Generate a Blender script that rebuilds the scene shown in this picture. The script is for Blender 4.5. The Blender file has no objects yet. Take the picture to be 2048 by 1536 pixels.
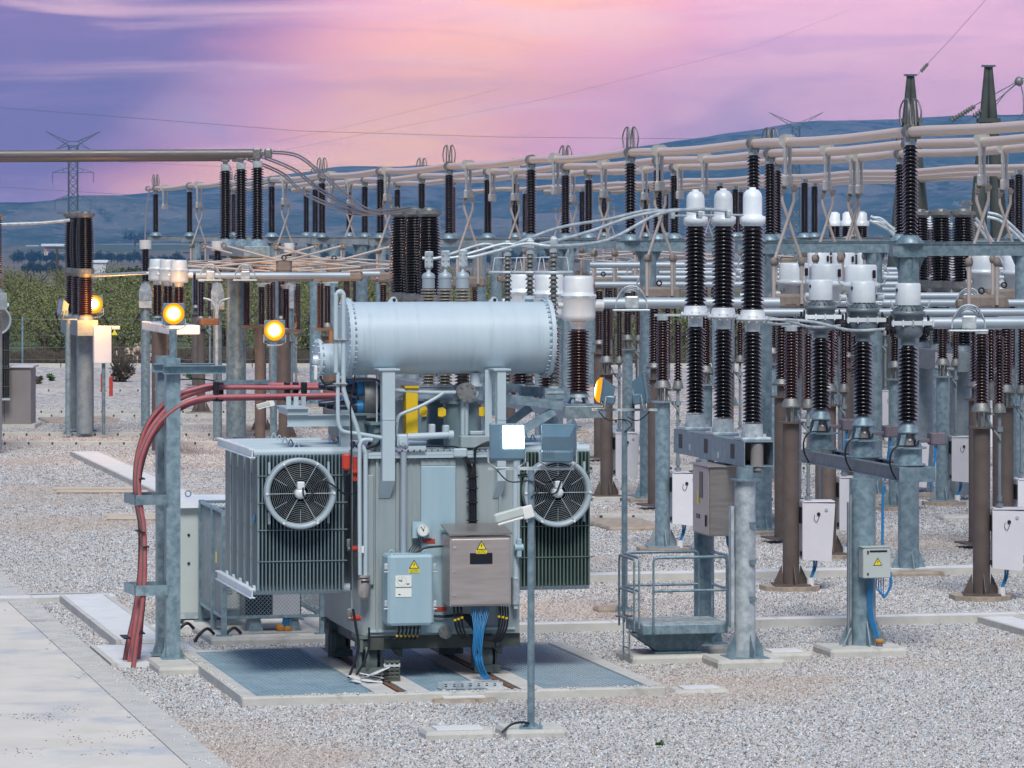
import bpy, math, random
from mathutils import Vector, Matrix
random.seed(7)
R = math.radians
scene = bpy.context.scene
# ---------------------------------------------------------------- camera
F = 8000.0; HZ = 460.0; H = 5.6
YAW = math.atan2(.2223, .975)
CA, SA = math.cos(YAW), math.sin(YAW)
cd = bpy.data.cameras.new('camera'); cam = bpy.data.objects.new('camera', cd)
scene.collection.objects.link(cam); scene.camera = cam
cam.location = (0, 0, H); cam.rotation_euler = (R(90), 0, 0)
cd.sensor_width = 36; cd.lens = 36 * F / 2048; cd.shift_y = -(768 - HZ) / 2048
cd.clip_start = .5; cd.clip_end = 40000
scene.render.resolution_x = 1024; scene.render.resolution_y = 768
# ---------------------------------------------------------------- world
world = bpy.data.worlds.new('World'); scene.world = world; world.use_nodes = True
nt = world.node_tree; nt.nodes.clear()
SUN_EL, SUN_AZ = 52, 178     # elevation, compass direction the light comes from (0 = +Y, clockwise)
def N(t, **k):
    n = nt.nodes.new(t)
    for a, b in k.items(): setattr(n, a, b)
    return n
def lk(a, b): nt.links.new(a, b)
def setin(s, v):
    if isinstance(v, bpy.types.NodeSocket): lk(v, s)
    else: s.default_value = v
def mth(op, a, b=0, c=None, clamp=False):
    n = N('ShaderNodeMath', operation=op); n.use_clamp = clamp
    setin(n.inputs[0], a); setin(n.inputs[1], b)
    if c is not None: setin(n.inputs[2], c)
    return n.outputs[0]
def mixc(f, a, b):
    n = N('ShaderNodeMix', data_type='RGBA'); setin(n.inputs[0], f)
    for i, v in ((6, a), (7, b)):
        if isinstance(v, tuple): n.inputs[i].default_value = (*v, 1)
        else: lk(v, n.inputs[i])
    return n.outputs[2]
def sstep(x, lo, hi):
    n = N('ShaderNodeMapRange', interpolation_type='SMOOTHSTEP'); setin(n.inputs[0], x)
    n.inputs[1].default_value = lo; n.inputs[2].default_value = hi
    return n.outputs[0]
tc = N('ShaderNodeTexCoord'); sp = N('ShaderNodeSeparateXYZ'); lk(tc.outputs['Generated'], sp.inputs[0])
dx, dy, dz = sp.outputs
dyc = mth('MAXIMUM', dy, .15)
su = mth('MULTIPLY', mth('DIVIDE', dx, dyc), 7.8)        # -1..1 over the view
sw = mth('MULTIPLY', mth('DIVIDE', dz, dyc), 17.4)       # 0..1 from horizon to top
cv = N('ShaderNodeCombineXYZ'); lk(su, cv.inputs[0]); lk(mth('MULTIPLY', sw, .75), cv.inputs[1])
def noise(scale, det=5, dist=.6, off=0, sx=1, sy=1, rot=0):
    mp = N('ShaderNodeMapping'); lk(cv.outputs[0], mp.inputs[0])
    mp.inputs['Scale'].default_value = (sx, sy, 1); mp.inputs['Location'].default_value = (off, off * .37, off)
    mp.inputs['Rotation'].default_value = (0, 0, rot)
    n = N('ShaderNodeTexNoise'); lk(mp.outputs[0], n.inputs['Vector'])
    n.inputs['Scale'].default_value = scale; n.inputs['Detail'].default_value = det; n.inputs['Distortion'].default_value = dist
    n.inputs['Roughness'].default_value = .5
    return n.outputs[0]
n1 = noise(1.6, 4, .5, 3.1, .8, 1.3, R(-25)); n2 = noise(2.6, 5, .8, 9.7, .7, 1.6, R(-20)); n3 = noise(5, 5, .5, 1.3, .7, 2.0, R(-15))
wob = mth('ADD', mth('MULTIPLY', mth('SUBTRACT', n1, .5), 2.0), mth('MULTIPLY', mth('SUBTRACT', n2, .5), 1.9))
wob = mth('ADD', wob, mth('MULTIPLY', mth('SUBTRACT', n3, .5), .7))
lav = (.50, .33, .50); pink = (.90, .48, .60); deep = (.25, .16, .34); peach = (1.22, .68, .36); rose = (1.05, .38, .46)
col = mixc(sstep(mth('ADD', wob, mth('MULTIPLY', sw, .35)), -.45, .40), lav, pink)
fl = mth('ADD', mth('ADD', mth('MULTIPLY', su, -1.0), mth('MULTIPLY', wob, .55)), mth('MULTIPLY', sw, .32))
col = mixc(sstep(fl, .42, 1.05), col, deep)
# warm streak running up from the low left centre to the upper centre
ln = mth('SUBTRACT', su, mth('ADD', mth('MULTIPLY', sw, .44), -.40))
ln = mth('ABSOLUTE', mth('ADD', ln, mth('MULTIPLY', wob, .22)))
glow = mth('SUBTRACT', 1, sstep(ln, .02, .62))
col = mixc(mth('MULTIPLY', glow, .95), col, rose)
ln2 = mth('SUBTRACT', 1, sstep(ln, .02, .40))
low = mth('SUBTRACT', 1, sstep(sw, .15, .75))
col = mixc(mth('MULTIPLY', ln2, mth('ADD', mth('MULTIPLY', low, .35), .55)), col, peach)
n4 = noise(3.2, 8, 1.4, 5.5, .45, 2.6, R(-28)); col = mixc(mth('MULTIPLY', sstep(n4, .50, .72), .34), col, (.46, .27, .52)); n5 = noise(3.0, 8, 1.2, 15.5, .4, 2.4, R(-24)); col = mixc(mth('MULTIPLY', sstep(n5, .52, .72), .55), col, (1.0, .60, .62))
hb = mth('SUBTRACT', 1, sstep(sw, .0, .30))
col = mixc(mth('MULTIPLY', hb, .35), col, (.60, .42, .62))
sky = N('ShaderNodeTexSky', sky_type='NISHITA'); sky.sun_disc = False
sky.sun_elevation = R(SUN_EL); sky.sun_rotation = R(SUN_AZ)
sc = N('ShaderNodeVectorMath', operation='SCALE'); lk(sky.outputs[0], sc.inputs[0]); sc.inputs[3].default_value = 1.0; tint = N('ShaderNodeVectorMath', operation='MULTIPLY'); lk(sc.outputs[0], tint.inputs[0]); tint.inputs[1].default_value = (.86, 1.0, 1.10)
bgc = N('ShaderNodeBackground'); lk(col, bgc.inputs[0]); bgc.inputs[1].default_value = 1.36
back = mth('SUBTRACT', 1, sstep(dy, -.75, .15)); lowz = mth('SUBTRACT', 1, sstep(dz, .25, .75)); fac = mth('SUBTRACT', 1, mth('MULTIPLY', mth('MULTIPLY', back, lowz), .8)); lk(fac, sc.inputs[3])
bgs = N('ShaderNodeBackground'); lk(tint.outputs[0], bgs.inputs[0]); bgs.inputs[1].default_value = .094
ms = N('ShaderNodeMixShader')
el = mth('SUBTRACT', 1, sstep(dz, .10, .45)); fr_ = sstep(dy, .0, .5)
lk(mth('MULTIPLY', el, fr_), ms.inputs[0]); lk(bgs.outputs[0], ms.inputs[1]); lk(bgc.outputs[0], ms.inputs[2])
wo = N('ShaderNodeOutputWorld'); lk(ms.outputs[0], wo.inputs[0])
# ---------------------------------------------------------------- sun: the wide soft light of a dusk sky
sd = bpy.data.lights.new('sun', 'SUN'); sun = bpy.data.objects.new('sun', sd); scene.collection.objects.link(sun)
sd.energy = 2.4; sd.angle = R(20); sd.color = (1, .95, .88)
az = R(SUN_AZ); e = R(SUN_EL)
dirv = Vector((math.sin(az) * math.cos(e), math.cos(az) * math.cos(e), math.sin(e)))
sun.rotation_euler = dirv.to_track_quat('Z', 'Y').to_euler()
vs = scene.view_settings; vs.view_transform = 'Standard'; vs.look = 'None'; vs.exposure = .32; vs.gamma = 1
scene.render.engine = 'CYCLES'
scene.cycles.max_bounces = 6; scene.cycles.volume_bounces = 0
# ---------------------------------------------------------------- materials
MAT = {}
def mat(name, col, rough=.5, metal=0, col2=None, nscale=6, namt=.5, bump=0, bscale=40, coat=0, stretch=(1, 1, 1), emit=None, estr=0, spec=.5, detail=5, col3=None, n3scale=1.5, n3=(.55, .7)):
    global nt
    m = bpy.data.materials.new(name); m.use_nodes = True; nt = m.node_tree; nt.nodes.clear()
    out = N('ShaderNodeOutputMaterial'); b = N('ShaderNodeBsdfPrincipled'); lk(b.outputs[0], out.inputs[0])
    b.inputs['Roughness'].default_value = rough; b.inputs['Metallic'].default_value = metal
    b.inputs['Specular IOR Level'].default_value = spec
    b.inputs['Coat Weight'].default_value = coat; b.inputs['Coat IOR'].default_value = 1.5 if name.startswith('porcelain') else 1.5; b.inputs['Coat Roughness'].default_value = .08
    tc = N('ShaderNodeTexCoord'); mp = N('ShaderNodeMapping'); lk(tc.outputs['Object'], mp.inputs[0]); mp.inputs['Scale'].default_value = stretch
    if col2:
        n = N('ShaderNodeTexNoise'); lk(mp.outputs[0], n.inputs[0]); n.inputs['Scale'].default_value = nscale; n.inputs['Detail'].default_value = detail
        n.inputs['Roughness'].default_value = .65
        f = sstep(n.outputs[0], .5 - namt / 2, .5 + namt / 2)
        c = mixc(f, col, col2)
        if col3:
            n = N('ShaderNodeTexNoise'); lk(mp.outputs[0], n.inputs[0]); n.inputs['Scale'].default_value = n3scale; n.inputs['Detail'].default_value = 8
            n.inputs['Roughness'].default_value = .7
            c = mixc(sstep(n.outputs[0], *n3), c, col3)
        if name in ('galvanised', 'shade_brown_steel', 'galvanised_dull', 'cabinet_pale', 'white_cap', 'head_white'):
            oi = N('ShaderNodeObjectInfo'); hs = N('ShaderNodeHueSaturation'); lk(c, hs.inputs['Color']); lk(mth('ADD', mth('MULTIPLY', oi.outputs['Random'], .34), .80), hs.inputs['Value']); c = hs.outputs[0]
        lk(c, b.inputs['Base Color'])
        rr = mth('ADD', mth('MULTIPLY', f, .18), rough - .09, clamp=True); lk(rr, b.inputs['Roughness'])
    else: b.inputs['Base Color'].default_value = (*col, 1)
    if bump:
        n = N('ShaderNodeTexNoise'); lk(mp.outputs[0], n.inputs[0]); n.inputs['Scale'].default_value = bscale; n.inputs['Detail'].default_value = 4
        bp = N('ShaderNodeBump'); bp.inputs['Strength'].default_value = bump; bp.inputs['Distance'].default_value = .02
        lk(n.outputs[0], bp.inputs['Height']); lk(bp.outputs[0], b.inputs['Normal'])
    if emit:
        b.inputs['Emission Color'].default_value = (*emit, 1); b.inputs['Emission Strength'].default_value = estr
    MAT[name] = m
    return m
mat('galvanised', (.16, .25, .305), .45, .3, (.29, .39, .45), 9, .35, .15, 60, col3=(.46, .56, .62), n3scale=2.2, n3=(.58, .75))
mat('galvanised_dull', (.20, .25, .29), .6, .2, (.29, .34, .37), 5, .4, .1, 50, col3=(.17, .17, .17), n3scale=1.2, n3=(.6, .8))
mat('galvanised_light', (.34, .42, .47), .45, .3, (.62, .67, .70), 8, .4, .1, 60)
mat('shade_brown_steel', (.115, .09, .08), .6, .1, (.16, .13, .115), 3, .5, .1, 40, col3=(.35, .32, .29), n3scale=4, n3=(.66, .72))  # brown puts the warm, shaded side of the steel poles into the colour
mat('aluminium_pipe', (.80, .66, .54), .38, .25)
mat('aluminium_white', (.38, .45, .51), .5, .3)
mat('cast_fitting', (.19, .20, .20), .5, .5, (.27, .28, .28), 12, .4, .2, 50)
mat('porcelain_dark', (.006, .003, .004), .14, 0, coat=1, spec=.2)
mat('porcelain_brown', (.024, .006, .004), .16, 0, coat=1, spec=.3)
mat('polymer_grey', (.115, .125, .12), .4, 0, (.16, .17, .165), 5, .5)
mat('bushing_glaze', (.23, .21, .175), .3, 0, coat=.4)
mat('tank_paint', (.28, .345, .365), .42, 0, (.34, .40, .42), 2, .6, .03, 30, col3=(.17, .24, .24), n3scale=2.6, n3=(.50, .85), stretch=(3, 3, .3))
mat('tank_light', (.42, .53, .59), .35, 0, (.48, .58, .64), 1.5, .6, .03, 20)
mat('conservator_paint', (.46, .57, .64), .38, 0, (.52, .62, .69), 1.2, .6, .04, 14, stretch=(4, 1, .35), col3=(.30, .42, .46), n3scale=2.6, n3=(.52, .88))
mat('radiator_paint', (.13, .19, .22), .4, 0, (.18, .25, .28), 2, .6)  # fin colour kept dark to paint in the shade between the fins
mat('fan_paint', (.34, .43, .48), .4, 0, (.40, .48, .53), 4, .5)
mat('cabinet_blue', (.31, .46, .54), .45, 0, (.36, .50, .57), 2, .5, stretch=(3, 3, .4), col3=(.24, .37, .44), n3scale=3, n3=(.55, .85))
mat('cabinet_pale', (.66, .66, .72), .5, 0, (.72, .72, .77), 1.5, .5, col3=(.58, .58, .62), n3scale=2, n3=(.62, .8))
mat('cabinet_grey', (.47, .53, .52), .5, 0, (.51, .56, .55), 2, .5)
mat('taupe_paint', (.24, .22, .22), .6, 0, (.28, .26, .26), 1.5, .5)
mat('stainless', (.52, .46, .44), .38, .6, (.58, .52, .50), 3, .4, .05, 90, stretch=(1, 1, 8))
mat('stainless_dark', (.30, .28, .27), .4, .6, (.36, .34, .33), 3, .4, .05, 90, stretch=(1, 1, 8))
mat('white_cap', (.64, .73, .79), .38, .05, (.80, .84, .88), 3, .5)
mat('head_white', (.62, .68, .72), .4, .1, (.70, .75, .78), 3, .5, .05, 30)
mat('rod_cream', (.42, .40, .39), .5, .1, (.50, .43, .39), 8, .4, col3=(.30, .18, .11), n3scale=3, n3=(.62, .72))
mat('gearbox_tan', (.22, .18, .155), .7, .1, (.29, .25, .22), 7, .5, .3, 40, col3=(.20, .12, .07), n3scale=5, n3=(.6, .7))
mat('rubber_black', (.012, .013, .018), .5)
mat('fan_black', (.006, .008, .010), .7, 0, spec=.05)
mat('dark_blue_black', (.02, .03, .06), .35)
mat('cable_red', (.40, .10, .12), .45, 0, (.47, .15, .17), 6, .5)
mat('cable_green', (.05, .14, .09), .5)
mat('cable_blue', (.02, .21, .48), .4)
mat('yellow_paint', (.80, .56, .02), .5, 0, (.70, .47, .01), 4, .4)
mat('sign_yellow', (.90, .75, .03), .5)
mat('red_paint', (.52, .05, .03), .5)
mat('dark_olive_steel', (.06, .075, .065), .55, .1, (.09, .10, .09), 8, .5)
mat('frame_olive', (.13, .17, .17), .55, .1, (.17, .21, .20), 6, .5)
mat('concrete', (.50, .50, .47), .85, 0, (.62, .61, .57), 3, .5, .3, 60, col3=(.36, .36, .33), n3scale=1.7, n3=(.56, .72))
mat('concrete_white', (.66, .68, .69), .8, 0, (.76, .77, .78), 3, .5, .2, 60, col3=(.50, .50, .48), n3scale=1.5, n3=(.6, .78))
mat('concrete_dirty', (.33, .26, .20), .9, 0, (.46, .40, .34), 5, .5, .4, 50, col3=(.20, .13, .09), n3scale=2, n3=(.55, .7))
mat('rust', (.16, .07, .035), .8, .2, (.26, .13, .07), 9, .5)
mat('wood', (.55, .47, .38), .8, 0, (.66, .58, .50), 4, .5, stretch=(.2, 4, 1))
mat('white_plastic', (.78, .78, .76), .5)
mat('dial_white', (.80, .84, .80), .4)
mat('black_panel', (.01, .012, .02), .3)
mat('orange_foam', (.50, .20, .03), .9, 0, (.60, .28, .05), 20, .5, .5, 40)
mat('glass_pane', (.30, .36, .38), .12, 0, coat=.6)
mat('tower_steel', (.10, .16, .19), .6, .2)
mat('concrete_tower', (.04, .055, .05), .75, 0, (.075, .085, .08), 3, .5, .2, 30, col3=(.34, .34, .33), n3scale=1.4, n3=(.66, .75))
mat('lamp_white', (1, 1, 1), .4, emit=(.86, 1, 1), estr=14)
mat('lamp_rim', (.9, .4, .05), .4, emit=(1, .30, .01), estr=1.5)
def lens_mat():
    global nt
    m = bpy.data.materials.new('lamp_sodium'); m.use_nodes = True; nt = m.node_tree; nt.nodes.clear()
    out = N('ShaderNodeOutputMaterial'); em = N('ShaderNodeEmission'); lk(em.outputs[0], out.inputs[0]); tc = N('ShaderNodeTexCoord')
    ve = N('ShaderNodeVectorMath', operation='LENGTH'); vm = N('ShaderNodeVectorMath', operation='SUBTRACT'); lk(tc.outputs['Generated'], vm.inputs[0]); vm.inputs[1].default_value = (.5, .5, .5)
    sx = N('ShaderNodeSeparateXYZ'); lk(vm.outputs[0], sx.inputs[0]); r = mth('SQRT', mth('ADD', mth('POWER', mth('ABSOLUTE', sx.outputs[0]), 2), mth('POWER', mth('ABSOLUTE', sx.outputs[2]), 2)))
    lk(mixc(sstep(r, .10, .36), (1, .88, .55), (1, .36, .015)), em.inputs[0]); lk(mth('ADD', mth('MULTIPLY', mth('SUBTRACT', 1, sstep(r, .04, .44)), 9), 1.0), em.inputs[1]); MAT['lamp_sodium'] = m
lens_mat()
def slot_mat():
    m = mat('kerb_slotted', (.5, .5, .48), .85); L_ = m.node_tree; tc = N('ShaderNodeTexCoord'); s_ = N('ShaderNodeSeparateXYZ'); lk(tc.outputs['Object'], s_.inputs[0]); b = [n for n in L_.nodes if n.type == 'BSDF_PRINCIPLED'][0]
    n = N('ShaderNodeTexNoise'); lk(tc.outputs['Object'], n.inputs[0]); n.inputs['Scale'].default_value = 3; base = mixc(n.outputs[0], (.40, .39, .37), (.62, .62, .60))
    lk(mixc(mth('LESS_THAN', mth('FRACT', mth('DIVIDE', s_.outputs[0], .62)), .085), base, (.05, .05, .05)), b.inputs['Base Color'])
slot_mat()
mat('bark', (.08, .06, .045), .9, 0, (.13, .10, .08), 12, .5, .5, 30)
# ---------------------------------------------------------------- mesh builder
class M:
    def __init__(s): s.v = []; s.f = []; s.sm = []
    def add(s, vs, fs, smooth=False):
        o = len(s.v); s.v += [tuple(p) for p in vs]; s.f += [tuple(i + o for i in f) for f in fs]; s.sm += [smooth] * len(fs); return s
    def box(s, x0, x1, y0, y1, z0, z1, rz=0, bev=0):
        if x0 > x1: x0, x1 = x1, x0
        if y0 > y1: y0, y1 = y1, y0
        if z0 > z1: z0, z1 = z1, z0
        if bev:
            b = min(bev, (x1 - x0) * .45, (y1 - y0) * .45, (z1 - z0) * .45)
            ring = lambda x0, x1, y0, y1, z: [(x0, y0, z), (x1, y0, z), (x1, y1, z), (x0, y1, z)]
            def oct_(i, z): return [(x0 + b + i, y0 + i, z), (x1 - b - i, y0 + i, z), (x1 - i, y0 + b + i, z), (x1 - i, y1 - b - i, z), (x1 - b - i, y1 - i, z), (x0 + b + i, y1 - i, z), (x0 + i, y1 - b - i, z), (x0 + i, y0 + b + i, z)]
            h = b * .5
            vs = oct_(h, z0) + oct_(0, z0 + b) + oct_(0, z1 - b) + oct_(h, z1)
            fs = [tuple(range(7, -1, -1)), tuple(range(24, 32))]
            for k in range(3):
                for i in range(8): fs.append((k * 8 + i, k * 8 + (i + 1) % 8, k * 8 + 8 + (i + 1) % 8, k * 8 + 8 + i))
        else:
            vs = [(x, y, z) for z in (z0, z1) for x, y in ((x0, y0), (x1, y0), (x1, y1), (x0, y1))]
            fs = [(3, 2, 1, 0), (4, 5, 6, 7), (0, 1, 5, 4), (1, 2, 6, 5), (2, 3, 7, 6), (3, 0, 4, 7)]
        if rz:
            cx, cy = (x0 + x1) / 2, (y0 + y1) / 2; c, sn = math.cos(rz), math.sin(rz)
            vs = [(cx + (x - cx) * c - (y - cy) * sn, cy + (x - cx) * sn + (y - cy) * c, z) for x, y, z in vs]
        return s.add(vs, fs)
    def bar(s, p0, p1, w, h=None, up=(0, 0, 1)):
        h = h or w; p0, p1 = Vector(p0), Vector(p1); d = (p1 - p0).normalized(); u = Vector(up)
        if abs(d.dot(u)) > .98: u = Vector((0, 1, 0))
        a = d.cross(u).normalized(); b = a.cross(d).normalized()
        vs = [p + a * (i * w / 2) + b * (j * h / 2) for p in (p0, p1) for i, j in ((-1, -1), (1, -1), (1, 1), (-1, 1))]
        return s.add(vs, [(3, 2, 1, 0), (4, 5, 6, 7), (0, 1, 5, 4), (1, 2, 6, 5), (2, 3, 7, 6), (3, 0, 4, 7)])
    def cyl(s, p0, p1, r0, r1=None, n=16, caps=True):
        r1 = r0 if r1 is None else r1; p0, p1 = Vector(p0), Vector(p1); d = (p1 - p0).normalized()
        u = Vector((0, 0, 1)) if abs(d.z) < .9 else Vector((1, 0, 0)); a = d.cross(u).normalized(); b = d.cross(a).normalized()
        vs = []
        for p, r in ((p0, r0), (p1, r1)):
            for i in range(n):
                t = 2 * math.pi * i / n; vs.append(p + a * (r * math.cos(t)) + b * (r * math.sin(t)))
        s.add(vs, [(i, i + n, (i + 1) % n + n, (i + 1) % n) for i in range(n)], True)
        if caps: s.add(vs, [tuple(range(n)), tuple(range(2 * n - 1, n - 1, -1))])
        return s
    def lathe(s, o, prof, n=20, axis=(0, 0, 1), smooth=True):
        o = Vector(o); d = Vector(axis).normalized(); u = Vector((1, 0, 0)) if abs(d.x) < .9 else Vector((0, 1, 0))
        b = d.cross(u).normalized(); a = b.cross(d).normalized(); vs = []
        for r, z in prof:
            for i in range(n):
                t = 2 * math.pi * i / n; vs.append(o + d * z + a * (r * math.cos(t)) + b * (r * math.sin(t)))
        fs = []
        for k in range(len(prof) - 1):
            for i in range(n): fs.append((k * n + i, k * n + (i + 1) % n, (k + 1) * n + (i + 1) % n, (k + 1) * n + i))
        s.add(vs, fs, smooth)
        if prof[0][0] > 1e-4: s.add(vs[:n], [tuple(range(n - 1, -1, -1))])
        if prof[-1][0] > 1e-4: s.add(vs[-n:], [tuple(range(n))])
        return s
    def tube(s, pts, r, n=8, sub=0, closed=False):
        P = [Vector(p) for p in pts]
        if sub:
            Q = []
            L = len(P)
            for i in range(L if closed else L - 1):
                p0 = P[(i - 1) % L] if (closed or i) else P[i]; p1 = P[i]; p2 = P[(i + 1) % L]; p3 = P[(i + 2) % L] if (closed or i + 2 < L) else P[i + 1]
                for k in range(sub):
                    t = k / sub
                    Q.append(.5 * ((2 * p1) + (p2 - p0) * t + (2 * p0 - 5 * p1 + 4 * p2 - p3) * t * t + (3 * p1 - p0 - 3 * p2 + p3) * t ** 3))
            if not closed: Q.append(P[-1])
            P = Q
        L = len(P); vs = []; ref = None
        for i, p in enumerate(P):
            if closed: d = (P[(i + 1) % L] - P[i - 1]).normalized()
            else: d = (P[min(i + 1, L - 1)] - P[max(i - 1, 0)]).normalized()
            if ref is None: ref = Vector((0, 0, 1)) if abs(d.z) < .9 else Vector((1, 0, 0))
            a = (ref - d * ref.dot(d)).normalized(); ref = a; b = d.cross(a)
            for j in range(n):
                t = 2 * math.pi * j / n; vs.append(p + a * (r * math.cos(t)) + b * (r * math.sin(t)))
        fs = []
        for i in range(L if closed else L - 1):
            for j in range(n): fs.append((i * n + j, i * n + (j + 1) % n, ((i + 1) % L) * n + (j + 1) % n, ((i + 1) % L) * n + j))
        s.add(vs, fs, True)
        if not closed: s.add(vs[:n] + vs[-n:], [tuple(range(n - 1, -1, -1)), tuple(range(n, 2 * n))])
        return s
    def ring(s, c, rad, r, axis='y', n=24, m=6):
        c = Vector(c); P = []
        for i in range(n):
            t = 2 * math.pi * i / n
            o = {'y': (math.cos(t), 0, math.sin(t)), 'z': (math.cos(t), math.sin(t), 0), 'x': (0, math.cos(t), math.sin(t))}[axis]
            P.append(c + Vector(o) * rad)
        return s.tube(P, r, m, 0, True)
    def prism(s, poly, y0, y1):      # polygon in xz extruded along y
        n = len(poly); vs = [(x, y0, z) for x, z in poly] + [(x, y1, z) for x, z in poly]
        return s.add(vs, [tuple(range(n)), tuple(range(2 * n - 1, n - 1, -1))] + [(i, i + n, (i + 1) % n + n, (i + 1) % n) for i in range(n)])
    def slab(s, poly, z0, z1):       # polygon in xy extruded along z
        n = len(poly); vs = [(x, y, z0) for x, y in poly] + [(x, y, z1) for x, y in poly]
        return s.add(vs, [tuple(range(n - 1, -1, -1)), tuple(range(n, 2 * n))] + [(i, (i + 1) % n, (i + 1) % n + n, i + n) for i in range(n)])
    def sheds(s, o, z0, z1, rc, rs, pitch, n=18, rmid=None, axis=(0, 0, 1), alt=1.0):
        k = max(2, round((z1 - z0) / pitch)); p = (z1 - z0) / k; prof = [(rc, z0)]
        for i in range(k):
            z = z0 + i * p; g = 1.0
            if rmid: t = (i + .5) / k; g = 1 + (rmid - 1) * (1 - (2 * t - 1) ** 2)
            R_ = rs * g * (alt if i % 2 else 1); c = rc * g
            prof += [(c, z + p * .22), (R_ * .985, z + p * .02), (R_, z + p * .10), (R_ * .98, z + p * .27), (c + (R_ - c) * .25, z + p * .60), (c, z + p * .74)]
        prof.append((rc, z1))
        return s.lathe(o, prof, n, axis)
    def obj(s, name, m, parent=None, loc=None):
        me = bpy.data.meshes.new(name); me.from_pydata(s.v, [], s.f); me.update()
        me.polygons.foreach_set('use_smooth', s.sm)
        o = bpy.data.objects.new(name, me); scene.collection.objects.link(o)
        me.materials.append(MAT[m])
        if parent: o.parent = parent
        if loc: o.location = loc
        return o
def tag(o, label=None, cat=None, group=None, kind=None):
    if label: o['label'] = label
    if cat: o['category'] = cat
    if group: o['group'] = group
    if kind: o['kind'] = kind
    return o
def thing(name, label, cat, loc=(0, 0, 0), rz=0, group=None):
    o = bpy.data.objects.new(name, None); scene.collection.objects.link(o); o.empty_display_size = .3
    o.location = loc; o.rotation_euler = (0, 0, rz); return tag(o, label, cat, group)
KIDS = {}
def dup(root, loc, rz=None, label=None, group=None, s=None):
    kids = {}
    for o in bpy.data.objects:
        if o.parent: kids.setdefault(o.parent.name, []).append(o)
    def cp(o, par):
        c = o.copy(); scene.collection.objects.link(c); c.parent = par
        for ch in kids.get(o.name, []): cp(ch, c)
        return c
    c = cp(root, None); c.location = loc
    if rz is not None: c.rotation_euler = (0, 0, rz)
    if s: c.scale = (s, s, s)
    if label: c['label'] = label
    if group: c['group'] = group; root['group'] = group
    return c
def AB(a, b, z=0): return Vector((CA * a - SA * b, SA * a + CA * b, z))
def W(px, py, Y): return Vector(((px - 1024) * Y / F, Y, H - (py - HZ) * Y / F))
def G(px, py, z=0): Y = (H - z) * F / (py - HZ); return Vector(((px - 1024) * Y / F, Y, z))
def toab(p): return (CA * p[0] + SA * p[1], -SA * p[0] + CA * p[1])
def bat(px, a):
    t = (px - 1024) / F; return a * (CA - SA * t) / (SA + CA * t)
class Fr:
    def __init__(s, o, yaw=YAW): s.o = Vector(o); s.yaw = yaw; s.R = Matrix.Rotation(-yaw, 3, 'Z'); s.C = s.R @ (Vector((0, 0, H)) - s.o)
    def pt(s, px, py, yl=0):
        D = s.R @ Vector(((px - 1024) / F, 1, -(py - HZ) / F)); t = (yl - s.C.y) / D.y; return s.C + D * t
    def X(s, px, yl=0): return s.pt(px, 768, yl).x
    def Z(s, px, py, yl=0): return s.pt(px, py, yl).z
    def sc(s, px, yl=0): D = s.R @ Vector(((px - 1024) / F, 1, 0)); return (yl - s.C.y) / D.y / F
    def rect(s, m, x0, y0, x1, y1, a, b, bev=0):
        p = s.pt(x0, y0, a); q = s.pt(x1, y1, a); c = s.pt((x0 + x1) / 2, y0, a).z; d = s.pt((x0 + x1) / 2, y1, a).z
        m.box(p.x, q.x, a, b, d, c, 0, bev); return m
    def vc(s, m, px, y0, y1, rpx, yl, r1=None, n=16):
        k = s.sc(px, yl); p = s.pt(px, y0, yl); q = s.pt(px, y1, yl); m.cyl(q, p, rpx * k, (r1 if r1 is not None else rpx) * k, n); return m
    def P(s, lst, yl=0): return [s.pt(*(p if len(p) == 3 else (*p, yl))) for p in lst]
def fname(string, size, m, parent, loc, rot=(R(90), 0, 0), th=.001, name='lettering'):
    cu = bpy.data.curves.new('t', 'FONT'); cu.body = string; cu.size = size; cu.align_x = 'CENTER'; cu.align_y = 'CENTER'; cu.extrude = th
    to = bpy.data.objects.new('t', cu); scene.collection.objects.link(to)
    me = bpy.data.meshes.new_from_object(to.evaluated_get(bpy.context.evaluated_depsgraph_get())); bpy.data.objects.remove(to)
    me.materials.clear(); me.materials.append(MAT[m]); o = bpy.data.objects.new(name, me); scene.collection.objects.link(o)
    o.parent = parent; o.location = loc; o.rotation_euler = rot; return o
def warning_sign(parent, c, s, plate=True):
    x, y, z = c; h = s * .866
    t = M(); t.prism([(x - s / 2, z - h / 2), (x + s / 2, z - h / 2), (x, z + h / 2)], y - .004, y); sg = t.obj('warning_sign', 'rubber_black', parent)
    k = .78; t = M(); t.prism([(x - s / 2 * k, z - h / 2 + s * .055), (x + s / 2 * k, z - h / 2 + s * .055), (x, z + h / 2 - s * .135)], y - .007, y - .002); t.obj('sign_face', 'sign_yellow', sg)
    q = s * .16; t = M(); zz = z - s * .06
    t.prism([(x + q * .25, zz + q * 1.7), (x - q * .55, zz), (x - q * .05, zz), (x - q * .4, zz - q * 1.5), (x + q * .5, zz + q * .35), (x, zz + q * .35)], y - .010, y - .007); t.obj('lightning_bolt', 'rubber_black', sg)
    if plate:
        t = M(); t.box(x - s * .52, x + s * .52, y - .006, y, z - h / 2 - s * .42, z - h / 2 - s * .05); pl = t.obj('sign_plate', 'sign_yellow', sg)
        fname('ALTA TENSION', s * .13, 'rubber_black', pl, (x, y - .008, z - h / 2 - s * .15)); fname('Peligro de muerte', s * .12, 'rubber_black', pl, (x, y - .008, z - h / 2 - s * .31))
    return sg
ORD = ['first', 'second', 'third', 'fourth', 'fifth', 'sixth', 'seventh', 'eighth', 'ninth', 'tenth', 'eleventh', 'twelfth', 'thirteenth', 'fourteenth', 'fifteenth', 'sixteenth', 'seventeenth', 'eighteenth', 'nineteenth', 'twentieth']
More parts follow.
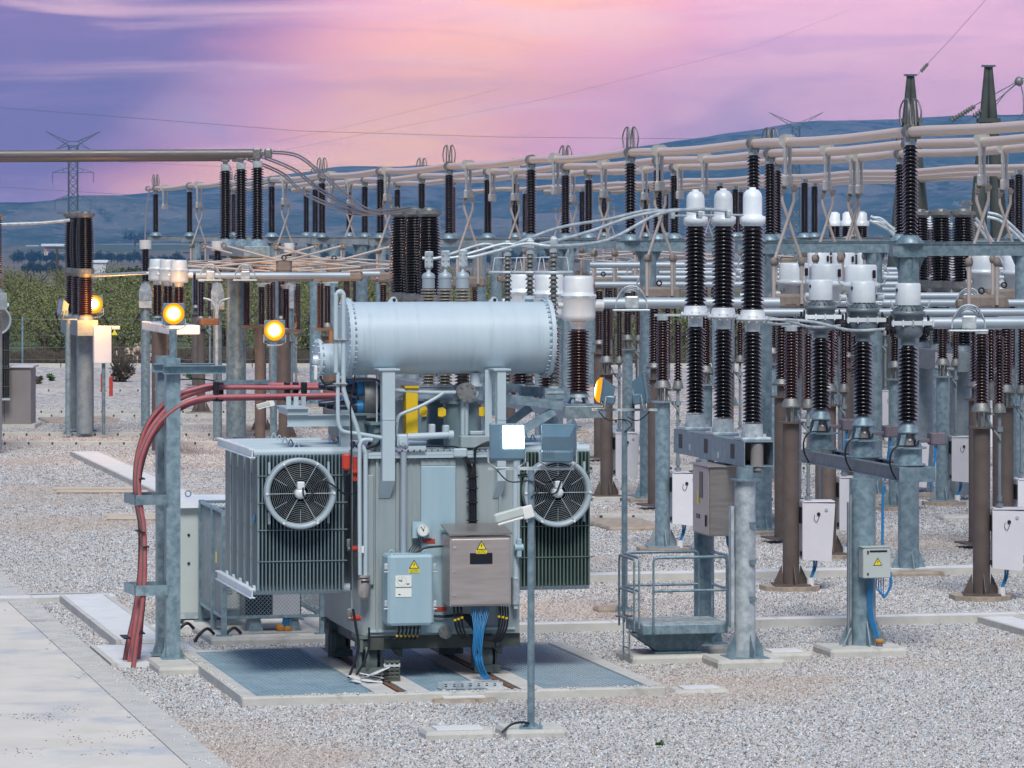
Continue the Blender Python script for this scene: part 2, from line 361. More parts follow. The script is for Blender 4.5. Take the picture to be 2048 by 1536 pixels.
# ================================================================ GROUND
def gravel_mat():
    global nt
    m = bpy.data.materials.new('gravel_bed'); m.use_nodes = True; nt = m.node_tree; nt.nodes.clear()
    out = N('ShaderNodeOutputMaterial'); b = N('ShaderNodeBsdfPrincipled'); lk(b.outputs[0], out.inputs[0]); b.inputs['Roughness'].default_value = .85
    tc = N('ShaderNodeTexCoord')
    v = N('ShaderNodeTexVoronoi'); lk(tc.outputs['Object'], v.inputs['Vector']); v.inputs['Scale'].default_value = 19
    v2 = N('ShaderNodeTexVoronoi'); lk(tc.outputs['Object'], v2.inputs['Vector']); v2.inputs['Scale'].default_value = 7
    hs = N('ShaderNodeSeparateColor'); lk(v.outputs['Color'], hs.inputs[0]); hs2 = N('ShaderNodeSeparateColor'); lk(v2.outputs['Color'], hs2.inputs[0])
    r = mth('ADD', mth('MULTIPLY', hs.outputs[0], .6), mth('MULTIPLY', hs2.outputs[0], .4))
    c = mixc(sstep(r, .12, .6), (.26, .25, .25), (.66, .65, .65))
    c = mixc(sstep(hs.outputs[1], .84, .90), c, (.46, .30, .20))
    c = mixc(sstep(hs2.outputs[2], .80, .9), c, (.20, .19, .20))
    n = N('ShaderNodeTexNoise'); lk(tc.outputs['Object'], n.inputs[0]); n.inputs['Scale'].default_value = .16; n.inputs['Detail'].default_value = 6
    c = mixc(mth('MULTIPLY', sstep(n.outputs[0], .48, .64), .45), c, (.50, .42, .36))  # tan patches: partly real gravel tone, partly lamp light painted in
    lk(c, b.inputs['Base Color'])
    bp = N('ShaderNodeBump'); bp.inputs['Strength'].default_value = .6; bp.inputs['Distance'].default_value = .03; bp.invert = True
    lk(mth('ADD', v.outputs['Distance'], mth('MULTIPLY', v2.outputs['Distance'], .6)), bp.inputs['Height']); lk(bp.outputs[0], b.inputs['Normal'])
    MAT['gravel_bed'] = m
    m = bpy.data.materials.new('stones'); m.use_nodes = True; nt = m.node_tree; nt.nodes.clear()
    out = N('ShaderNodeOutputMaterial'); b = N('ShaderNodeBsdfPrincipled'); lk(b.outputs[0], out.inputs[0]); b.inputs['Roughness'].default_value = .8
    oi = N('ShaderNodeObjectInfo'); r = oi.outputs['Random']
    cr = N('ShaderNodeValToRGB'); lk(r, cr.inputs[0]); E = cr.color_ramp
    pal = [(0, (.52, .54, .56)), (.2, (.40, .42, .43)), (.36, (.62, .64, .66)), (.52, (.28, .29, .31)), (.63, (.52, .48, .44)), (.74, (.15, .155, .17)), (.84, (.60, .50, .42)), (.91, (.80, .80, .82)), (.965, (.42, .26, .18)), (.985, (.66, .66, .68))]
    E.interpolation = 'CONSTANT'
    for i, (p, c) in enumerate(pal):
        e_ = E.elements[i] if i < 2 else E.elements.new(p); e_.position = p; e_.color = (*c, 1)
    g = N('ShaderNodeNewGeometry'); n = N('ShaderNodeTexNoise'); lk(g.outputs['Position'], n.inputs[0]); n.inputs['Scale'].default_value = .16; n.inputs['Detail'].default_value = 6
    c = mixc(mth('MULTIPLY', sstep(n.outputs[0], .52, .66), .4), cr.outputs[0], (.50, .38, .29)); lk(c, b.inputs['Base Color'])  # same patches on the stones: own tan mixed with painted lamp warmth
    MAT['stones'] = m
def field_mat():
    global nt
    m = bpy.data.materials.new('field'); m.use_nodes = True; nt = m.node_tree; nt.nodes.clear()
    out = N('ShaderNodeOutputMaterial'); b = N('ShaderNodeBsdfPrincipled'); lk(b.outputs[0], out.inputs[0]); b.inputs['Roughness'].default_value = .95
    tc = N('ShaderNodeTexCoord'); mp = N('ShaderNodeMapping'); lk(tc.outputs['Object'], mp.inputs[0]); mp.inputs['Scale'].default_value = (1, .3, 1)
    v = N('ShaderNodeTexVoronoi'); lk(mp.outputs[0], v.inputs[0]); v.inputs['Scale'].default_value = .006
    s_ = N('ShaderNodeSeparateColor'); lk(v.outputs['Color'], s_.inputs[0])
    n = N('ShaderNodeTexNoise'); lk(tc.outputs['Object'], n.inputs[0]); n.inputs['Scale'].default_value = .03; n.inputs['Detail'].default_value = 10; n.inputs['Roughness'].default_value = .7
    c = mixc(sstep(s_.outputs[0], .45, .55), (.20, .16, .11), (.09, .12, .05))
    c = mixc(sstep(s_.outputs[1], .7, .8), c, (.35, .29, .22))
    c = mixc(sstep(n.outputs[0], .5, .62), c, (.07, .08, .05)); lk(c, b.inputs['Base Color']); MAT['field'] = m
    m = bpy.data.materials.new('hillside'); m.use_nodes = True; nt = m.node_tree; nt.nodes.clear()
    out = N('ShaderNodeOutputMaterial'); b = N('ShaderNodeBsdfPrincipled'); lk(b.outputs[0], out.inputs[0]); b.inputs['Roughness'].default_value = .95
    tc = N('ShaderNodeTexCoord'); mp = N('ShaderNodeMapping'); lk(tc.outputs['Object'], mp.inputs[0]); mp.inputs['Scale'].default_value = (1, .5, 2.2)
    def nz(sc_, det=10):
        n = N('ShaderNodeTexNoise'); lk(mp.outputs[0], n.inputs[0]); n.inputs['Scale'].default_value = sc_; n.inputs['Detail'].default_value = det; n.inputs['Roughness'].default_value = .72; n.inputs['Distortion'].default_value = .6
        return n.outputs[0]
    c = mixc(sstep(nz(.0032), .42, .6), (.05, .085, .06), (.22, .20, .17))
    c = mixc(sstep(nz(.012), .50, .60), c, (.03, .05, .035)); c = mixc(sstep(nz(.05), .56, .64), c, (.30, .27, .23)); lk(c, b.inputs['Base Color']); MAT['hillside'] = m
gravel_mat(); field_mat()
def leafmat(name, c1, c2, c3):
    global nt
    m = bpy.data.materials.new(name); m.use_nodes = True; nt = m.node_tree; nt.nodes.clear()
    out = N('ShaderNodeOutputMaterial'); b = N('ShaderNodeBsdfPrincipled'); b.inputs['Roughness'].default_value = .6; lk(b.outputs[0], out.inputs[0])
    g = N('ShaderNodeNewGeometry'); c = mixc(g.outputs['Random Per Island'], c1, c2)
    oi = N('ShaderNodeObjectInfo'); c = mixc(mth('MULTIPLY', oi.outputs['Random'], .6), c, c3); lk(c, b.inputs['Base Color']); MAT[name] = m
leafmat('olive_leaf', (.11, .135, .045), (.25, .27, .10), (.17, .18, .06))
leafmat('dark_leaf', (.020, .035, .018), (.05, .075, .03), (.035, .05, .035))
leafmat('dry_stalk', (.05, .04, .03), (.14, .10, .07), (.09, .08, .05))
leafmat('weed_leaf', (.04, .12, .02), (.10, .22, .05), (.09, .14, .05))
def sm(t): t = max(0, min(1, t)); return t * t * (3 - 2 * t)
def terrain(Y): return -.35 - 14.5 * sm((Y - 330) / 900) + 6 * sm((Y - 2300) / 2200)
def tz(Y): return terrain(Y)
# field sheet: out to the foot of the hills and beyond
m = M(); ys = [-60, 20, 100, 165, 200, 260, 330, 400, 500, 620, 760, 900, 1060, 1240, 1500, 1900, 2400, 3000, 3600, 4200, 5200, 9000, 16000]; xs = [-9000, -4000, -1500, -700, -350, -150, 0, 150, 350, 700, 1500, 4000, 9000]
m.add([(x, y, tz(y)) for y in ys for x in xs], [(j * 13 + i, j * 13 + i + 1, j * 13 + 14 + i, j * 13 + 13 + i) for j in range(len(ys) - 1) for i in range(12)], True)
tag(m.obj('ground', 'field'), kind='structure')
# hills
def ridge(px):
    T = [(-3000, 500), (-1500, 470), (-600, 445), (0, 430), (150, 405), (290, 385), (420, 368), (560, 350), (640, 338), (700, 333), (850, 331), (950, 338), (1050, 331), (1180, 309), (1260, 296), (1350, 283), (1450, 268), (1520, 258), (1560, 249), (1640, 241), (1760, 240), (1900, 232), (2048, 228), (2500, 236), (3300, 290), (4500, 400)]
    for (a, p), (b, q) in zip(T, T[1:]):
        if px <= b: return p + (q - p) * (px - a) / (b - a)
    return T[-1][1]
from mathutils import noise as mn
m = M(); NX, NY = 300, 46; Y0, Y1 = 4300, 7000
for j in range(NY):
    t = j / (NY - 1); Y = Y0 + (Y1 - Y0) * t
    for i in range(NX):
        px = -2400 + 6600 * i / (NX - 1); X = (px - 1024) * 7000 / F
        zr = H + (HZ - ridge(px)) * 7000 / F; gul = mn.fractal(Vector((X * .0022, Y * .0012, 0)), 1, 2, 6) * 38 * math.sin(math.pi * min(1, t * 1.02)) ** .8
        rim = mn.fractal(Vector((X * .012, 3, 0)), 1, 2, 4) * 2.0 * t
        prof = t ** 1.15
        m.add([(X, Y, -10 + (zr + 10) * prof + gul + rim)], [])
m.f = [(j * NX + i, j * NX + i + 1, (j + 1) * NX + i + 1, (j + 1) * NX + i) for j in range(NY - 1) for i in range(NX - 1)]; m.sm = [True] * len(m.f)
tag(m.obj('hills', 'hillside'), kind='structure')
# gravel yard: sheet reaching the boundary wall
m = M(); m.box(-60, 75, -20, 163, -.3, 0); tag(m.obj('gravel_yard', 'gravel_bed'), kind='structure')
# loose stones on the gravel near the camera
def gn_stones():
    quads = []; vs = []
    st = 1.0; a = 4.0
    cells = [(6.36, 7.0)] + [(7 + i, 8 + i) for i in range(26)]
    pads = [(7.62, 12.52, 47.3, 52.6)]
    for b in range(36, 128):
        for a0, a1 in cells:
            p = AB((a0 + a1) / 2, b + .5)
            if abs(p.x) < p.y * .128 + 3.5: quads.append((a0, a1, b, b + 1))
    mm = M()
    for a0, a1, b0, b1 in quads:
        if any(a0 >= q[0] and a1 <= q[1] and b0 >= q[2] and b1 <= q[3] for q in pads): continue
        mm.add([AB(a0, b0, .004), AB(a1, b0, .004), AB(a1, b1, .004), AB(a0, b1, .004)], [(0, 1, 2, 3)])
    o = mm.obj('gravel', 'stones'); tag(o, 'loose white, grey and tan gravel stones spread over the yard', 'gravel', kind='stuff')
    ng = bpy.data.node_groups.new('gravel_scatter', 'GeometryNodeTree')
    ng.interface.new_socket('Geometry', in_out='INPUT', socket_type='NodeSocketGeometry'); ng.interface.new_socket('Geometry', in_out='OUTPUT', socket_type='NodeSocketGeometry')
    n = ng.nodes; L = ng.links.new
    gi = n.new('NodeGroupInput'); go = n.new('NodeGroupOutput'); d = n.new('GeometryNodeDistributePointsOnFaces'); L(gi.outputs[0], d.inputs['Mesh'])
    pos = n.new('GeometryNodeInputPosition'); sx = n.new('ShaderNodeSeparateXYZ'); L(pos.outputs[0], sx.inputs[0])
    mr = n.new('ShaderNodeMapRange'); L(sx.outputs[1], mr.inputs[0]); mr.inputs[1].default_value = 42; mr.inputs[2].default_value = 80; mr.inputs[3].default_value = 1500; mr.inputs[4].default_value = 210
    L(mr.outputs[0], d.inputs['Density'])
    ico = n.new('GeometryNodeMeshIcoSphere'); ico.inputs['Radius'].default_value = 1; ico.inputs['Subdivisions'].default_value = 2
    spn = n.new('GeometryNodeSetPosition'); L(ico.outputs[0], spn.inputs['Geometry']); nz = n.new('ShaderNodeTexNoise'); nz.inputs['Scale'].default_value = 1.1; nz.inputs['Detail'].default_value = 1
    sb = n.new('ShaderNodeVectorMath'); sb.operation = 'SUBTRACT'; L(nz.outputs['Color'], sb.inputs[0]); sb.inputs[1].default_value = (.5, .5, .5)
    sl = n.new('ShaderNodeVectorMath'); sl.operation = 'SCALE'; L(sb.outputs[0], sl.inputs[0]); sl.inputs[3].default_value = 1.5; L(sl.outputs[0], spn.inputs['Offset'])
    smt = n.new('GeometryNodeSetMaterial'); L(spn.outputs[0], smt.inputs[0]); smt.inputs['Material'].default_value = MAT['stones']
    ip = n.new('GeometryNodeInstanceOnPoints'); L(d.outputs[0], ip.inputs['Points']); L(smt.outputs[0], ip.inputs['Instance'])
    rv = n.new('FunctionNodeRandomValue'); rv.data_type = 'FLOAT_VECTOR'; rv.inputs[0].default_value = (0, 0, 0); rv.inputs[1].default_value = (6.28, 6.28, 6.28); L(rv.outputs[0], ip.inputs['Rotation'])
    r2 = n.new('FunctionNodeRandomValue'); r2.data_type = 'FLOAT_VECTOR'; r2.inputs[0].default_value = (.008, .007, .006); r2.inputs[1].default_value = (.021, .017, .014); r2.inputs['Seed'].default_value = 4; L(r2.outputs[0], ip.inputs['Scale'])
    L(ip.outputs[0], go.inputs[0])
    md = o.modifiers.new('scatter', 'NODES'); md.node_group = ng
gn_stones()
mat('rubble_white', (.46, .46, .46), .9, 0, (.66, .66, .64), 1.2, .5)
# concrete road on the left
m = M(); m.slab([(AB(a, b).x, AB(a, b).y) for a, b in ((-14, 30), (5.93, 30), (5.93, 59.9), (-14, 59.9))], -.1, .05); m.slab([(AB(a, b).x, AB(a, b).y) for a, b in ((-14, 60.75), (5.93, 60.75), (5.93, 66.5), (-14, 66.5))], -.1, .05)
mat('road_concrete', (.64, .60, .53), .85, 0, (.72, .69, .63), 1.1, .5, .15, 30, col3=(.50, .52, .54), n3scale=.5, n3=(.48, .66), detail=9)
tag(m.obj('road', 'road_concrete'), kind='structure')
m = M(); m.slab([(AB(a, b).x, AB(a, b).y) for a, b in ((5.934, 30), (6.33, 30), (6.33, 59.9), (5.934, 59.9))], -.1, .062)
m.slab([(AB(a, b).x, AB(a, b).y) for a, b in ((5.934, 60.75), (6.33, 60.75), (6.33, 66.5), (5.934, 66.5))], -.1, .062); tag(m.obj('kerb', 'concrete'), kind='structure')
m = M()   # red dirt crumbs on the road
for _ in range(210):
    p = W(0, 0, 1); cx, cy = random.choice([(85, 1435), (60, 1432), (110, 1440), (140, 1418), (210, 1508), (150, 1478), (30, 1505), (260, 1470)]); q = G(cx + random.gauss(0, 26), cy + random.gauss(0, 5), .05)
    r = random.uniform(.004, .011); m.lathe((q.x, q.y, .05), [(r, 0), (r * .8, r * .6), (0, r * .8)], 5)
tag(m.obj('dirt_crumbs', 'rust'), 'small patch of reddish brown dirt crumbs on the pale concrete road', 'dirt', kind='stuff')
_c = toab(G(485, 1395, .12)); Ea, Eb = _c[0] + .01, _c[1] + .01
m = M(); rs = random.Random(3)      # stones kicked onto the kerb, the road edge and the slab rims
for i in range(420):
    k_ = rs.random()
    if k_ < .6: a, b, z = 6.35 - abs(rs.gauss(0, .22)), rs.uniform(38, 66), .062
    elif k_ < .85: a, b, z = rs.uniform(7.6, 12.5), Eb + abs(rs.gauss(0, .04)), .12
    else: a, b, z = Ea + abs(rs.gauss(0, .05)), rs.uniform(47.2, 52.2), .12
    p = AB(a, b); r = rs.uniform(.008, .024); q = rs.uniform(0, 3); m.lathe((p.x, p.y, z), [(r * .8, -.002), (r, r * .4), (r * .6, r * .9), (0, r)], 6)
tag(m.obj('stray_stones', 'rubble_white'), 'loose pale stones kicked onto the kerb and the slab rims', 'gravel', kind='stuff')
# cable trenches (cover slabs) : a0,a1,b0,b1 in yard coordinates
def trench(name, label, a0, a1, b0, b1, along='b', h=.12, m_='concrete_white', step=.6, tilt=0, group='concrete cable trench covers'):
    t = thing(name, label, 'trench cover', AB(a0, b0), YAW + tilt, group); m = M(); w, l = a1 - a0, b1 - b0
    if along == 'b':
        n = max(1, int(l / step)); m.box(0, .07, 0, l, -.05, h); m.box(w - .07, w, 0, l, -.05, h); k = M(); s_ = l / n
        for i in range(n): k.box(.075, w - .075, i * s_ + .006, (i + 1) * s_ - .006, h - .06, h - .004 + random.uniform(0, .004))
    else:
        n = max(1, int(w / step)); m.box(0, w, 0, .07, -.05, h); m.box(0, w, l - .07, l, -.05, h); k = M(); s_ = w / n
        for i in range(n):
            k.box(i * s_ + .006, (i + 1) * s_ - .006, .075, l - .075, h - .06, h - .004 + random.uniform(0, .004))
    m.obj('kerb_strip', 'concrete', t); c = k.obj('cover_slabs', m_, t); return t
trench('cable_trench', 'pale cable trench strip between the road and the red cables', 6.72, 7.45, 53.3, 60.0)
trench('cable_trench', 'low trench cover under the feet of the red cables', 6.36, 7.75, 50.9, 53.2, h=.07)
trench('cable_trench', 'pale cover strip crossing the left road', 0, 7.6, 60.05, 60.7, 'a', h=.08)
trench('cable_trench', 'short trench strip beside the fenced cabinets', 7.5, 9.0, 55.2, 55.7, 'a', h=.08)
trench('cable_trench', 'long pale trench cover running behind the railed platform', 10.8, 21, 54.05, 54.5, 'a', tilt=-.006)
trench('cable_trench', 'trench cover turning towards the camera at the right edge', 19.1, 19.7, 51.5, 54, h=.1)
trench('cable_trench', 'trench cover behind the grey poles left of the brown poles', 14, 30, 61.6, 62.2, 'a')
trench('cable_trench', 'pale diagonal trench receding on the far left gravel', 11.35, 12.1, 66, 99, step=1.1)
for k, (y, x0, x1) in enumerate(((872, -40, 520), (890, -40, 520), (826, 40, 900), (834, 60, 560), (783, 60, 900), (1003, 1180, 1700), (940, 1180, 1800), (905, 1150, 2060), (870, 1200, 2060), (845, 1230, 2060), (822, 1500, 2060), (1038, 1200, 1330), (1010, 1600, 2060))):
    p, q = G(x0, y), G(x1, y); a0, b0 = toab(p); a1, b1 = toab(q); L_ = (q - p).length
    t = thing('cable_trench', ['outer left', 'inner left', 'rear left', 'second rear left', 'farthest left', 'mid right', 'second mid right', 'third mid right', 'fourth mid right', 'fifth mid right', 'farthest right', 'short right', 'right edge'][k] + ' trench kerb line with dark slots across the gravel', 'trench cover', (p.x, p.y, 0), .0, 'distant trench kerb lines')
    mm = M(); mm.box(0, L_, 0, .40, -.05, .07); mm.obj('kerb_face', 'kerb_slotted', t); mm = M(); mm.box(0, L_, .02, .38, .0701, .085); mm.obj('cover_slabs', 'concrete', t)
for k, (x0, x1, y) in enumerate(((105, 345, 981), (112, 345, 987), (205, 420, 1035), (212, 420, 1041))):
    p, q = G(x0, y), G(x1, y); m = M(); m.box(p.x, q.x, p.y, p.y + .28, .02, .06); o = m.obj('plank', 'wood'); tag(o, ['upper', 'lower', 'upper', 'lower'][k] + ' pale timber plank of the ' + ('farther' if k < 2 else 'nearer') + ' pair on the gravel', 'plank', 'planks lying on the gravel')
# concrete pads and plinths
def pad(label, x0, x1, y0, y1, h=.12, m_='concrete', name='concrete_pad', cat='concrete pad', group='concrete pads in the gravel', cover=False, dep=0):
    p = G((x0 + x1) / 2, y1, 0); w = (x1 - x0) * p.y / F; q = G((x0 + x1) / 2, y0 , h); d = dep or max(.4, (q.y - p.y))
    o = thing(name, label, cat, (p.x, p.y + d / 2, 0), YAW, group) if cover else None; m = M()
    m.box(-w / 2, w / 2, -d / 2, d / 2, -.1, h, 0, .04)
    if cover:
        m.obj('base', m_, o); k = M(); k.box(-w * .33, w * .33, -d * .33, d * .33, h + .002, h + .02); k.obj('lid', 'concrete_white', o); return o
    ob = m.obj(name, m_, None, (p.x, p.y + d / 2, 0)); ob.rotation_euler = (0, 0, YAW); return tag(ob, label, cat, group)
pad('low concrete hand hole with white lid left of the lamp post foot', 842, 985, 1452, 1481, .1, cover=True, name='hand_hole')
pad('flat worn concrete hand hole at the edge of the transformer slab', 855, 985, 1386, 1408, .05, 'concrete_dirty', cover=True, name='hand_hole')
pad('concrete hand hole with pale lid right of the transformer slab', 1342, 1455, 1372, 1388, .05, cover=True, name='hand_hole')
pad('white topped hand hole just right of the breaker leg', 1520, 1620, 1298, 1322, .1, cover=True, name='hand_hole')
pad('round manhole slab behind the left trench', 52, 178, 1185, 1200, .08, cover=False, name='manhole', cat='manhole')
for k, (x0, x1, y0, y1) in enumerate(((360, 620, 843, 850), (75, 220, 833, 846), (1340, 1430, 1175, 1190), (1190, 1260, 1218, 1226), (1420, 1520, 1020, 1030), (1700, 1900, 985, 996), (1880, 2000, 1028, 1040), (1190, 1310, 1035, 1062))):
    pad(['long', 'far left', 'pale', 'small', 'mid', 'flat', 'worn', 'broad'][k] + ' concrete slab ' + ['under the far lamp', 'before the far post', 'under the railing', 'left of the platform', 'behind the breaker', 'behind the rear poles', 'between the rear poles', 'beside the grey pole foot'][k], x0, x1, y0, y1, .08, 'concrete_dirty' if k % 2 else 'concrete')
# ================================================================ BOUNDARY
t = thing('boundary_wall', 'low grey concrete boundary wall at the far edge of the gravel', 'wall', (0, 163, 0))
m = M(); m.box(-60, 75, 0, .25, -.4, .16); m.obj('wall', 'concrete', t); m = M(); i = -60
while i < 75: m.box(i, i + .03, -.012, 0, 0, .2); i += 2.6
m.obj('joint', 'rubber_black', t)
t = thing('wire_fence', 'tall wire fence on thin grey posts along the boundary wall', 'fence', (0, 163.6, 0))
for px in (45, 295, 640, 905, 1160, 1560, 1700, 1990, -120, 2200):
    m = M(); x = (px - 1024) * 163.6 / F; m.cyl((x, 0, 0), (x, 0, 2.05), .045, None, 8); m.obj('post', 'galvanised', t)
m = M()
for z in (.3, .8, 1.3, 1.95): m.cyl((-24, 0, z), (26, 0, z), .004, None, 4)
for i in range(0, 500): m.cyl((-24 + i * .1, 0, .1), (-24 + i * .1, 0, 1.95), .0009, None, 3, False)
m.obj('wire_panel', 'galvanised', t)
for px, py, lb in ((229, 665, 'yellow triangular warning sign on the fence near the left lamp'), (666, 667, 'yellow triangular warning sign on the fence beside the conservator')):
    p = W(px, py, 163.5); m = M(); s = .13; m.prism([(p.x - s, p.z - s * .8), (p.x + s, p.z - s * .8), (p.x, p.z + s)], p.y - .01, p.y); o = m.obj('warning_sign', 'sign_yellow'); tag(o, lb, 'sign')
# rubble, dry shrubs, weeds
m = M()
for i in range(420):
    px = random.choice([random.gauss(250, 40), random.gauss(290, 18), random.uniform(60, 700), random.uniform(700, 2048)]); Y = random.uniform(166, 172); x = (px - 1024) * Y / F; hgt = .75 * math.exp(-((px - 285) / 30) ** 2) + .45 * math.exp(-((px - 230) / 45) ** 2) + .25
    r = random.uniform(.08, .22); m.lathe((x, Y, -.3 + random.uniform(0, hgt)), [(r * .7, -r), (r, -r * .1), (r * .7, r * .7), (0, r)], 6)
mat('rubble', (.46, .34, .26), .95, 0, (.58, .47, .38), 1.2, .5); tag(m.obj('rubble', 'rubble'), 'heap of pale orange rubble beyond the boundary wall', 'rubble', kind='stuff')
def leafball(m, c, rx, rz, n, s, seed, hollow=.55, lobes=7):
    rn = random.Random(seed); cs = []
    for i in range(lobes):
        t = rn.uniform(0, 6.28); q = rn.uniform(.25, .62); cs.append((c[0] + rx * q * math.cos(t), c[1] + rx * q * math.sin(t), c[2] + rz * rn.uniform(-.45, .55), rn.uniform(.35, .58)))
    for i in range(n):
        L_ = cs[rn.randrange(lobes)]; v = Vector((rn.gauss(0, 1), rn.gauss(0, 1), rn.gauss(0, 1))).normalized() * (rn.uniform(hollow, 1.1)) * L_[3]
        p = Vector((L_[0] + v.x * rx, L_[1] + v.y * rx, L_[2] + v.z * rz)); a = Vector((rn.gauss(0, 1), rn.gauss(0, 1), rn.gauss(0, 1))).normalized(); b = a.cross(Vector((rn.gauss(0, 1), rn.gauss(0, 1), rn.gauss(0, 1)))).normalized()
        k = s * rn.uniform(.6, 1.4); m.add([p - a * k * .5, p + b * k * .35, p + a * k * .5, p - b * k * .35], [(0, 1, 2, 3)])
    return m
def tree(name, label, cat, loc, h, r, leaf, n, s, seed, group):
    t = thing(name, label, cat, loc, 0, group); rn = random.Random(seed); m = M()
    m.tube([(0, 0, -.3), (.06, 0, h * .2), (-.04, .05, h * .42)], h * .04, 7)
    for i in range(5):
        g = i * 1.25 + rn.random(); m.tube([(-.04, .05, h * .36), (math.cos(g) * r * .3, math.sin(g) * r * .3, h * .58), (math.cos(g) * r * .55, math.sin(g) * r * .55, h * .8)], h * .016, 5)
    m.obj('trunk', 'bark', t); leafball(M(), (0, 0, h * .58), r, h * .46, n, s, seed, .5, 9).obj('crown', leaf, t); 
    return t
for _mm in [0]:
    OL = [tree('olive_tree', 'bushy grey green olive tree in the grove beyond the boundary wall', 'tree', (0, 0, 0), 3.3, 2.4, 'olive_leaf', 4600, .09, sd_, 'olive trees of the grove beyond the wall') for sd_ in (11, 12, 13)]
rn = random.Random(5); first = [True] * 3; cnt = 0
for row, Y in enumerate([169.5, 173.5, 178, 183, 189, 196, 204, 213, 223, 235, 249, 265, 283, 303]):
    sp_ = 3.7 if row < 4 else 4.3; x0 = -.137 * Y; k = 0
    while x0 + k * sp_ < .137 * Y:
        k_ = rn.randrange(3); x = x0 + (k + rn.uniform(-.2, .2)) * sp_; px = 1024 + x * F / Y; k += 1
        if px > 1100 and row > 6: continue
        loc = (x, Y + rn.uniform(-1, 1), tz(Y)); s = rn.uniform(.82, 1.12) * (1 if px < 700 else .92)
        if first[k_]: OL[k_].location = loc; first[k_] = False; OL[k_].rotation_euler = (0, 0, rn.random() * 6)
        else: dup(OL[k_], loc, rn.random() * 6, None, None, s)
        cnt += 1
# far dark trees in the valley
DT = tree('valley_tree', 'dark round valley tree in the far rows below the hills', 'tree', (0, 0, 0), 7, 3.6, 'dark_leaf', 700, .75, 31, 'dark trees in the far valley'); ff = True
spots = []
for px in list(range(28, 135, 9)) + list(range(186, 285, 10)): spots.append((px, 524, 2450))
for px in (48, 65, 78, 92, 105, 118): spots.append((px, 534, 1800))
for px in range(290, 470, 13): spots.append((px, 520 + rn.uniform(-3, 4), 2300))
for px in range(500, 1160, 15): spots.append((px, 516 + rn.uniform(-4, 6), 2350))
for px in range(1560, 2048, 24): spots.append((px, 470 + rn.uniform(-4, 16), 2900))
for px in range(560, 700, 16): spots.append((px, 545, 1300))
for px, py, Y in spots:
    X = (px + rn.uniform(-4, 4) - 1024) * Y / F; loc = (X, Y, tz(Y)); s = rn.uniform(.7, 1.25)
    if ff: DT.location = loc; ff = False
    else: dup(DT, loc, rn.random() * 6, None, None, s)
big = tree('holm_oak', 'large dark spreading tree standing alone left of the white equipment heads', 'tree', W(268, 571, 700), 5.2, 4.2, 'dark_leaf', 2600, .45, 41, None); big.scale = (1.15, 1.15, 1.0)
big.location.z = W(268, 590, 700).z
o2 = tree('holm_oak', 'single dark round bush on the far slope above the white cabinet', 'tree', (W(270, 500, 3300).x, 3300, -8), 14, 12, 'dark_leaf', 500, 1.6, 43, None)
m = leafball(M(), (0, 0, .3), .55, .45, 700, .14, 61, .3, 6); 
for i in range(120): g = rn.uniform(0, 6.28); q = rn.uniform(.1, .6); m.tube([(0, 0, 0), (math.cos(g) * q * .5, math.sin(g) * q * .5, .4), (math.cos(g) * q, math.sin(g) * q, rn.uniform(.5, .95))], .012, 3)
o = m.obj('dry_bush', 'dry_stalk', None, G(246, 764)); tag(o, 'round tuft of brown and green dry bush on the far gravel', 'bush')
for px, py, lb, mt in ((100, 762, 'small bright green weed left of the far post', 'weed_leaf'), (78, 768, 'small dry brown weed beside the taupe cabinet', 'dry_stalk'), (382, 760, 'small green weed between the far poles', 'weed_leaf'), (1320, 1493, 'tiny green weed in the gravel near the bottom edge', 'weed_leaf')):
    s = .24 if py < 1000 else .06; m = leafball(M(), (0, 0, s * .5), s, s * .7, 120, s * .5, px, .1, 5); o = m.obj('weed', mt, None, G(px, py)); tag(o, lb, 'weed')
m = M()
for i in range(7500):
    px = rn.uniform(-60, 780) if i < 6000 else rn.uniform(780, 2100); Y = rn.uniform(164.5, 169); x = (px - 1024) * Y / F; hh = rn.uniform(.3, 1.45) * (.75 + .5 * mn.noise(Vector((x * .5, 0, 0)))); lx = rn.uniform(-.25, .25)
    m.add([(x, Y, -.35), (x + .075, Y, -.35), (x + lx, Y + .1, -.3 + hh)], [(0, 1, 2)])
    for q in (.5, .8): m.add([(x + lx * q, Y, -.3 + hh * q), (x + lx * q + .10, Y, -.3 + hh * q + .05), (x + lx * q + .02, Y, -.3 + hh * q + .13)], [(0, 1, 2)])
tag(m.obj('dry_grass', 'dry_stalk'), 'band of brown dry grass and brambles behind the boundary wall', 'dry grass', kind='stuff')  # dry grass, thickened and darkened to carry the shadow under the grove
# long pale greenhouse far away + farm buildings
def shed(label, px0, px1, pyb, Y, hgt, wall, roof, red=False):
    x0, x1 = (px0 - 1024) * Y / F, (px1 - 1024) * Y / F; z = H - (pyb - HZ) * Y / F
    t = thing('farm_building', label, 'building', (x0, Y, z)); w = x1 - x0; m = M(); m.box(0, w, 0, 8, -6, hgt); m.obj('wall', wall, t)
    m = M(); m.add([(-.5, -.5, hgt), (w + .5, -.5, hgt), (w + .5, 4, hgt * 1.5), (-.5, 4, hgt * 1.5), (-.5, 8.5, hgt), (w + .5, 8.5, hgt)], [(0, 1, 2, 3), (3, 2, 5, 4), (0, 3, 4), (1, 5, 2)]); m.obj('roof', roof, t)
shed('long low white greenhouse at the foot of the left hills', 83, 128, 503, 3900, 5, 'white_cap', 'white_cap'); shed('shorter pale greenhouse left of the long one', 52, 76, 503, 3900, 4, 'white_cap', 'white_cap')
shed('small red roofed farm building between the left rows of trees', 88, 96, 509, 3000, 3, 'concrete_white', 'red_paint'); shed('small white farm shed right of the far breaker', 186, 212, 536, 1500, 2, 'concrete_white', 'concrete_white')
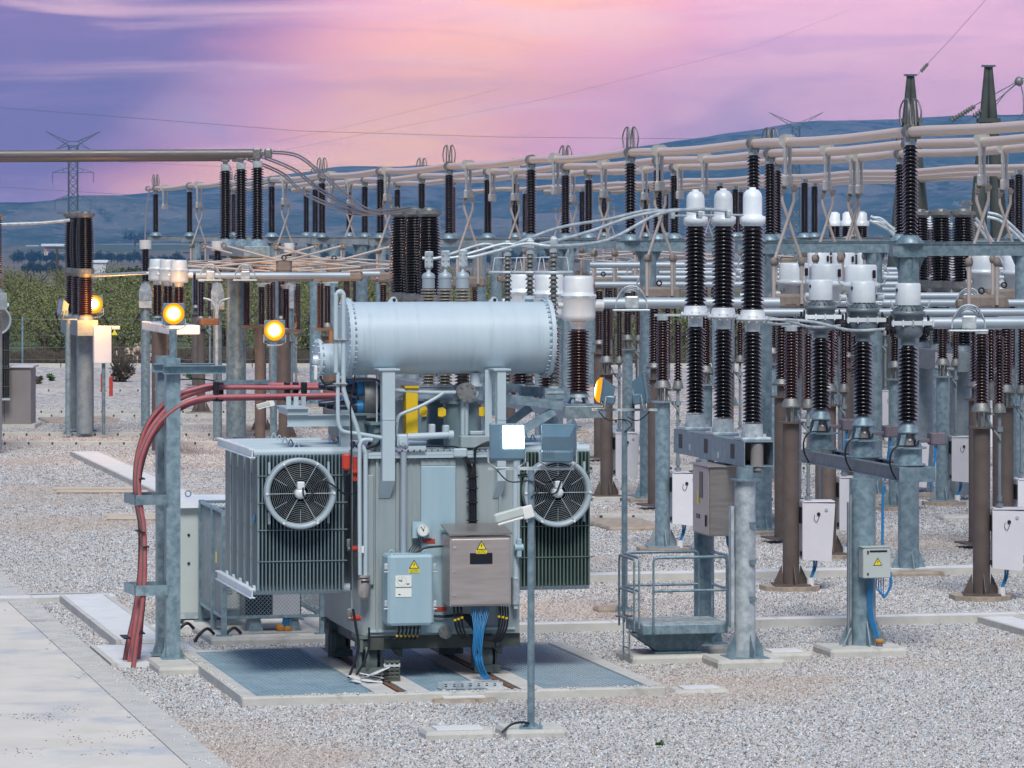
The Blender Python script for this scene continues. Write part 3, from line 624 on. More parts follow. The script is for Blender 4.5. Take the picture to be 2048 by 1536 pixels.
shed('far farmhouse with red roof seen between the right breaker columns', 1840, 1990, 520, 900, 1.4, 'concrete_white', 'red_paint')
# ================================================================ PYLONS
def pylon(label, pxc, ptop, Y, s=1.0):
    top = H - (ptop - HZ) * Y / F; zb = tz(Y); Ht = top - zb; t = thing('lattice_pylon', label, 'pylon', ((pxc - 1024) * Y / F, Y, zb), 0, 'lattice pylons on the skyline')
    k = Y / F; r = .15 * s; body = M(); hb = Ht - 28 * k
    def wd(z): return 5.2 - (5.2 - 2.4) * min(1, z / (hb * .45)) if z < hb * .45 else 2.4
    zs = [0]
    while zs[-1] < hb: zs.append(min(hb, zs[-1] + wd(zs[-1]) * .95))
    for z0, z1 in zip(zs, zs[1:]):
        a, b = wd(z0) * s, wd(z1) * s
        for q in range(4):
            c0 = [(-a, -a), (a, -a), (a, a), (-a, a)]; c1 = [(-b, -b), (b, -b), (b, b), (-b, b)]; n_ = (q + 1) % 4
            P0, P1, Q0, Q1 = [Vector((p[0] / 2, p[1] / 2, z)) for p, z in ((c0[q], z0), (c1[q], z1), (c0[n_], z0), (c1[n_], z1))]
            body.bar(P0, P1, r * 1.5); body.bar(P0, Q1, r * .8); body.bar(Q0, P1, r * .8); body.bar(P1, Q1, r * .8)
    body.obj('lattice_body', 'tower_steel', t)
    wing = M()
    for sg in (-1, 1):
        for yy in (-1.2, 1.2):
            o = Vector((sg * 1.2, yy, hb)); tip = Vector((sg * 54 * k, 0, Ht)); lo = Vector((sg * 34 * k, 0, hb - 1)); mid = Vector((sg * 10 * k, yy, hb + 7 * k))
            wing.bar((sg * 1.2, yy, hb + 8 * k), tip, r); wing.bar(o, tip, r); wing.bar(o, lo, r * .8); wing.bar(mid, lo, r * .8)
            for q in (.25, .5, .75): wing.bar(o.lerp(tip, q), Vector((sg * 1.2, yy, hb + 8 * k)).lerp(tip, q - .08), r * .6)
    for yy in (-1.2, 1.2): wing.bar((-10 * k, yy, hb + 8 * k), (10 * k, yy, hb + 8 * k), r)
    wing.obj('earth_wire_horns', 'tower_steel', t)
    for dz_, w_ in ((82, 41), (137, 36)):
        if hb < dz_ * k: continue
        am = M(); z = Ht - dz_ * k
        for sg in (-1, 1):
            for yy in (-1, 1): am.bar((sg * 1.2, yy, z), (sg * w_ * k, 0, z), r); am.bar((sg * 1.2, yy, z + 10 * k), (sg * w_ * k, 0, z), r * .8); am.bar((sg * 18 * k, yy * .6, z), (sg * 20 * k, yy * .6, z + 6 * k), r * .6)
            am.cyl((sg * w_ * k, 0, z), (sg * w_ * k, 0, z - 21 * k), .09, None, 5)
        am.obj('cross_arm', 'tower_steel', t)
    return t
pylon('tall grey lattice pylon with horned top in the left sky', 146, 263, 1080); pylon('distant lattice pylon with horned top in front of the right ridge', 1592, 225, 1290)
t = thing('wooden_pylon', 'dark T shaped wooden line pole among the far left fields', 'line pole', W(114, 590, 420)); m = M(); m.cyl((0, 0, -8), (0, 0, 4.9), .12, None, 8); m.obj('pole', 'bark', t); m = M(); m.box(-1.25, 1.25, -.07, .07, 4.85, 5.05); m.obj('cross_arm', 'bark', t)
m = M(); m.cyl((-1.2, 0, 4.85), (-1.2, 0, 4.15), .08, None, 8); m.obj('insulator', 'rod_cream', t)
t = thing('wooden_pylon', 'dark T shaped line pole behind the white equipment heads', 'line pole', W(417, 560, 520)); m = M(); m.cyl((0, 0, -8), (0, 0, 3.7), .14, None, 8); m.obj('pole', 'bark', t); m = M(); m.box(-3.3, 1.2, -.07, .07, 3.45, 3.65); m.obj('cross_arm', 'bark', t)
# overhead lines
def line(label, pts, r=.03, Y=600, sag=0, mt='tower_steel', name='overhead_line', group='overhead lines across the sky'):
    P = []
    for i in range(len(pts) - 1):
        for k in range(8):
            t = k / 8; x = pts[i][0] * (1 - t) + pts[i + 1][0] * t; y = pts[i][1] * (1 - t) + pts[i + 1][1] * t + sag * 4 * t * (1 - t); P.append(W(x, y, Y))
    P.append(W(*pts[-1], Y)); m = M(); m.tube(P, r, 5); return tag(m.obj(name, mt), label, 'power line', group)
line('uppermost thin line sagging from the left edge behind the busbars', [(-300, 196), (0, 215), (600, 262), (1000, 274), (1420, 278)], .034, 600)
line('thin line just under the left aluminium tube running right', [(-200, 312), (200, 322), (560, 338), (700, 342)], .02, 620)
line('lowest thin line crossing in front of the left hills', [(-200, 366), (0, 374), (300, 392), (420, 398)], .03, 620)
line('faint line rising from the peach glow to the upper right', [(540, 306), (760, 262), (1100, 196), (1500, 96), (1700, 20)], .016, 620)
line('fainter steeper line rising right through the peach glow', [(545, 285), (700, 252), (1000, 178)], .016, 620)
for k, (y, l) in enumerate(((432, 'upper'), (440, 'middle'), (452, 'lower'))): line(l + ' distribution line before the right hill slope', [(1560, y), (1800, y + 6), (2100, y + 4)], .02, 420)
# haze
hz = M(); hz.box(-6500, 6500, -20, 7150, -60, 260); o = hz.obj('haze', 'gravel_bed'); m_ = bpy.data.materials.new('haze'); m_.use_nodes = True; nt = m_.node_tree; nt.nodes.clear()
out = N('ShaderNodeOutputMaterial'); pv = N('ShaderNodeVolumePrincipled'); pv.inputs['Color'].default_value = (.12, .42, .88, 1); pv.inputs['Density'].default_value = 1.4e-4; lk(pv.outputs[0], out.inputs['Volume'])
o.data.materials.clear(); o.data.materials.append(m_); o.display_type = 'WIRE'; tag(o, kind='stuff', label='thin blue evening haze over the whole valley and yard', cat='haze')
# ================================================================ TRANSFORMER SLAB
T = Fr(AB(0, 0, 0)); OT = G(855, 1345, .13); T = Fr((OT.x, OT.y, 0))          # local origin: between the front wheels
def TA(a, b, z=0): return AB(a, b, z)
aL, b0_ = toab(OT)
def La(px, py, z): return T.R @ (G(px, py, z) - T.o)        # local point on a horizontal plane
Z0 = .12
fl_, fr2, bl_ = La(485, 1395, Z0), La(1335, 1375, Z0), La(385, 1300, Z0)
X0, X1, Y0_, Y1_ = fl_.x, fr2.x + .02, fl_.y, bl_.y
mat('grating_steel', (.30, .45, .54), .4, .2, (.42, .55, .63), 3, .5)
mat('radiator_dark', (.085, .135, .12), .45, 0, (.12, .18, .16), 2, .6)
t = thing('transformer_slab', 'concrete oil pit slab with steel gratings and two rails under the big transformer', 'slab', T.o, YAW)
rx = [La(740, 1345, .13).x, La(970, 1345, .13).x]
m = M(); g = [X0, X0 + .18, rx[0] - .33, rx[0] + .33, rx[1] - .33, rx[1] + .33, X1 - .20, X1]; yb, yf = Y1_ - .12, Y0_ + .13
for i in (0, 2, 4, 6):
    if i in (2, 4): c = rx[i // 2 - 1]; m.box(g[i], c - .07, yf, yb, -.2, Z0); m.box(c + .07, g[i + 1], yf, yb, -.2, Z0)
    else: m.box(g[i], g[i + 1], yf, yb, -.2, Z0)
m.box(X0, X1, Y0_, yf - .001, -.2, Z0, 0, .02); m.box(X0, X1, yb + .001, Y1_, -.2, Z0, 0, .02); m.obj('concrete_frame', 'concrete', t)
for c in rx:
    m = M(); m.box(c - .068, c + .068, yf, yb, -.1, .05); m.box(c - .03, c + .03, yf, yb, .05, .115); m.obj('rail', 'rust', t)
for i in (1, 3, 5):
    m = M(); x = g[i] + .012
    while x < g[i + 1] - .02: m.box(x, x + .014, yf + .01, yb - .01, .075, .108); x += .055
    y = yf + .02
    while y < yb: m.box(g[i] + .01, g[i + 1] - .01, y, y + .012, .072, .1095); y += .115
    for q in (g[i] + .003, g[i + 1] - .012): m.box(q, q + .009, yf + .003, yb - .003, .06, .112)
    m.obj('grating', 'grating_steel', t)
m = M(); m.box(X0 + .1, X1 - .1, yf, yb, -.19, -.15); m.obj('pit_floor', 'tower_steel', t)
# ================================================================ TRANSFORMER
tr = thing('power_transformer', 'big pale blue green oil transformer on flanged wheels with long drum on top', 'transformer', T.o, YAW)
def part(name, mt, m, par=None): return m.obj(name, mt, par or tr)
D = 2.15      # distance between the wheel axles
ZB = T.Z(880, 1266, 0)
# wheels
for px, yl in ((740, 0), (970, 0), (740, D), (970, D)):
    x = T.X(px, 0); z0 = .118; r = .19
    m = M(); m.cyl((x - .055, yl, z0 + r), (x + .055, yl, z0 + r), r, None, 28); m.cyl((x - .085, yl, z0 + r), (x - .055, yl, z0 + r), r + .03, None, 28); m.cyl((x + .055, yl, z0 + r), (x + .12, yl, z0 + r), .05)
    w = part('wheel', 'frame_olive', m)
    m = M(); 
    for sx in (-.14, .12): m.box(x + sx - .015, x + sx + .015, yl - .11, yl + .11, z0 + .06, z0 + .46); m.box(x + sx - .02, x + sx + .02, yl - .16, yl + .16, z0 + .30, z0 + .46)
    m.box(x - .2, x + .2, yl - .17, yl + .17, z0 + .46, z0 + .50); m.box(x - .16, x + .16, yl - .14, yl + .14, z0 + .50, ZB - .14); m.box(x - .17, x + .15, yl - .18, yl - .15, z0 + .02, z0 + .11)
    for sx in (-.11, .09): m.cyl((x + sx, yl - .2, z0 + .065), (x + sx, yl - .17, z0 + .065), .018, None, 8)
    part('wheel_bracket', 'frame_olive', m)
# under frame
m = M(); xl, xr = T.X(735, 0), T.X(1035, 0)
for y in (-.14, D + .02): m.box(xl - .08, xr, y, y + .12, ZB - .17, ZB - .01)
for x in (rx[0], rx[1]): m.box(x - .09, x + .09, -.3, D + .3, ZB - .16, ZB - .02)
m.box(xl - .05, xr - .02, -.1, D + .1, ZB - .06, ZB); part('under_frame', 'dark_olive_steel', m)
for px in (800, 1000):
    x = T.X(px, -.14); m = M(); m.prism([(x - .1, ZB - .17), (x + .02, ZB - .17), (x + .02, ZB - .26), (x - .02, ZB - .26)], -.2, 0); part('jacking_lug', 'dark_olive_steel', m)
# tank
ZT = T.Z(870, 915, -.2)
def clip(x): return x
TYF, TYB = -.2, D + .2
m = M(); m.slab([(xl, TYF), (xr - .02, TYF), (xr - .02, TYB), (xl - .12, TYB), (xl - .12, TYF + .14)], ZB, ZT); tank = part('tank', 'tank_paint', m)
m = M()     # cover with bolted rim
lx0, lx1 = T.X(722, TYF), T.X(1036, TYF)
m.slab([(lx0 + .08, TYF - .07), (lx1, TYF - .07), (lx1, TYB + .07), (lx0 - .12, TYB + .07), (lx0 - .12, TYF + .14)], ZT, ZT + .035); m.slab([(lx0 + .09, TYF - .06), (lx1 - .01, TYF - .06), (lx1 - .01, TYB + .06), (lx0 - .11, TYB + .06), (lx0 - .11, TYF + .15)], ZT + .038, ZT + .075)
cov = part('cover', 'tank_light', m); m = M(); x = lx0 + .13
while x < lx1 - .04: m.cyl((x, TYF - .045, ZT - .035), (x, TYF - .045, ZT + .10), .010, None, 6); x += .075
y = TYF + .2
while y < TYB: m.cyl((lx0 - .095, y, ZT - .035), (lx0 - .095, y, ZT + .10), .010, None, 6); y += .09
m.obj('bolt_row', 'cast_fitting', cov)
def fbox(name, mt, x0, y0, x1, y1, ya, yb, bev=0, par=None):
    m = M(); T.rect(m, x0, y0, x1, y1, ya, yb, bev); return part(name, mt, m, par)
# stiffeners and raised panels on the front
fbox('raised_panel', 'cabinet_blue', 842, 932, 912, 1266, TYF - .05, TYF - .002, .01); fbox('raised_panel_cap', 'tank_paint', 842, 918, 912, 931, TYF - .03, TYF - .002)
fbox('stiffener', 'tank_paint', 731, 950, 748, 1170, TYF - .05, TYF - .002, .01); fbox('stiffener', 'tank_paint', 752, 905, 757, 1262, TYF - .035, TYF - .002); fbox('stiffener', 'tank_paint', 792, 925, 798, 1262, TYF - .03, TYF - .002); fbox('stiffener', 'tank_paint', 998, 925, 1003, 1262, TYF - .03, TYF - .002)
m = M(); y = 960
while y < 1165: p = T.pt(733, y, TYF - .05); m.cyl((p.x, p.y - .012, p.z), (p.x, p.y, p.z), .012, None, 6); y += 17
m.obj('bolt_row', 'tank_light', tank)
m = M(); T.rect(m, 735, 1257, 1030, 1262, TYF - .03, TYF - .002); part('bottom_flange', 'tank_light', m)
# valves at the bottom
p = T.pt(886, 1262, TYF); m = M(); m.cyl((p.x, p.y, p.z), (p.x, p.y - .13, p.z), .05, None, 16); m.cyl((p.x, p.y - .10, p.z), (p.x, p.y - .16, p.z), .082, None, 24)
for i in range(6): g_ = i * 1.047; m.cyl((p.x + .062 * math.cos(g_), p.y - .18, p.z + .062 * math.sin(g_)), (p.x + .062 * math.cos(g_), p.y - .16, p.z + .062 * math.sin(g_)), .009, None, 6)
part('drain_valve', 'cast_fitting', m)
# ---- radiators
FY = -.12
def radiator(px0, px1, py0, py1, y0, n, fins, side):
    x0, x1 = T.X(px0, y0), T.X(px1, y0); zt, zb = T.Z(px0, py0, y0), T.Z(px0, py1, y0)
    for k in range(n):
        yy = y0 + k * .545; m = M(); st = (x1 - x0) / fins; dp = .43
        for i in range(fins):
            x = x0 + (i + .5) * st; m.box(x - .009, x + .009, yy, yy + dp, zb, zt, 0, .004)
            if i == 0 and side < 0:
                e_ = M(); e_.box(x - .012, x - .0068, yy - .001, yy + dp + .001, zb + .01, zt - .01); EP = e_  # lighter sheet on the outer fin: light on the left side painted in
            if i in (0, fins - 1): m.box(x - .012, x + .012, yy + .012, yy + dp - .012, zb + .02, zt - .02)
        for q in range(1, 5): z = zt - (zt - zb) * (q * .2 + (.0 if q < 4 else .03)) + .08; m.box(x0, x1 + .03, yy - .012, yy - .002, z - .006, z + .006)
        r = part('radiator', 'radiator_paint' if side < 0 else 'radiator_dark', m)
        if side < 0: EP.obj('lit_side_face', 'tank_light', r)
        h = M(); xa = x0 - .02; xb = x1 + .12 if side < 0 else x1 + .02
        if side > 0: xa = x0 - .14
        h.cyl((xa, yy + dp / 2, zt + .01), (xb, yy + dp / 2, zt + .01), .075, None, 14); e = xb if side < 0 else xa
        h.cyl((e, yy + dp / 2, zt + .01), (e + .10 * -side, yy + dp / 2, zt - .06), .085, .06, 12); h.cyl((e + .11 * -side, yy + dp / 2, zt + .01), (e + .14 * -side, yy + dp / 2, zt + .01), .11, None, 14); h.obj('header_pipe', 'tank_light', r)
        h = M(); h.cyl((xa, yy + dp / 2, zb), (xb, yy + dp / 2, zb), .06, None, 14); h.cyl((e + .11 * -side, yy + dp / 2, zb), (e + .14 * -side, yy + dp / 2, zb), .11, None, 14); h.obj('header_pipe', 'tank_light', r)
        h = M(); cx = (x0 + x1) / 2 - .02 + .02 * k; h.tube([(cx - .07, yy + dp / 2, zt + .07), (cx - .035, yy + dp / 2, zt + .085), (cx, yy + dp / 2, zt + .15), (cx + .035, yy + dp / 2, zt + .085), (cx + .07, yy + dp / 2, zt + .07)], .008, 6, 4); h.obj('lifting_eye', 'tank_light', r)
    return x0, x1, zt, zb
RL = radiator(514, 690, 911, 1183, FY, 5, 24, -1); RR = radiator(1038, 1182, 905, 1174, FY, 5, 20, 1)
m = M()      # tie beams across the outer ends of the left radiators
for z, dz_ in ((RL[2] + .02, .05), (RL[3] - .03, .05)):
    x = RL[0] - .05; m.box(x - .05, x + .02, FY - .05, FY + 2.75, z + dz_, z + dz_ + .012); m.box(x - .05, x + .02, FY - .05, FY + 2.75, z - dz_, z - dz_ + .012); m.box(x - .02, x - .01, FY - .05, FY + 2.75, z - dz_, z + dz_)
part('tie_beam', 'white_cap', m)
p = T.pt(509, 1040, FY); m = M(); m.cyl((RL[0] - .008, FY + .09, p.z), (RL[0] - .002, FY + .09, p.z), .06, None, 20); 
m = M(); m.lathe((RL[0] - .006, FY + .20, p.z), [(0, -.004), (.05, -.004), (.05, .004)], 20, (-1, 0, 0)); o = part('round_label', 'cable_blue', m); o.scale = (1, 1, 1)
# ---- fans
def fan(pxc, pyc, rpx, yl, cable):
    c = T.pt(pxc, pyc, yl); k = T.sc(pxc, yl); r = rpx * k
    m = M(); m.lathe((c.x, yl + .17, c.z), [(r * .985, 0), (r * .985, .04), (r * .93, .14), (r, .17), (r * 1.0, .185), (r * .91, .185), (r * .87, .165), (r * .845, .12), (r * .845, .0)], 64, (0, -1, 0))
    for sx in (-1, 1):
        for sz in (-1, 1): m.box(c.x + sx * r * .84 - .012, c.x + sx * r * .84 + .012, yl + .10, yl + .16, c.z + sz * r * .7 - .07, c.z + sz * r * .7 + .07)
    f = part('cooling_fan', 'fan_paint', m)
    m = M(); q = .15 * r
    n = 14
    for i in range(n): rr = r * (.24 + .66 * i / (n - 1)); m.ring((c.x, yl - .01 + .045 * (rr / r) ** 2, c.z), rr, .0015, 'y', 56, 4)
    for i in range(6): g_ = i * math.pi / 3; m.cyl((c.x + r * .12 * math.cos(g_), yl - .015, c.z + r * .12 * math.sin(g_)), (c.x + r * .95 * math.cos(g_), yl - .02, c.z + r * .95 * math.sin(g_)), .0045, None, 5)
    for i in range(6): g_ = (i + .5) * math.pi / 3; m.cyl((c.x + r * .45 * math.cos(g_), yl - .008, c.z + r * .45 * math.sin(g_)), (c.x + r * .9 * math.cos(g_), yl + .01, c.z + r * .9 * math.sin(g_)), .003, None, 4)
    m.obj('fan_guard', 'galvanised_light', f)
    m = M()
    for i in range(6): g_ = i * math.pi / 3; m.cyl((c.x + r * .95 * math.cos(g_), yl - .03, c.z + r * .95 * math.sin(g_)), (c.x + r * .95 * math.cos(g_), yl, c.z + r * .95 * math.sin(g_)), .016, None, 8)
    m.obj('guard_knobs', 'white_plastic', f)
    m = M(); m.lathe((c.x, yl + .12, c.z), [(r * .16, 0), (r * .16, .10), (r * .14, .16), (r * .05, .175), (0, .175)], 20, (0, -1, 0)); m.box(c.x - r * .1, c.x + r * .1, yl - .05, yl + .03, c.z + r * .12, c.z + r * .33, 0, .008); m.obj('motor', 'head_white', f)
    m = M()
    for i in range(6):
        g_ = i * math.pi / 3 + .3; cs, sn = math.cos(g_), math.sin(g_); v = []
        for rr, wd_, tw in ((.17, .13, .05), (.5, .32, .035), (.84, .50, .02)):
            for s_ in (-1, 1): v.append((c.x + r * (rr * cs - s_ * wd_ * sn), yl + .09 + s_ * tw, c.z + r * (rr * sn + s_ * wd_ * cs)))
        m.add(v, [(0, 1, 3, 2), (2, 3, 5, 4)], True)
    m.obj('fan_blades', 'fan_black', f)
    m = M(); m.tube([T.pt(*q) for q in cable], .011, 6, 6); m.obj('power_lead', 'rubber_black', f)
fan(601, 987, 71.5, FY - .22, [(606, 975, FY - .27), (608, 992, FY - .29), (622, 990, FY - .28), (632, 968, FY - .26), (650, 962, FY - .26), (672, 975, FY - .26), (690, 988, FY - .2), (712, 985, FY - .1), (722, 965, FY)])
fan(1116, 985, 69.5, FY - .22, [(1122, 962, FY - .28), (1112, 985, FY - .3), (1098, 985, FY - .28), (1080, 968, FY - .26), (1060, 955, FY - .2), (1035, 950, FY - .1)])
m = M()      # surfaces behind the radiators stay dark: pipes between tank and radiators
for k in range(5):
    yy = FY + k * .545 + .235
    for zz, a, b in ((RL[2] + .01, RL[1] + .2, xl), (RL[3], RL[1] + .2, xl), (RR[2] + .01, xr - .05, RR[0] - .2), (RR[3], xr - .05, RR[0] - .2)): m.cyl((a, yy, zz), (b, yy, zz), .055, None, 12)
part('oil_pipes', 'tank_light', m)
# ---- conservator
CY = .28; k = T.sc(880, CY); rc = 72.5 * k; c0 = T.pt(693, 677, CY); c1 = T.pt(1090, 677, CY); zc = c0.z
m = M(); m.cyl((c0.x, CY, zc), (c1.x, CY, zc), rc, None, 64)
co = part('conservator', 'conservator_paint', m)
for x, s_ in ((c0.x, -1), (c1.x, 1)):
    m = M(); m.cyl((x - .018 + s_ * .0, CY, zc), (x + .018, CY, zc), rc + .055, None, 64); m.cyl((x + s_ * .018, CY, zc), (x + s_ * .036, CY, zc), rc + .045, None, 64)
    for i in range(40): g_ = i * math.pi / 20; y, z = CY + (rc + .03) * math.cos(g_), zc + (rc + .03) * math.sin(g_); m.cyl((x - .05, y, z), (x + .05, y, z), .011, None, 6)
    m.obj('end_flange', 'conservator_paint', co)
for px in (785, 986):
    m = M(); p = T.pt(px, 608, CY); m.prism([(p.x - .06, p.z - .02), (p.x + .06, p.z - .02), (p.x + .06, p.z + .05), (p.x + .03, p.z + .09), (p.x - .01, p.z + .09), (p.x - .06, p.z + .03)], CY - .01, CY + .01); 
    l_ = m.obj('lifting_lug', 'conservator_paint', co); m = M(); m.cyl((p.x + .02, CY - .013, p.z + .05), (p.x + .02, CY - .0105, p.z + .05), .022, None, 12); m.obj('lug_hole', 'rubber_black', l_)
m = M(); p = T.pt(1058, 606, CY); m.cyl((p.x, CY, p.z - .02), (p.x, CY, p.z + .05), .05); m.cyl((p.x, CY, p.z + .05), (p.x, CY, p.z + .09), .085, None, 20); m.obj('filler_neck', 'conservator_paint', co)
q0 = T.pt(637, 719, CY); q1 = T.pt(690, 719, CY); r2 = 31.5 * k; m = M(); m.cyl((q0.x, CY, q0.z), (q1.x, CY, q0.z), r2, None, 40); m.cyl((q0.x - .02, CY, q0.z), (q0.x + .012, CY, q0.z), r2 + .06, None, 40)
for i in range(16): g_ = i * math.pi / 8; y, z = CY + (r2 + .035) * math.cos(g_), q0.z + (r2 + .035) * math.sin(g_); m.cyl((q0.x - .045, y, z), (q0.x + .04, y, z), .011, None, 6)
sm_ = m.obj('small_conservator', 'conservator_paint', co); m = M(); m.cyl((q0.x - .02, CY - .05, q0.z), (q0.x - .08, CY - .05, q0.z), .06, .05, 16); m.obj('oil_level_gauge', 'head_white', sm_); m = M(); m.box(q0.x - .07, q0.x - .03, CY - .12, CY - .05, q0.z - .25, q0.z - .07, 0, .01); m.obj('level_switch_box', 'white_plastic', sm_)
for px, px2 in ((765, 790), (995, 1012)):      # the two long brackets that carry the drum
    ys = TYF - .16; xa, xb = T.X(px, ys), T.X(px2, ys); zt = T.Z(px, 741, ys); zm = T.Z(px, 962, ys); zb_ = T.Z(px, 998, ys)
    m = M(); m.box(xa, xb, ys, ys + .012, zm, zt); 
    m.box(xa, xa + .012, ys + .0125, ys + .14, zm, zt); m.box(xa - .0, xb + .0, ys - .006, ys + .16, T.Z(px, 838, ys) - .012, T.Z(px, 838, ys))
    m.add([(xa, ys, zm), (xb, ys, zm), (xb - .03, ys + .15, zb_), (xa - .03, ys + .15, zb_), (xb, ys + .15, zm), (xa, ys + .15, zm)], [(0, 1, 2, 3), (1, 4, 2), (0, 3, 5), (5, 3, 2, 4)])
    m.box(xa - .05, xb + .06, ys - .02, CY, zt, zt + .02); m.box(xa - .09 if px > 900 else xa - .02, xa - .004, ys + .3, ys + .315, zm + .3, zt)
    part('drum_bracket', 'tank_light', m)
m = M(); T.vc(m, 988, 745, 1030, 5.5, TYF + .15); 
# ---- pipes on the left
def tp(name, mt, pts, r, yl=0, sub=5, n=8, par=None): m = M(); m.tube(T.P(pts, yl), r, n, sub); return part(name, mt, m, par)
yp = TYF - .1
tp('breather_pipe', 'tank_light', [(672, 745), (672, 600), (674, 588), (680, 583), (686, 588), (687, 602), (687, 690), (687, 762), (690, 790), (712, 850), (722, 885), (730, 905), (731, 930), (731, 1150)], .030, yp, 6)
tp('breather_pipe', 'tank_light', [(676, 745), (676, 830), (680, 855), (690, 864), (720, 868), (765, 876), (790, 878)], .026, yp, 5)
tp('breather_pipe', 'tank_light', [(745, 880), (727, 880), (720, 890), (719, 905), (719, 1000), (720, 1150)], .026, yp - .03, 5)
m = M(); 
for px, py in ((680, 680), (680, 768)): p = T.pt(px, py, yp); m.box(p.x - .09, p.x + .09, yp - .05, yp + .05, p.z - .015, p.z + .015, 0, .01)
part('pipe_clamp', 'cast_fitting', m)
p = T.pt(728, 1150, yp); k = T.sc(728, yp); m = M(); m.cyl((p.x, yp, p.z), (p.x, yp, p.z - .03), .075, None, 20); m.lathe((p.x, yp, p.z - .10), [(.03, .07), (.06, .05), (.075, .03), (.078, 0), (.078, -.16), (.06, -.18), (.03, -.19), (.03, -.235), (0, -.235)], 24); part('silica_gel_breather', 'stainless', m)
m = M(); m.box(p.x - .05, p.x + .05, yp - .082, yp - .05, p.z - .085, p.z - .06); part('breather_label', 'dark_blue_black', m)
# clamps marked pink/white on the pipes
m = M(); T.rect(m, 717, 1088, 722, 1104, yp - .05, yp - .03); T.rect(m, 723, 1092, 728, 1106, yp - .05, yp - .035); part('pipe_tape', 'white_plastic', m)
# red parts between radiator and tank
fbox('red_lever', 'red_paint', 685, 908, 702, 940, TYF - .12, TYF - .05, .02); fbox('red_bracket', 'red_paint', 704, 914, 715, 962, TYF - .02, TYF + .05)
for y_ in (944, 1097, 1236):
    p = T.pt(712, y_, TYF); m = M(); m.sheds((p.x + .05, TYF - .02, p.z), 0, .12, .022, .04, .026, 12, axis=(-1, 0, 0)); part('support_insulator', 'red_paint', m)
    m = M(); m.cyl((p.x - .07, TYF - .02, p.z), (p.x - .11, TYF - .02, p.z), .03, None, 10); m.box(p.x - .12, p.x - .06, TYF - .05, TYF + .01, p.z + .02, p.z + .12, 0, .01); part('earthing_clamp', 'cast_fitting', m)
tp('earth_bar', 'galvanised_dull', [(703, 900), (704, 1000), (703, 1100), (704, 1225)], .012, TYF - .06, 2)
# ---- yellow panel, tap changer gear
fbox('yellow_box', 'yellow_paint', 812, 775, 836, 870, TYF + .35, TYF + .55, .006); fbox('yellow_box_cap', 'yellow_paint', 810, 772, 838, 776, TYF + .32, TYF + .58)
p = T.pt(805, 883, TYF - .08); m = M(); m.box(p.x - .08, p.x + .06, TYF - .16, TYF + .02, p.z - .07, p.z + .09, 0, .02); m.cyl((p.x - .02, TYF - .2, p.z), (p.x - .02, TYF - .16, p.z), .045, None, 18); m.cyl((p.x - .02, TYF - .21, p.z), (p.x - .02, TYF - .2, p.z), .018, None, 10); part('bevel_gear', 'tank_light', m)
a, b = T.pt(815, 874, TYF - .06), T.pt(898, 874, TYF + .0); m = M(); m.cyl((a.x, TYF - .06, a.z), (b.x, TYF - .06, a.z + .02), .045, .038, 16); m.cyl((b.x - .02, TYF - .06, a.z + .02), (b.x + .04, TYF - .06, a.z + .02), .055, None, 14); part('tap_changer_shaft', 'tank_light', m)
fbox('shaft_tray', 'tank_light', 812, 892, 852, 899, TYF - .12, TYF - .05); 
m = M(); T.vc(m, 807, 903, 1108, 6.5, TYF - .11); part('drive_shaft', 'aluminium_white', m)
# cover rim clamp & blocks
fbox('cover_clamp', 'tank_light', 908, 897, 935, 914, TYF - .11, TYF - .05, .015); fbox('cable_duct', 'tank_paint', 922, 872, 1000, 895, TYF + .1, TYF + .3, .01); fbox('cable_duct', 'tank_light', 940, 862, 1000, 870, TYF + .35, TYF + .45, .01)
# Buchholz relay and elbow
yq = TYF + .35; k = T.sc(940, yq)
p = T.pt(950, 745, yq); m = M(); m.cyl((p.x, yq, p.z), (p.x, yq, T.Z(950, 768, yq)), .065, None, 18); z = T.Z(950, 770, yq); m.cyl((p.x, yq, z + .015), (p.x, yq, z - .015), .105, None, 24); m.tube([(p.x, yq, z), (p.x, yq, z - .09), (p.x - .03, yq, z - .15), (p.x - .1, yq, z - .17)], .06, 14, 4); part('oil_elbow', 'tank_light', m)
p2 = T.pt(933, 785, yq - .08); m = M(); m.cyl((p2.x, yq - .12, p2.z), (p2.x, yq + .02, p2.z), .12, None, 28)
for i in range(8): g_ = i * .785; m.cyl((p2.x + .095 * math.cos(g_), yq - .135, p2.z + .095 * math.sin(g_)), (p2.x + .095 * math.cos(g_), yq - .12, p2.z + .095 * math.sin(g_)), .013, None, 6)
part('gas_relay', 'cast_fitting', m)
m = M(); T.vc(m, 929, 800, 890, 8.5, yq); part('oil_pipe', 'tank_light', m); m = M(); T.vc(m, 929.5, 803, 889, 1.6, yq - .056); part('sight_glass', 'glass_pane', m)
tp('vent_pipe', 'tank_light', [(788, 780), (812, 782), (860, 785), (918, 785)], .026, yq + .02, 3)
tp('vent_pipe', 'tank_light', [(888, 785), (870, 797), (836, 815), (803, 828), (795, 840), (792, 870)], .022, TYF + .2, 3)
tp('vent_pipe', 'tank_light', [(792, 800), (805, 793), (815, 786), (822, 780)], .018, yq + .1, 2)
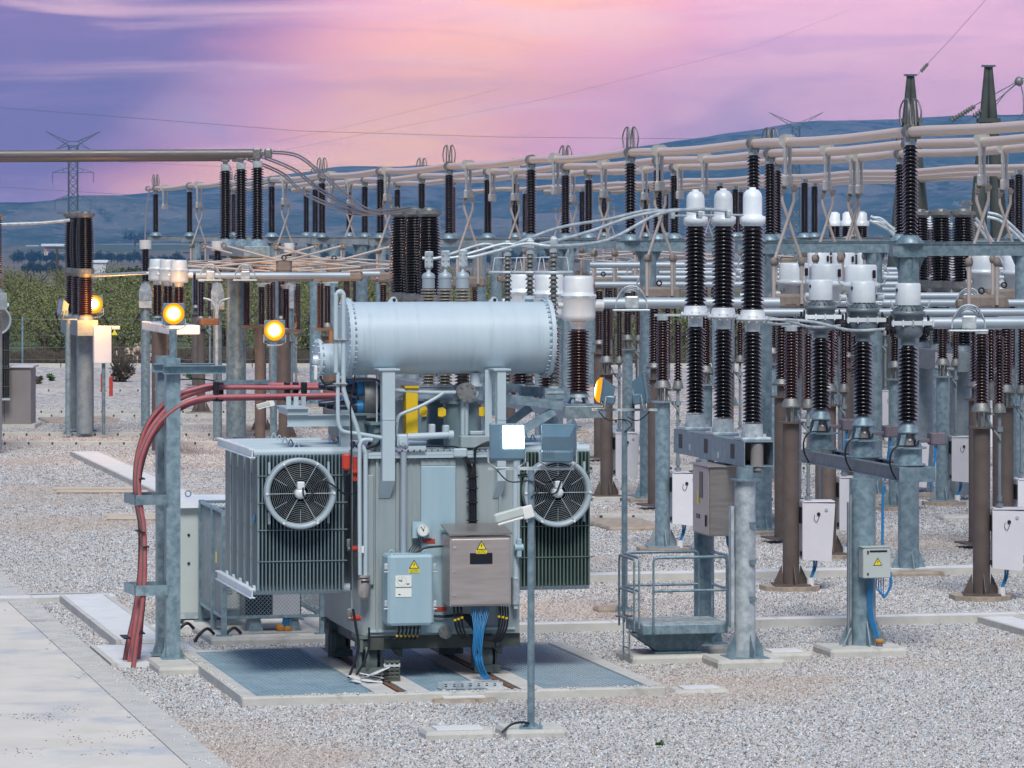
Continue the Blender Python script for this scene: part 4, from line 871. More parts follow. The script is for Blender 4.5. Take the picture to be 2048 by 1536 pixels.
# turrets of the high voltage bushings on the cover
HB = [(925, .62), (890, 1.62), (857, 2.62)]
for i, (px, yl) in enumerate(HB):
    yl = yl + TYF; k = T.sc(px, yl); c = T.pt(px, 700, yl); X = c.x; Zf = lambda py: T.Z(px, py, yl)
    g_ = thing('hv', None, None) if 0 else None
    zt_ = Zf(806 - i * 3); m = M(); m.cyl((X, yl, ZT + .07), (X, yl, zt_), .235, None, 32); m.cyl((X, yl, zt_), (X, yl, zt_ + .03), .275, None, 32); tu = part('bushing_turret', 'radiator_paint', m)
    m = M(); m.box(X + .22 if i == 0 else X - .14, X + .31 if i == 0 else X - .05, yl - .26, yl - .245, zt_ - .20, zt_ - .07); m.obj('lifting_tab', 'yellow_paint', tu)
    za, zb_ = zt_ + .03, Zf(770); m = M(); m.cyl((X, yl, za), (X, yl, zb_), .115, None, 24); m.cyl((X, yl, za), (X, yl, za + .03), .16, None, 24); m.cyl((X, yl, zb_ - .02), (X, yl, zb_), .13, None, 24)
    bu = part('hv_bushing', 'aluminium_white', m)
    m = M(); m.sheds((X, yl, 0), zb_, Zf(575), .062, .100, .040, 22); m.obj('bushing_insulator', 'bushing_glaze', bu)
    m = M(); z = Zf(575); m.cyl((X, yl, z - .01), (X, yl, z + .12), .082, None, 22); m.lathe((X, yl, z + .12), [(.087, 0), (.087, .03), (.07, .06), (.03, .08), (.028, .12), (0, .12)], 22); m.obj('bushing_head', 'aluminium_white', bu)
    m = M(); z += .23; m.box(X - .035, X + .035, yl - .03, yl + .03, z, z + .10, 0, .012); m.box(X - .045, X + .045, yl - .02, yl + .02, z + .11, z + .2, 0, .01); m.box(X - .055, X + .055, yl - .045, yl - .015, z + .02, z + .24, 0, .01)
    for sx in (-1, 1):
        for q in (.05, .12, .19): m.cyl((X + sx * .035, yl - .06, z + q), (X + sx * .035, yl - .04, z + q), .012, None, 6)
    m.obj('terminal_clamp', 'galvanised_light', bu); HB[i] = (X, yl, z + .18)
m = M(); X = T.X(900, TYF + .5)
for px, py in ((865, 858), (893, 860)): p = T.pt(px, py, TYF + .35); m.box(p.x - .04, p.x + .04, p.y, p.y + .1, p.z - .07, p.z + .06, 0, .015)
part('current_terminal_box', 'tank_light', m); m = M()
for px, py in ((847, 822), (884, 824), (966, 823)):
    p = T.pt(px, py, TYF + .3); m.prism([(p.x - .05, p.z + .05), (p.x + .01, p.z + .06), (p.x + .05, p.z + .03), (p.x + .05, p.z - .04), (p.x, p.z - .06), (p.x - .05, p.z - .05)], p.y, p.y + .012)
part('lifting_eye', 'yellow_paint', m)
# medium voltage side: turret box with three plug-in boot rows
yl = TYF + .5; m = M(); T.rect(m, 705, 832, 765, 880, yl, yl + 1.7); T.rect(m, 700, 826, 768, 831, yl - .06, yl + 1.75); T.rect(m, 748, 850, 790, 900, TYF + .1, TYF + .5, .02); T.rect(m, 741, 845, 795, 850, TYF + .06, TYF + .55); part('cable_box', 'radiator_paint', m)
for i in range(3):
    y = yl + .1 + i * .55; p = T.pt(725 , 800, y); zc_ = T.Z(738, 797, yl); x0 = T.X(727, yl) - i * 0; k = T.sc(730, yl)
    m = M(); m.lathe((x0, y, zc_), [(.225, 0), (.225, .16)], 28, (1, 0, 0)); m.box(x0 + .02, x0 + .16, y - .2, y + .2, zc_ - .235, zc_ - .2); g_ = part('plug_housing', 'cast_fitting', m)
    m = M(); m.sheds((x0 + .16, y, zc_), 0, .13, .17, .22, .045, 24, axis=(1, 0, 0)); m.obj('housing_insulator', 'bushing_glaze', g_)
    for z in (zc_ + .12, zc_ - .11):
        m = M(); m.lathe((x0, y - .04, z), [(.085, 0), (.085, .11), (.07, .13), (.055, .2), (.04, .34), (.03, .36)], 16, (-1, 0, 0)); m.obj('cable_boot', 'dark_blue_black', g_)
        m = M(); m.lathe((x0, y - .04, z), [(.09, 0.005), (.09, .05), (.088, .08)], 16, (-1, 0, 0)); m.obj('boot_ring', 'cable_blue', g_)
m = M(); T.rect(m, 575, 830, 700, 852, TYF + .4, TYF + .41); T.rect(m, 575, 829, 700, 831, TYF + .35, TYF + .41); T.rect(m, 575, 851, 700, 853, TYF + .35, TYF + .41); T.rect(m, 682, 820, 700, 905, TYF + .45, TYF + .6); T.rect(m, 575, 818, 616, 830, TYF + .34, TYF + 1.0); T.rect(m, 572, 815, 618, 818, TYF + .3, TYF + 1.0)
for i in range(3): T.rect(m, 573 + i * 15, 793, 582 + i * 15, 817, TYF + .42 + i * .5, TYF + .46 + i * .5)
part('cable_bracket_arm', 'tank_light', m)
tp('control_cable', 'rubber_black', [(640, 752, CY - .4), (650, 768, CY - .4), (672, 762, CY - .4), (700, 758, CY - .4), (730, 757, CY - .4), (757, 762, CY - .4), (767, 790, CY - .4), (770, 830, CY - .4), (765, 870, CY - .4), (752, 890, CY - .4), (724, 899, CY - .4)], .014, 0, 5)
tp('control_cable', 'rubber_black', [(710, 750), (706, 775), (701, 810), (702, 850), (703, 885), (702, 960), (702, 1180)], .010, TYF - .14, 4)
for i, (dx_, dyy) in enumerate(((0, 0), (4, 2), (7, 5))):
    tp('control_cable', 'rubber_black', [(735 + dx_, 893 - dyy), (742, 875 - dyy), (755, 867), (770, 869 - dyy)], .009, TYF - .03, 4)
# black cable bundle down the front
for i in range(9):
    o_ = (i % 5) * 3.2; q = (i // 5) * .03; tp('control_cable', 'rubber_black', [(815 + i * 6, 893), (890, 893), (915, 895), (926 + o_ * .4, 908), (936 + o_ * .7, 935), (939 + o_, 965), (939 + o_, 1000), (939 + o_, 1055)] if i < 4 else [(1000, 884 + (i - 4) * 2), (975, 884 + (i - 4) * 2), (958 - i, 896), (950, 920), (942 + o_ * .7, 950), (939 + o_, 975), (939 + o_, 1055)], .010, TYF - .08 - q, 4, 6)
m = M()
for py in (925, 953, 976, 1004, 1040): T.rect(m, 936, py, 956, py + 2, TYF - .14, TYF - .04)
part('cable_ties', 'rubber_black', m)
# thermometer
fbox('gauge_plate', 'cabinet_blue', 825, 1043, 863, 1076, TYF - .09, TYF - .055); p = T.pt(845, 1060, TYF - .1); m = M(); m.cyl((p.x, p.y + .01, p.z), (p.x, p.y - .05, p.z), .078, None, 32); ga = part('oil_thermometer', 'galvanised_light', m)
m = M(); m.cyl((p.x, p.y - .05, p.z), (p.x, p.y - .054, p.z), .068, None, 32); m.obj('dial', 'dial_white', ga)
m = M(); m.bar((p.x, p.y - .058, p.z), (p.x - .03, p.y - .058, p.z + .045), .006); m.bar((p.x, p.y - .058, p.z), (p.x + .015, p.y - .058, p.z + .05), .004); m.cyl((p.x, p.y - .054, p.z), (p.x, p.y - .06, p.z), .010, None, 8)
for i in range(11): g_ = -.6 + i * .43; m.bar((p.x + .052 * math.cos(g_), p.y - .056, p.z + .052 * math.sin(g_)), (p.x + .062 * math.cos(g_), p.y - .056, p.z + .062 * math.sin(g_)), .003)
m.obj('needle', 'rubber_black', ga)
for i in range(3): tp('capillary', 'dark_blue_black', [(838 + i * 4, 1074), (832 + i * 5, 1085), (820 + i * 5, 1098), (818 + i * 4, 1107)], .006, TYF - .12, 4, 5)
tp('control_cable', 'rubber_black', [(816, 1108), (830, 1106), (850, 1096), (875, 1093), (900, 1092)], .014, TYF - .18, 5)
for x, y in ((846, 1078), (870, 1214)):
    m = M(); T.rect(m, x, y, x + 24, y + 8, TYF - .06, TYF - .052); o = part('red_plate', 'red_paint', m); 
# tap changer cabinet (pale blue)
cy = TYF - .50; cb = fbox('tap_changer_cabinet', 'cabinet_blue', 776, 1110, 868, 1251, cy, TYF - .1, .03)
m = M()
for px, py in ((783, 1105), (850, 1105)): p = T.pt(px, py, cy + .1); m.ring((p.x, cy + .1, p.z), .028, .010, 'y', 16, 6)
m.obj('lifting_eye', 'cabinet_blue', cb)
m = M()
for py in (1144, 1218):
    for px in (772, 870): p = T.pt(px, py, cy + .03); m.cyl((p.x - .025, cy + .03, p.z), (p.x + .025, cy + .03, p.z), .010, None, 6); m.box(p.x - .02, p.x + .02, cy + .02, cy + .08, p.z + .03, p.z + .1, 0, .005)
m.obj('hinge', 'galvanised_light', cb)
warning_sign(cb, T.pt(828, 1128, cy), .125)
m = M(); T.rect(m, 791, 1151, 823, 1194, cy - .006, cy + .001, .0); wn = m.obj('window', 'dial_white', cb); m = M()
T.rect(m, 791, 1174, 823, 1175.3, cy - .009, cy - .0065); p = T.pt(804, 1162, cy - .009); m.bar(p, (p.x - .04, p.y, p.z + .012), .008); m.bar(p, (p.x, p.y, p.z + .04), .004); T.rect(m, 813, 1167, 819, 1169, cy - .009, cy - .0065); T.rect(m, 797, 1188, 801, 1190, cy - .009, cy - .0065)
for i in range(12): g_ = i * .5236; m.box(p.x + .055 * math.cos(g_) - .003, p.x + .055 * math.cos(g_) + .003, cy - .009, cy - .0065, p.z + .055 * math.sin(g_) - .003, p.z + .055 * math.sin(g_) + .003)
m.obj('pointer', 'rubber_black', wn)
for i in range(6): tp('gland_cable', 'rubber_black', [(797 + i * 8, 1252), (798 + i * 7.5, 1262), (794 + i * 8, 1272), (788 + i * 8, 1280), (786 + i * 9, 1274)], .013, cy + .12 + i * .03, 4, 6)
m = M()
for i in range(6): p = T.pt(794 + i * 8, 1272, cy + .12 + i * .03); m.cyl((p.x - .008, p.y, p.z - .008), (p.x + .008, p.y, p.z + .008), .017, None, 8)
part('cable_markers', 'yellow_paint', m)
# stainless control cabinet
cy = TYF - .62; cs_ = fbox('control_cabinet', 'stainless', 900, 1073, 1022, 1212, cy, TYF - .16, .008)
m = M(); a, b = T.pt(898, 1071, cy), T.pt(1024, 1071, cy); zt_ = T.Z(900, 1051, TYF - .15); m.add([(a.x, cy - .03, a.z), (b.x, cy - .03, a.z), (b.x, TYF - .12, zt_), (a.x, TYF - .12, zt_), (a.x, cy - .03, a.z + .02), (b.x, cy - .03, a.z + .02), (b.x, TYF - .12, zt_ + .02), (a.x, TYF - .12, zt_ + .02)], [(3, 2, 1, 0), (4, 5, 6, 7), (0, 1, 5, 4), (1, 2, 6, 5), (2, 3, 7, 6), (3, 0, 4, 7)]); m.obj('sloping_roof', 'stainless_dark', cs_)
m = M(); T.rect(m, 903, 1078, 1019, 1209, cy - .022, cy - .001, .006); dr = m.obj('door', 'stainless', cs_)
m = M()
for py in (1095, 1143, 1190): p = T.pt(909, py, cy - .02); m.cyl((p.x, p.y, p.z), (p.x, p.y - .014, p.z), .014, None, 12)
m.obj('lock', 'galvanised_light', dr); m = M(); T.rect(m, 940, 1106, 985, 1128, cy - .028, cy - .0225); m.obj('name_plate', 'black_panel', dr)
warning_sign(dr, T.pt(963, 1090, cy - .023), .125)
for i in range(10): tp('blue_cable', 'cable_blue', [(942 + i * 4, 1213, cy + .1), (944 + i * 3.6, 1228, cy + .08 - .02 * (i % 3)), (948 + i * 2.2, 1262, cy - .03 * (i % 3)), (946 + i * 1.9 + (i % 3), 1300, cy - .05 - .03 * (i % 2)), (952 + i * 1.6, 1330, cy - .05 - .03 * (i % 3)), (962 + i * 1.6, 1352, cy - .05), (970 + i * 1.5, 1358, cy - .04)], .0065, 0, 4, 6)
m = M(); p = T.pt(952, 1302, cy - .06); q = T.pt(966, 1302, cy - .06); m.box(p.x - .03, q.x + .05, cy - .08, cy - .02, p.z - .01, p.z + .01); part('cable_ties', 'rubber_black', m)
for i in range(7):
    px = 908 + i * 7 if i < 3 else 985 + i * 5
    tp('gland_cable', 'rubber_black', [(px, 1213, cy + .12), (px + 1, 1228, cy + .1), (px + (4 if i < 3 else -2), 1255, cy + .15), (px + (16 if i < 3 else -14), 1276 + i, cy + .25), (px + (34 if i < 3 else -38), 1276, cy + .35), (px + (50 if i < 3 else -60), 1250, cy + .4), (px + (40 if i < 3 else -75), 1232, cy + .42)], .013, 0, 5, 6)
m = M()
for px, py in ((910, 1240), (917, 1238), (924, 1235), (998, 1233), (1006, 1234), (1013, 1236)): p = T.pt(px, py, cy + .1); m.cyl((p.x, p.y, p.z - .012), (p.x, p.y, p.z + .012), .018, None, 8)
part('cable_markers', 'yellow_paint', m)
tp('control_cable', 'rubber_black', [(868, 1232), (890, 1233), (920, 1230), (940, 1231)], .018, TYF - .1, 3)
tp('control_cable', 'rubber_black', [(706, 1218), (712, 1255), (717, 1290), (711, 1320), (697, 1356)], .017, TYF - .2, 5); tp('control_cable', 'rubber_black', [(738, 1255), (738, 1290), (732, 1315), (722, 1335), (712, 1350)], .014, TYF - .2, 5)
# right side valve and conduit beside the stainless cabinet
m = M(); T.vc(m, 1031, 900, 1160, 6, TYF + .0); T.vc(m, 1037, 905, 1080, 3, TYF); part('side_pipe', 'tank_light', m)
m = M(); T.rect(m, 1026, 1155, 1038, 1210, TYF - .15, TYF - .02, .01); T.rect(m, 1028, 1210, 1036, 1218, TYF - .13, TYF - .04); part('terminal_conduit', 'galvanised_light', m)
m = M(); p = T.pt(1038, 1095, TYF - .1); m.cyl((p.x - .06, p.y, p.z), (p.x + .05, p.y, p.z), .045, None, 14); m.box(p.x - .03, p.x + .03, p.y - .03, p.y + .03, p.z - .12, p.z + .11, 0, .01); part('shut_off_valve', 'cabinet_blue', m)
# ---- steel arm with polymer arresters on the right
ar = thing('arrester_frame', 'galvanised steel arm frame carrying the three slim grey arresters right of the transformer', 'steel frame', T.o, YAW); yA = TYF + .2
def abar(p, q, w, h, ya, yb=None): a, b = T.pt(*p, ya), T.pt(*q, ya if yb is None else yb); m = M(); m.bar(a, b, w, h); return m
for nm, p, q, w, h, ya, yb in (('long_beam', (1004, 795), (1124, 812), .10, .11, TYF + .1, None), ('strut', (1030, 870), (1108, 822), .08, .10, TYF + .1, None), ('strut', (1012, 850), (1060, 815), .08, .10, TYF + .9, None), ('cross_beam', (1010, 775), (1045, 778), .1, .10, TYF + 1.6, None), ('cross_beam', (1040, 782), (1095, 784), .1, .12, TYF + 1.0, None), ('cross_beam', (1088, 787), (1138, 788), .1, .13, TYF + .3, None)):
    abar(p, q, w, h, ya, yb).obj(nm, 'galvanised', ar)
AR = []
for i, (px, yl, pt_, pb) in enumerate(((1107, .35, 505, 772), (1060, 1.55, 508, 770), (1015, 2.75, 512, 768))):
    yl += TYF; c = T.pt(px, pt_, yl); zt_ = c.z; zb_ = T.Z(px, pb, yl); X = c.x
    a = thing('surge_arrester', ['nearest', 'middle', 'farthest'][i] + ' slim grey finned arrester with ring between drum and right cabinets', 'surge arrester', tuple(T.o + Matrix.Rotation(YAW, 3, 'Z') @ Vector((X, yl, zb_))), YAW, 'slim grey arresters beside the drum'); h = zt_ - zb_
    m = M(); m.sheds((0, 0, 0), .0, h, .034, .062, .056, 16, alt=.82); m.obj('finned_housing', 'polymer_grey', a)
    m = M(); m.cyl((0, 0, -.06), (0, 0, 0), .07, None, 14); m.box(-.11, .11, -.11, .11, -.09, -.06); m.obj('base', 'galvanised_light', a)
    m = M()
    for sx in (-.08, .08): m.cyl((sx, 0, -.16), (sx, 0, -.09), .03, None, 10)
    m.obj('base_insulator', 'red_paint', a)
    m = M(); m.cyl((0, 0, h), (0, 0, h + .04), .05, None, 14); m.box(-.035, .035, -.02, .02, h + .04, h + .20, 0, .01); m.box(-.05, .05, -.04, -.015, h + .07, h + .18, 0, .01); m.obj('terminal', 'galvanised_light', a)
    m = M(); zr = T.Z(px, 545, yl) - zb_; m.ring((0, 0, zr), .23, .022, 'z', 32, 8)
    for sx in (-1, 1): m.tube([(sx * .2, 0, zr), (sx * .17, 0, zr + .19), (0, 0, zr + .19)], .009, 6)
    m.obj('grading_ring', 'galvanised_light', a); AR.append((px, yl, pt_))
# red power cables with their steel frame ------------------------------------------------
P_ = Fr(G(345, 1335)); pf = thing('cable_support_frame', 'tall two legged galvanised steel frame guiding the red cables', 'steel frame', P_.o, YAW)
def pp(name, mt, m, par=None): return m.obj(name, mt, par or pf)
def ibeam(m, x0, x1, y0, y1, z0, z1):
    xm = (x0 + x1) / 2; ym = (y0 + y1) / 2; m.box(x0, x1, y0, y0 + .012, z0, z1); m.box(x0, x1, y1 - .012, y1, z0, z1); m.box(xm - .006, xm + .006, y0 + .0125, y1 - .0125, z0, z1)
z1 = P_.Z(346, 716, 0); m = M(); a, b = P_.X(333, 0), P_.X(361, 0); m.box(a, b, 0, .008, .12, z1); m.box(a, a + .008, .0085, .2, .12, z1); m.box(b - .008, b, .0085, .2, .12, z1); pp('post', 'galvanised', m)
d2 = La(322, 1322, .12).y - (P_.o - T.o).y; d2 = .55
a2, b2 = P_.X(315, d2), P_.X(338, d2); m = M(); m.box(a2, b2, d2, d2 + .008, .12, P_.Z(325, 711, d2)); m.box(a2, a2 + .008, d2 + .0085, d2 + .2, .12, P_.Z(325, 711, d2)); m.box(b2 - .008, b2, d2 + .0085, d2 + .2, .12, P_.Z(325, 711, d2)); pp('post', 'galvanised', m)
m = M()
for x0, x1, y0 in ((a, b, 0), (a2, b2, d2)):
    m.box(x0 - .06, x1 + .06, y0 - .06, y0 + .26, .10, .12)
    for x in (x0, x1): m.prism([(x - .055, .12), (x + .055, .12), (x, .3)], y0 + .09, y0 + .1)
pp('base_plate', 'galvanised', m)
for py in (990, 1171):
    m = M(); xl_ = P_.X(271, -.02); x_b = P_.X(250, d2); zt_ = P_.Z(300, py, -.02); zb_ = P_.Z(300, py + 20, -.02)
    m.box(xl_, P_.X(335, -.02), -.03, -.005, zb_, zt_); m.box(x_b, a2, d2 - .0, d2 + .02, zb_, zt_)
    m.add([(xl_, -.03, zb_), (xl_, -.03, zt_), (x_b, d2, zt_), (x_b, d2, zb_), (xl_ - .01, -.01, zb_), (xl_ - .01, -.01, zt_), (x_b - .01, d2 + .02, zt_), (x_b - .01, d2 + .02, zb_)], [(0, 1, 2, 3), (7, 6, 5, 4), (1, 5, 6, 2), (0, 3, 7, 4)])
    pp('guide_bracket', 'galvanised', m)
for py, ya, xa, xb in ((731, -.03, 326, 452), (727, d2 - .03, 305, 430)):
    m = M(); zt_, zb_ = P_.Z(350, py, ya), P_.Z(350, py + 17, ya); x0, x1 = P_.X(xa, ya), P_.X(xb, ya); m.box(x0, x1, ya - .0, ya + .012, zb_, zt_); m.box(x0, x1, ya - .07, ya - .001, zt_ - .01, zt_); m.box(x0, x1, ya - .07, ya - .001, zb_, zb_ + .01)
    for px in (341, 352):
        for q in (4, 12): p = P_.pt(px, py + q, ya); m.cyl((p.x, ya - .015, p.z), (p.x, ya, p.z), .012, None, 6)
    pp('top_arm', 'galvanised', m)
m = M(); ya = .3; m.box(P_.X(430, ya), P_.X(538, ya), ya, ya + .14, P_.Z(480, 769, ya), P_.Z(480, 761, ya)); pp('cable_rail', 'galvanised', m)
for px, yy in ((432, .05), (441, .25), (574, .2), (591, .25), (608, .05)):
    m = M(); p = P_.pt(px, 782, yy); m.box(p.x - .035, p.x + .035, yy - .05, yy + .05, P_.Z(px, 803, yy), P_.Z(px, 764, yy), 0, .01); m.cyl((p.x, yy - .07, p.z + .02), (p.x, yy - .05, p.z + .02), .012, None, 6); m.cyl((p.x, yy - .07, p.z - .09), (p.x, yy - .05, p.z - .09), .012, None, 6); pp('cable_clamp', 'rubber_black', m)
m = M(); m.tube([P_.pt(361, 759, .05), P_.pt(400, 758, .1), P_.pt(430, 762, .2)], .008, 5, 3); pp('earth_wire', 'rubber_black', m)
pad('concrete footing under the two legged cable frame', 296, 392, 1326, 1351, .106, dep=1.25)
pts = [[(247, 1338), (255, 1290), (270, 1220), (279, 1150), (281, 1060), (274, 1010), (270, 960), (277, 900), (300, 840), (345, 795), (395, 777), (440, 770), (560, 770), (680, 770)],
       [(257, 1338), (265, 1290), (276, 1220), (283, 1150), (286, 1060), (279, 1010), (275, 960), (283, 905), (307, 850), (352, 803), (400, 783), (440, 775), (560, 775), (684, 775)],
       [(266, 1340), (272, 1290), (283, 1220), (289, 1150), (288, 1060), (281, 1010), (277, 950), (288, 900), (316, 848), (358, 812), (405, 796), (440, 794), (560, 792), (684, 790)],
       [(262, 1344), (270, 1290), (285, 1220), (288, 1120), (284, 1060), (280, 1010), (278, 960), (294, 895), (322, 850), (365, 815), (410, 800), (440, 797), (560, 796), (684, 794)],
       [(272, 1346), (279, 1290), (285, 1200), (287, 1120), (282, 1060), (276, 1010), (273, 955), (280, 895), (303, 843), (348, 799), (398, 780), (440, 773), (560, 772), (684, 772)]]
for i, q in enumerate(pts):
    yy = [.42, .15, .02, .3, .52][i]; m = M(); m.tube(P_.P(q, yy), .032, 10, 7); c = m.obj('power_cable', 'cable_red', None); c.location = P_.o; c.rotation_euler = (0, 0, YAW)
    tag(c, ['red power cable that bends over outermost and runs highest', 'upper front red power cable of the bent bundle', 'lowest front red power cable of the bent bundle', 'inner red power cable squeezed at the inside of the bend', 'rear red power cable hidden behind the upper pair'][i], 'power cable', 'red power cables bending up to the transformer')
    m = M(); m.tube([(v.x + (.022 if i % 2 else -.026), v.y - .02, v.z + .006) for v in P_.P(q, yy)], .007, 5, 7); m.obj('green_stripe', 'cable_green', c)
m = M()
for px, py, w in ((247, 1277, 7), (276, 1267, 6), (284, 1094, 6), (276, 1065, 6), (276, 958, 6)): p = P_.pt(px + 8, py, -.02); m.box(p.x - w * .0065, p.x + w * .0065, -.04, .4, p.z - .008, p.z + .008)
pp('cable_ties', 'rubber_black', m)
# things lying on the slab
q = La(735, 1362, .13); dbt = thing('broken_boards', 'pile of broken white boards lying on the transformer slab', 'debris', tuple(T.o + Matrix.Rotation(YAW, 3, 'Z') @ Vector((q.x, q.y, .115))), YAW)
for i, (x, y, z, w, d_, t1, t2, rz) in enumerate(((0, 0, .03, .30, .2, .1, -.15, .4), (.08, .05, .07, .32, .22, -.12, .2, -.3), (-.12, .08, .05, .22, .18, .25, .1, 1.0), (.03, -.12, .03, .28, .14, .05, .12, .1), (.12, -.05, .13, .26, .2, -.25, -.28, .5), (-.1, -.1, .02, .2, .12, 0, .1, -.8))):
    m = M(); m.slab([(-w / 2, -d_ / 2), (w * .42, -d_ * .55), (w / 2, d_ * .3), (w * .1, d_ / 2), (-w * .48, d_ * .4)], -.005, .005); o = m.obj('board', 'concrete_white', dbt); o.location = (x, y, z); o.rotation_euler = (t1, t2, rz)
q = La(782, 1360, .13); pl = thing('component_stack', 'small dark green stack of clamp hardware on the grating', 'hardware', tuple(T.o + Matrix.Rotation(YAW, 3, 'Z') @ Vector((q.x, q.y, .115))), YAW)
for i in range(6):
    m = M(); z = i * .045; m.box(-.11 + .006 * i, .10, -.08, .06, z, z + .028, 0, .006)
    for sx in (-.09, -.03, .03, .09): m.cyl((sx, -.07, z), (sx, -.07, z + .045), .012, None, 6)
    m.obj('clamp_plate', 'cabinet_grey' if i == 4 else 'dark_olive_steel', pl)
q = La(940, 1373, .13); m = M(); m.box(-.38, .38, -.1, -.09, 0, .075); m.box(-.38, .38, .09, .1, 0, .075); m.box(-.38, .38, -.09, .09, 0, .006); ct = m.obj('cable_tray', 'galvanised_light', None, tuple(T.o + Matrix.Rotation(YAW, 3, 'Z') @ Vector((q.x, q.y, .114)))); ct.rotation_euler = (0, 0, YAW); tag(ct, 'perforated metal cable tray lying where the blue cables end', 'cable tray')
m = M()
for i in range(7): m.box(-.33 + i * .1, -.30 + i * .1, -.1015, -.1002, .03, .042); m.box(-.33 + i * .1, -.30 + i * .1, -.1015, -.1002, .055, .063)
m.obj('slot_pattern', 'rubber_black', ct)
# ================================================================ FLOODLIGHT POSTS
def floodlight(post, x, z, az_, kind, s=1.0, tilt=-8):
    s = (.8 if abs(az_) > 1 else 1.1) if kind == 'sodium' else (.86 if kind == 'white' or (kind == 'off' and abs(x - .31) < .01) else 1)
    f = thing('floodlight_part', None, None); f.parent = post; f.location = (x, -.05, z); f.rotation_euler = (R(tilt), 0, az_); f.name = 'floodlight'
    w, h = .46 * s, .46 * s
    m = M(); m.box(-w / 2, w / 2, -.03, .0, 0, h, 0, .015); m.add([(-w * .46, 0, .03), (w * .46, 0, .03), (w * .46, 0, h - .02), (-w * .46, 0, h - .02), (-w * .40, .16, .12), (w * .40, .16, .12), (w * .38, .17, h * .72), (-w * .38, .17, h * .72)], [(0, 3, 2, 1), (4, 5, 6, 7), (0, 1, 5, 4), (1, 2, 6, 5), (2, 3, 7, 6), (3, 0, 4, 7)])
    m.box(-w * .44, w * .44, 0, .19, .0, h * .34, 0, .02); body = m.obj('lamp_housing', 'lamp_body', f)
    m = M(); m.tube([(-w * .52, .05, h * .3), (-w * .52, .05, -.02), (-w * .3, .05, -.09), (w * .3, .05, -.09), (w * .52, .05, -.02), (w * .52, .05, h * .3)], .012, 6); m.obj('bracket', 'galvanised_light', f)
    m = M()
    for i in range(6): m.box(w * .08 + i * .022, w * .088 + i * .022, .19, .193, .05, .14)
    m.obj('cooling_slot_pattern', 'rubber_black', body)
    if kind == 'white': m = M(); m.box(-w * .12, w * .46, -.036, -.0305, h * .30, h * .93); m.obj('lit_glass', 'lamp_white', f)
    elif kind == 'sodium': m = M(); m.lathe((0, -.03, h * .5), [(w * .49, 0), (w * .48, .03), (w * .34, .07), (0, .09)], 28, (0, -1, 0)); m.obj('lit_glass', 'lamp_sodium', f)
    else: m = M(); m.box(-w * .42, w * .42, -.036, -.0305, h * .12, h * .92); m.obj('glass', 'glass_pane', f)
    return f
mat('lamp_body', (.10, .19, .26), .4, .1, (.14, .23, .30), 3, .5)
def lamp(label, px, py, pybar, lights, r=.04, camside=None, extra=True, yaw=0, w=.95):
    b = G(px, py, .1); Y = b.y; zb = H - (pybar - HZ) * Y / F; t = thing('lamp_post', label, 'lamp post', (b.x, b.y, .1), yaw); zb -= .1
    m = M(); m.cyl((0, 0, 0), (0, 0, zb), r, r * .9, 16); m.obj('pole', 'galvanised', t)
    m = M(); m.slab([(-.13, -.13), (.13, -.13), (.13, .13), (-.13, .13)], 0, .015); m.prism([(-.1, .015), (.1, .015), (.03, .08), (-.03, .08)], -.004, .004)
    for sx in (-.1, .1):
        for sy in (-.1, .1): m.cyl((sx, sy, 0), (sx, sy, .06), .012, None, 6)
    m.obj('base_plate', 'galvanised', t)
    m = M(); m.box(-w * .5, w * .5, -.02, .02, zb, zb + .035); m.obj('cross_bar', 'galvanised_light', t)
    for x, az_, kind in lights: floodlight(t, x, zb + .12, az_, kind)
    if extra: m = M(); m.tube([(-w * .4, .03, zb), (-w * .25, .02, zb - .13), (0, -.05, zb - .12), (.1, -.04, zb - .2), (0, -.05, zb - .3)], .008, 5, 5); m.tube([(w * .4, .03, zb), (w * .2, .02, zb - .14), (0, .04, zb - .06)], .008, 5, 5); m.obj('cable', 'rubber_black', t)
    if camside is not None:
        z, s = camside; c = thing('x', None, None); c.name = 'tube_lamp'; c.parent = t; c.location = (0, -.05, z); c.rotation_euler = (0, R(-16 * s), 0)
        m = M(); m.box(-.42 if s > 0 else .08, -.08 if s > 0 else .42, -.05, .05, -.05, .06, 0, .02); m.obj('lamp_cover', 'cabinet_grey', c); m = M(); m.box(-.40 if s > 0 else .1, -.1 if s > 0 else .40, -.045, .045, -.075, -.051, 0, .01); m.obj('diffuser', 'white_plastic', c)
        m = M(); m.box(-.10, .02, -.04, .05, -.09, .05, 0, .01); m.obj('bracket', 'white_plastic', c)
    return t
def point(loc, energy, col=(1, .55, .15), r=.15):
    l = bpy.data.lights.new('sodium_lamp_light', 'POINT'); l.energy = energy; l.color = col; l.shadow_soft_size = r; o = bpy.data.objects.new('lamp_light', l); scene.collection.objects.link(o); o.location = loc
lp = lamp('slim steel lamp post in the foreground with one floodlight lit white', 1062, 1456, 940, [(-.26, R(8), 'white'), (.31, R(170), 'off')], .041, (1.92 + .5, 1), True)
lp.children[0].name
pad('concrete footing slab of the foreground lamp post', 1000, 1125, 1448, 1478, .1, dep=.66)
m = M(); m.tube([(0, -.02, .05), (-.1, -.05, .07), (-.22, -.1, .05), (-.32, -.16, -.03)], .014, 6, 5); o = m.obj('cable_stub', 'rubber_black', lp)
lp.children
lamp('lamp post with one amber lit floodlight seen edge on, beside the brown arresters', 1249, 1221, 822, [(-.34, R(-89), 'sodium'), (.34, R(80), 'off')], .045, None, True)
lamp('lamp post left of the far breaker with amber lamp', 136, 868, 640, [(-.22, R(-70), 'off')], .075, None, False, w=.5)
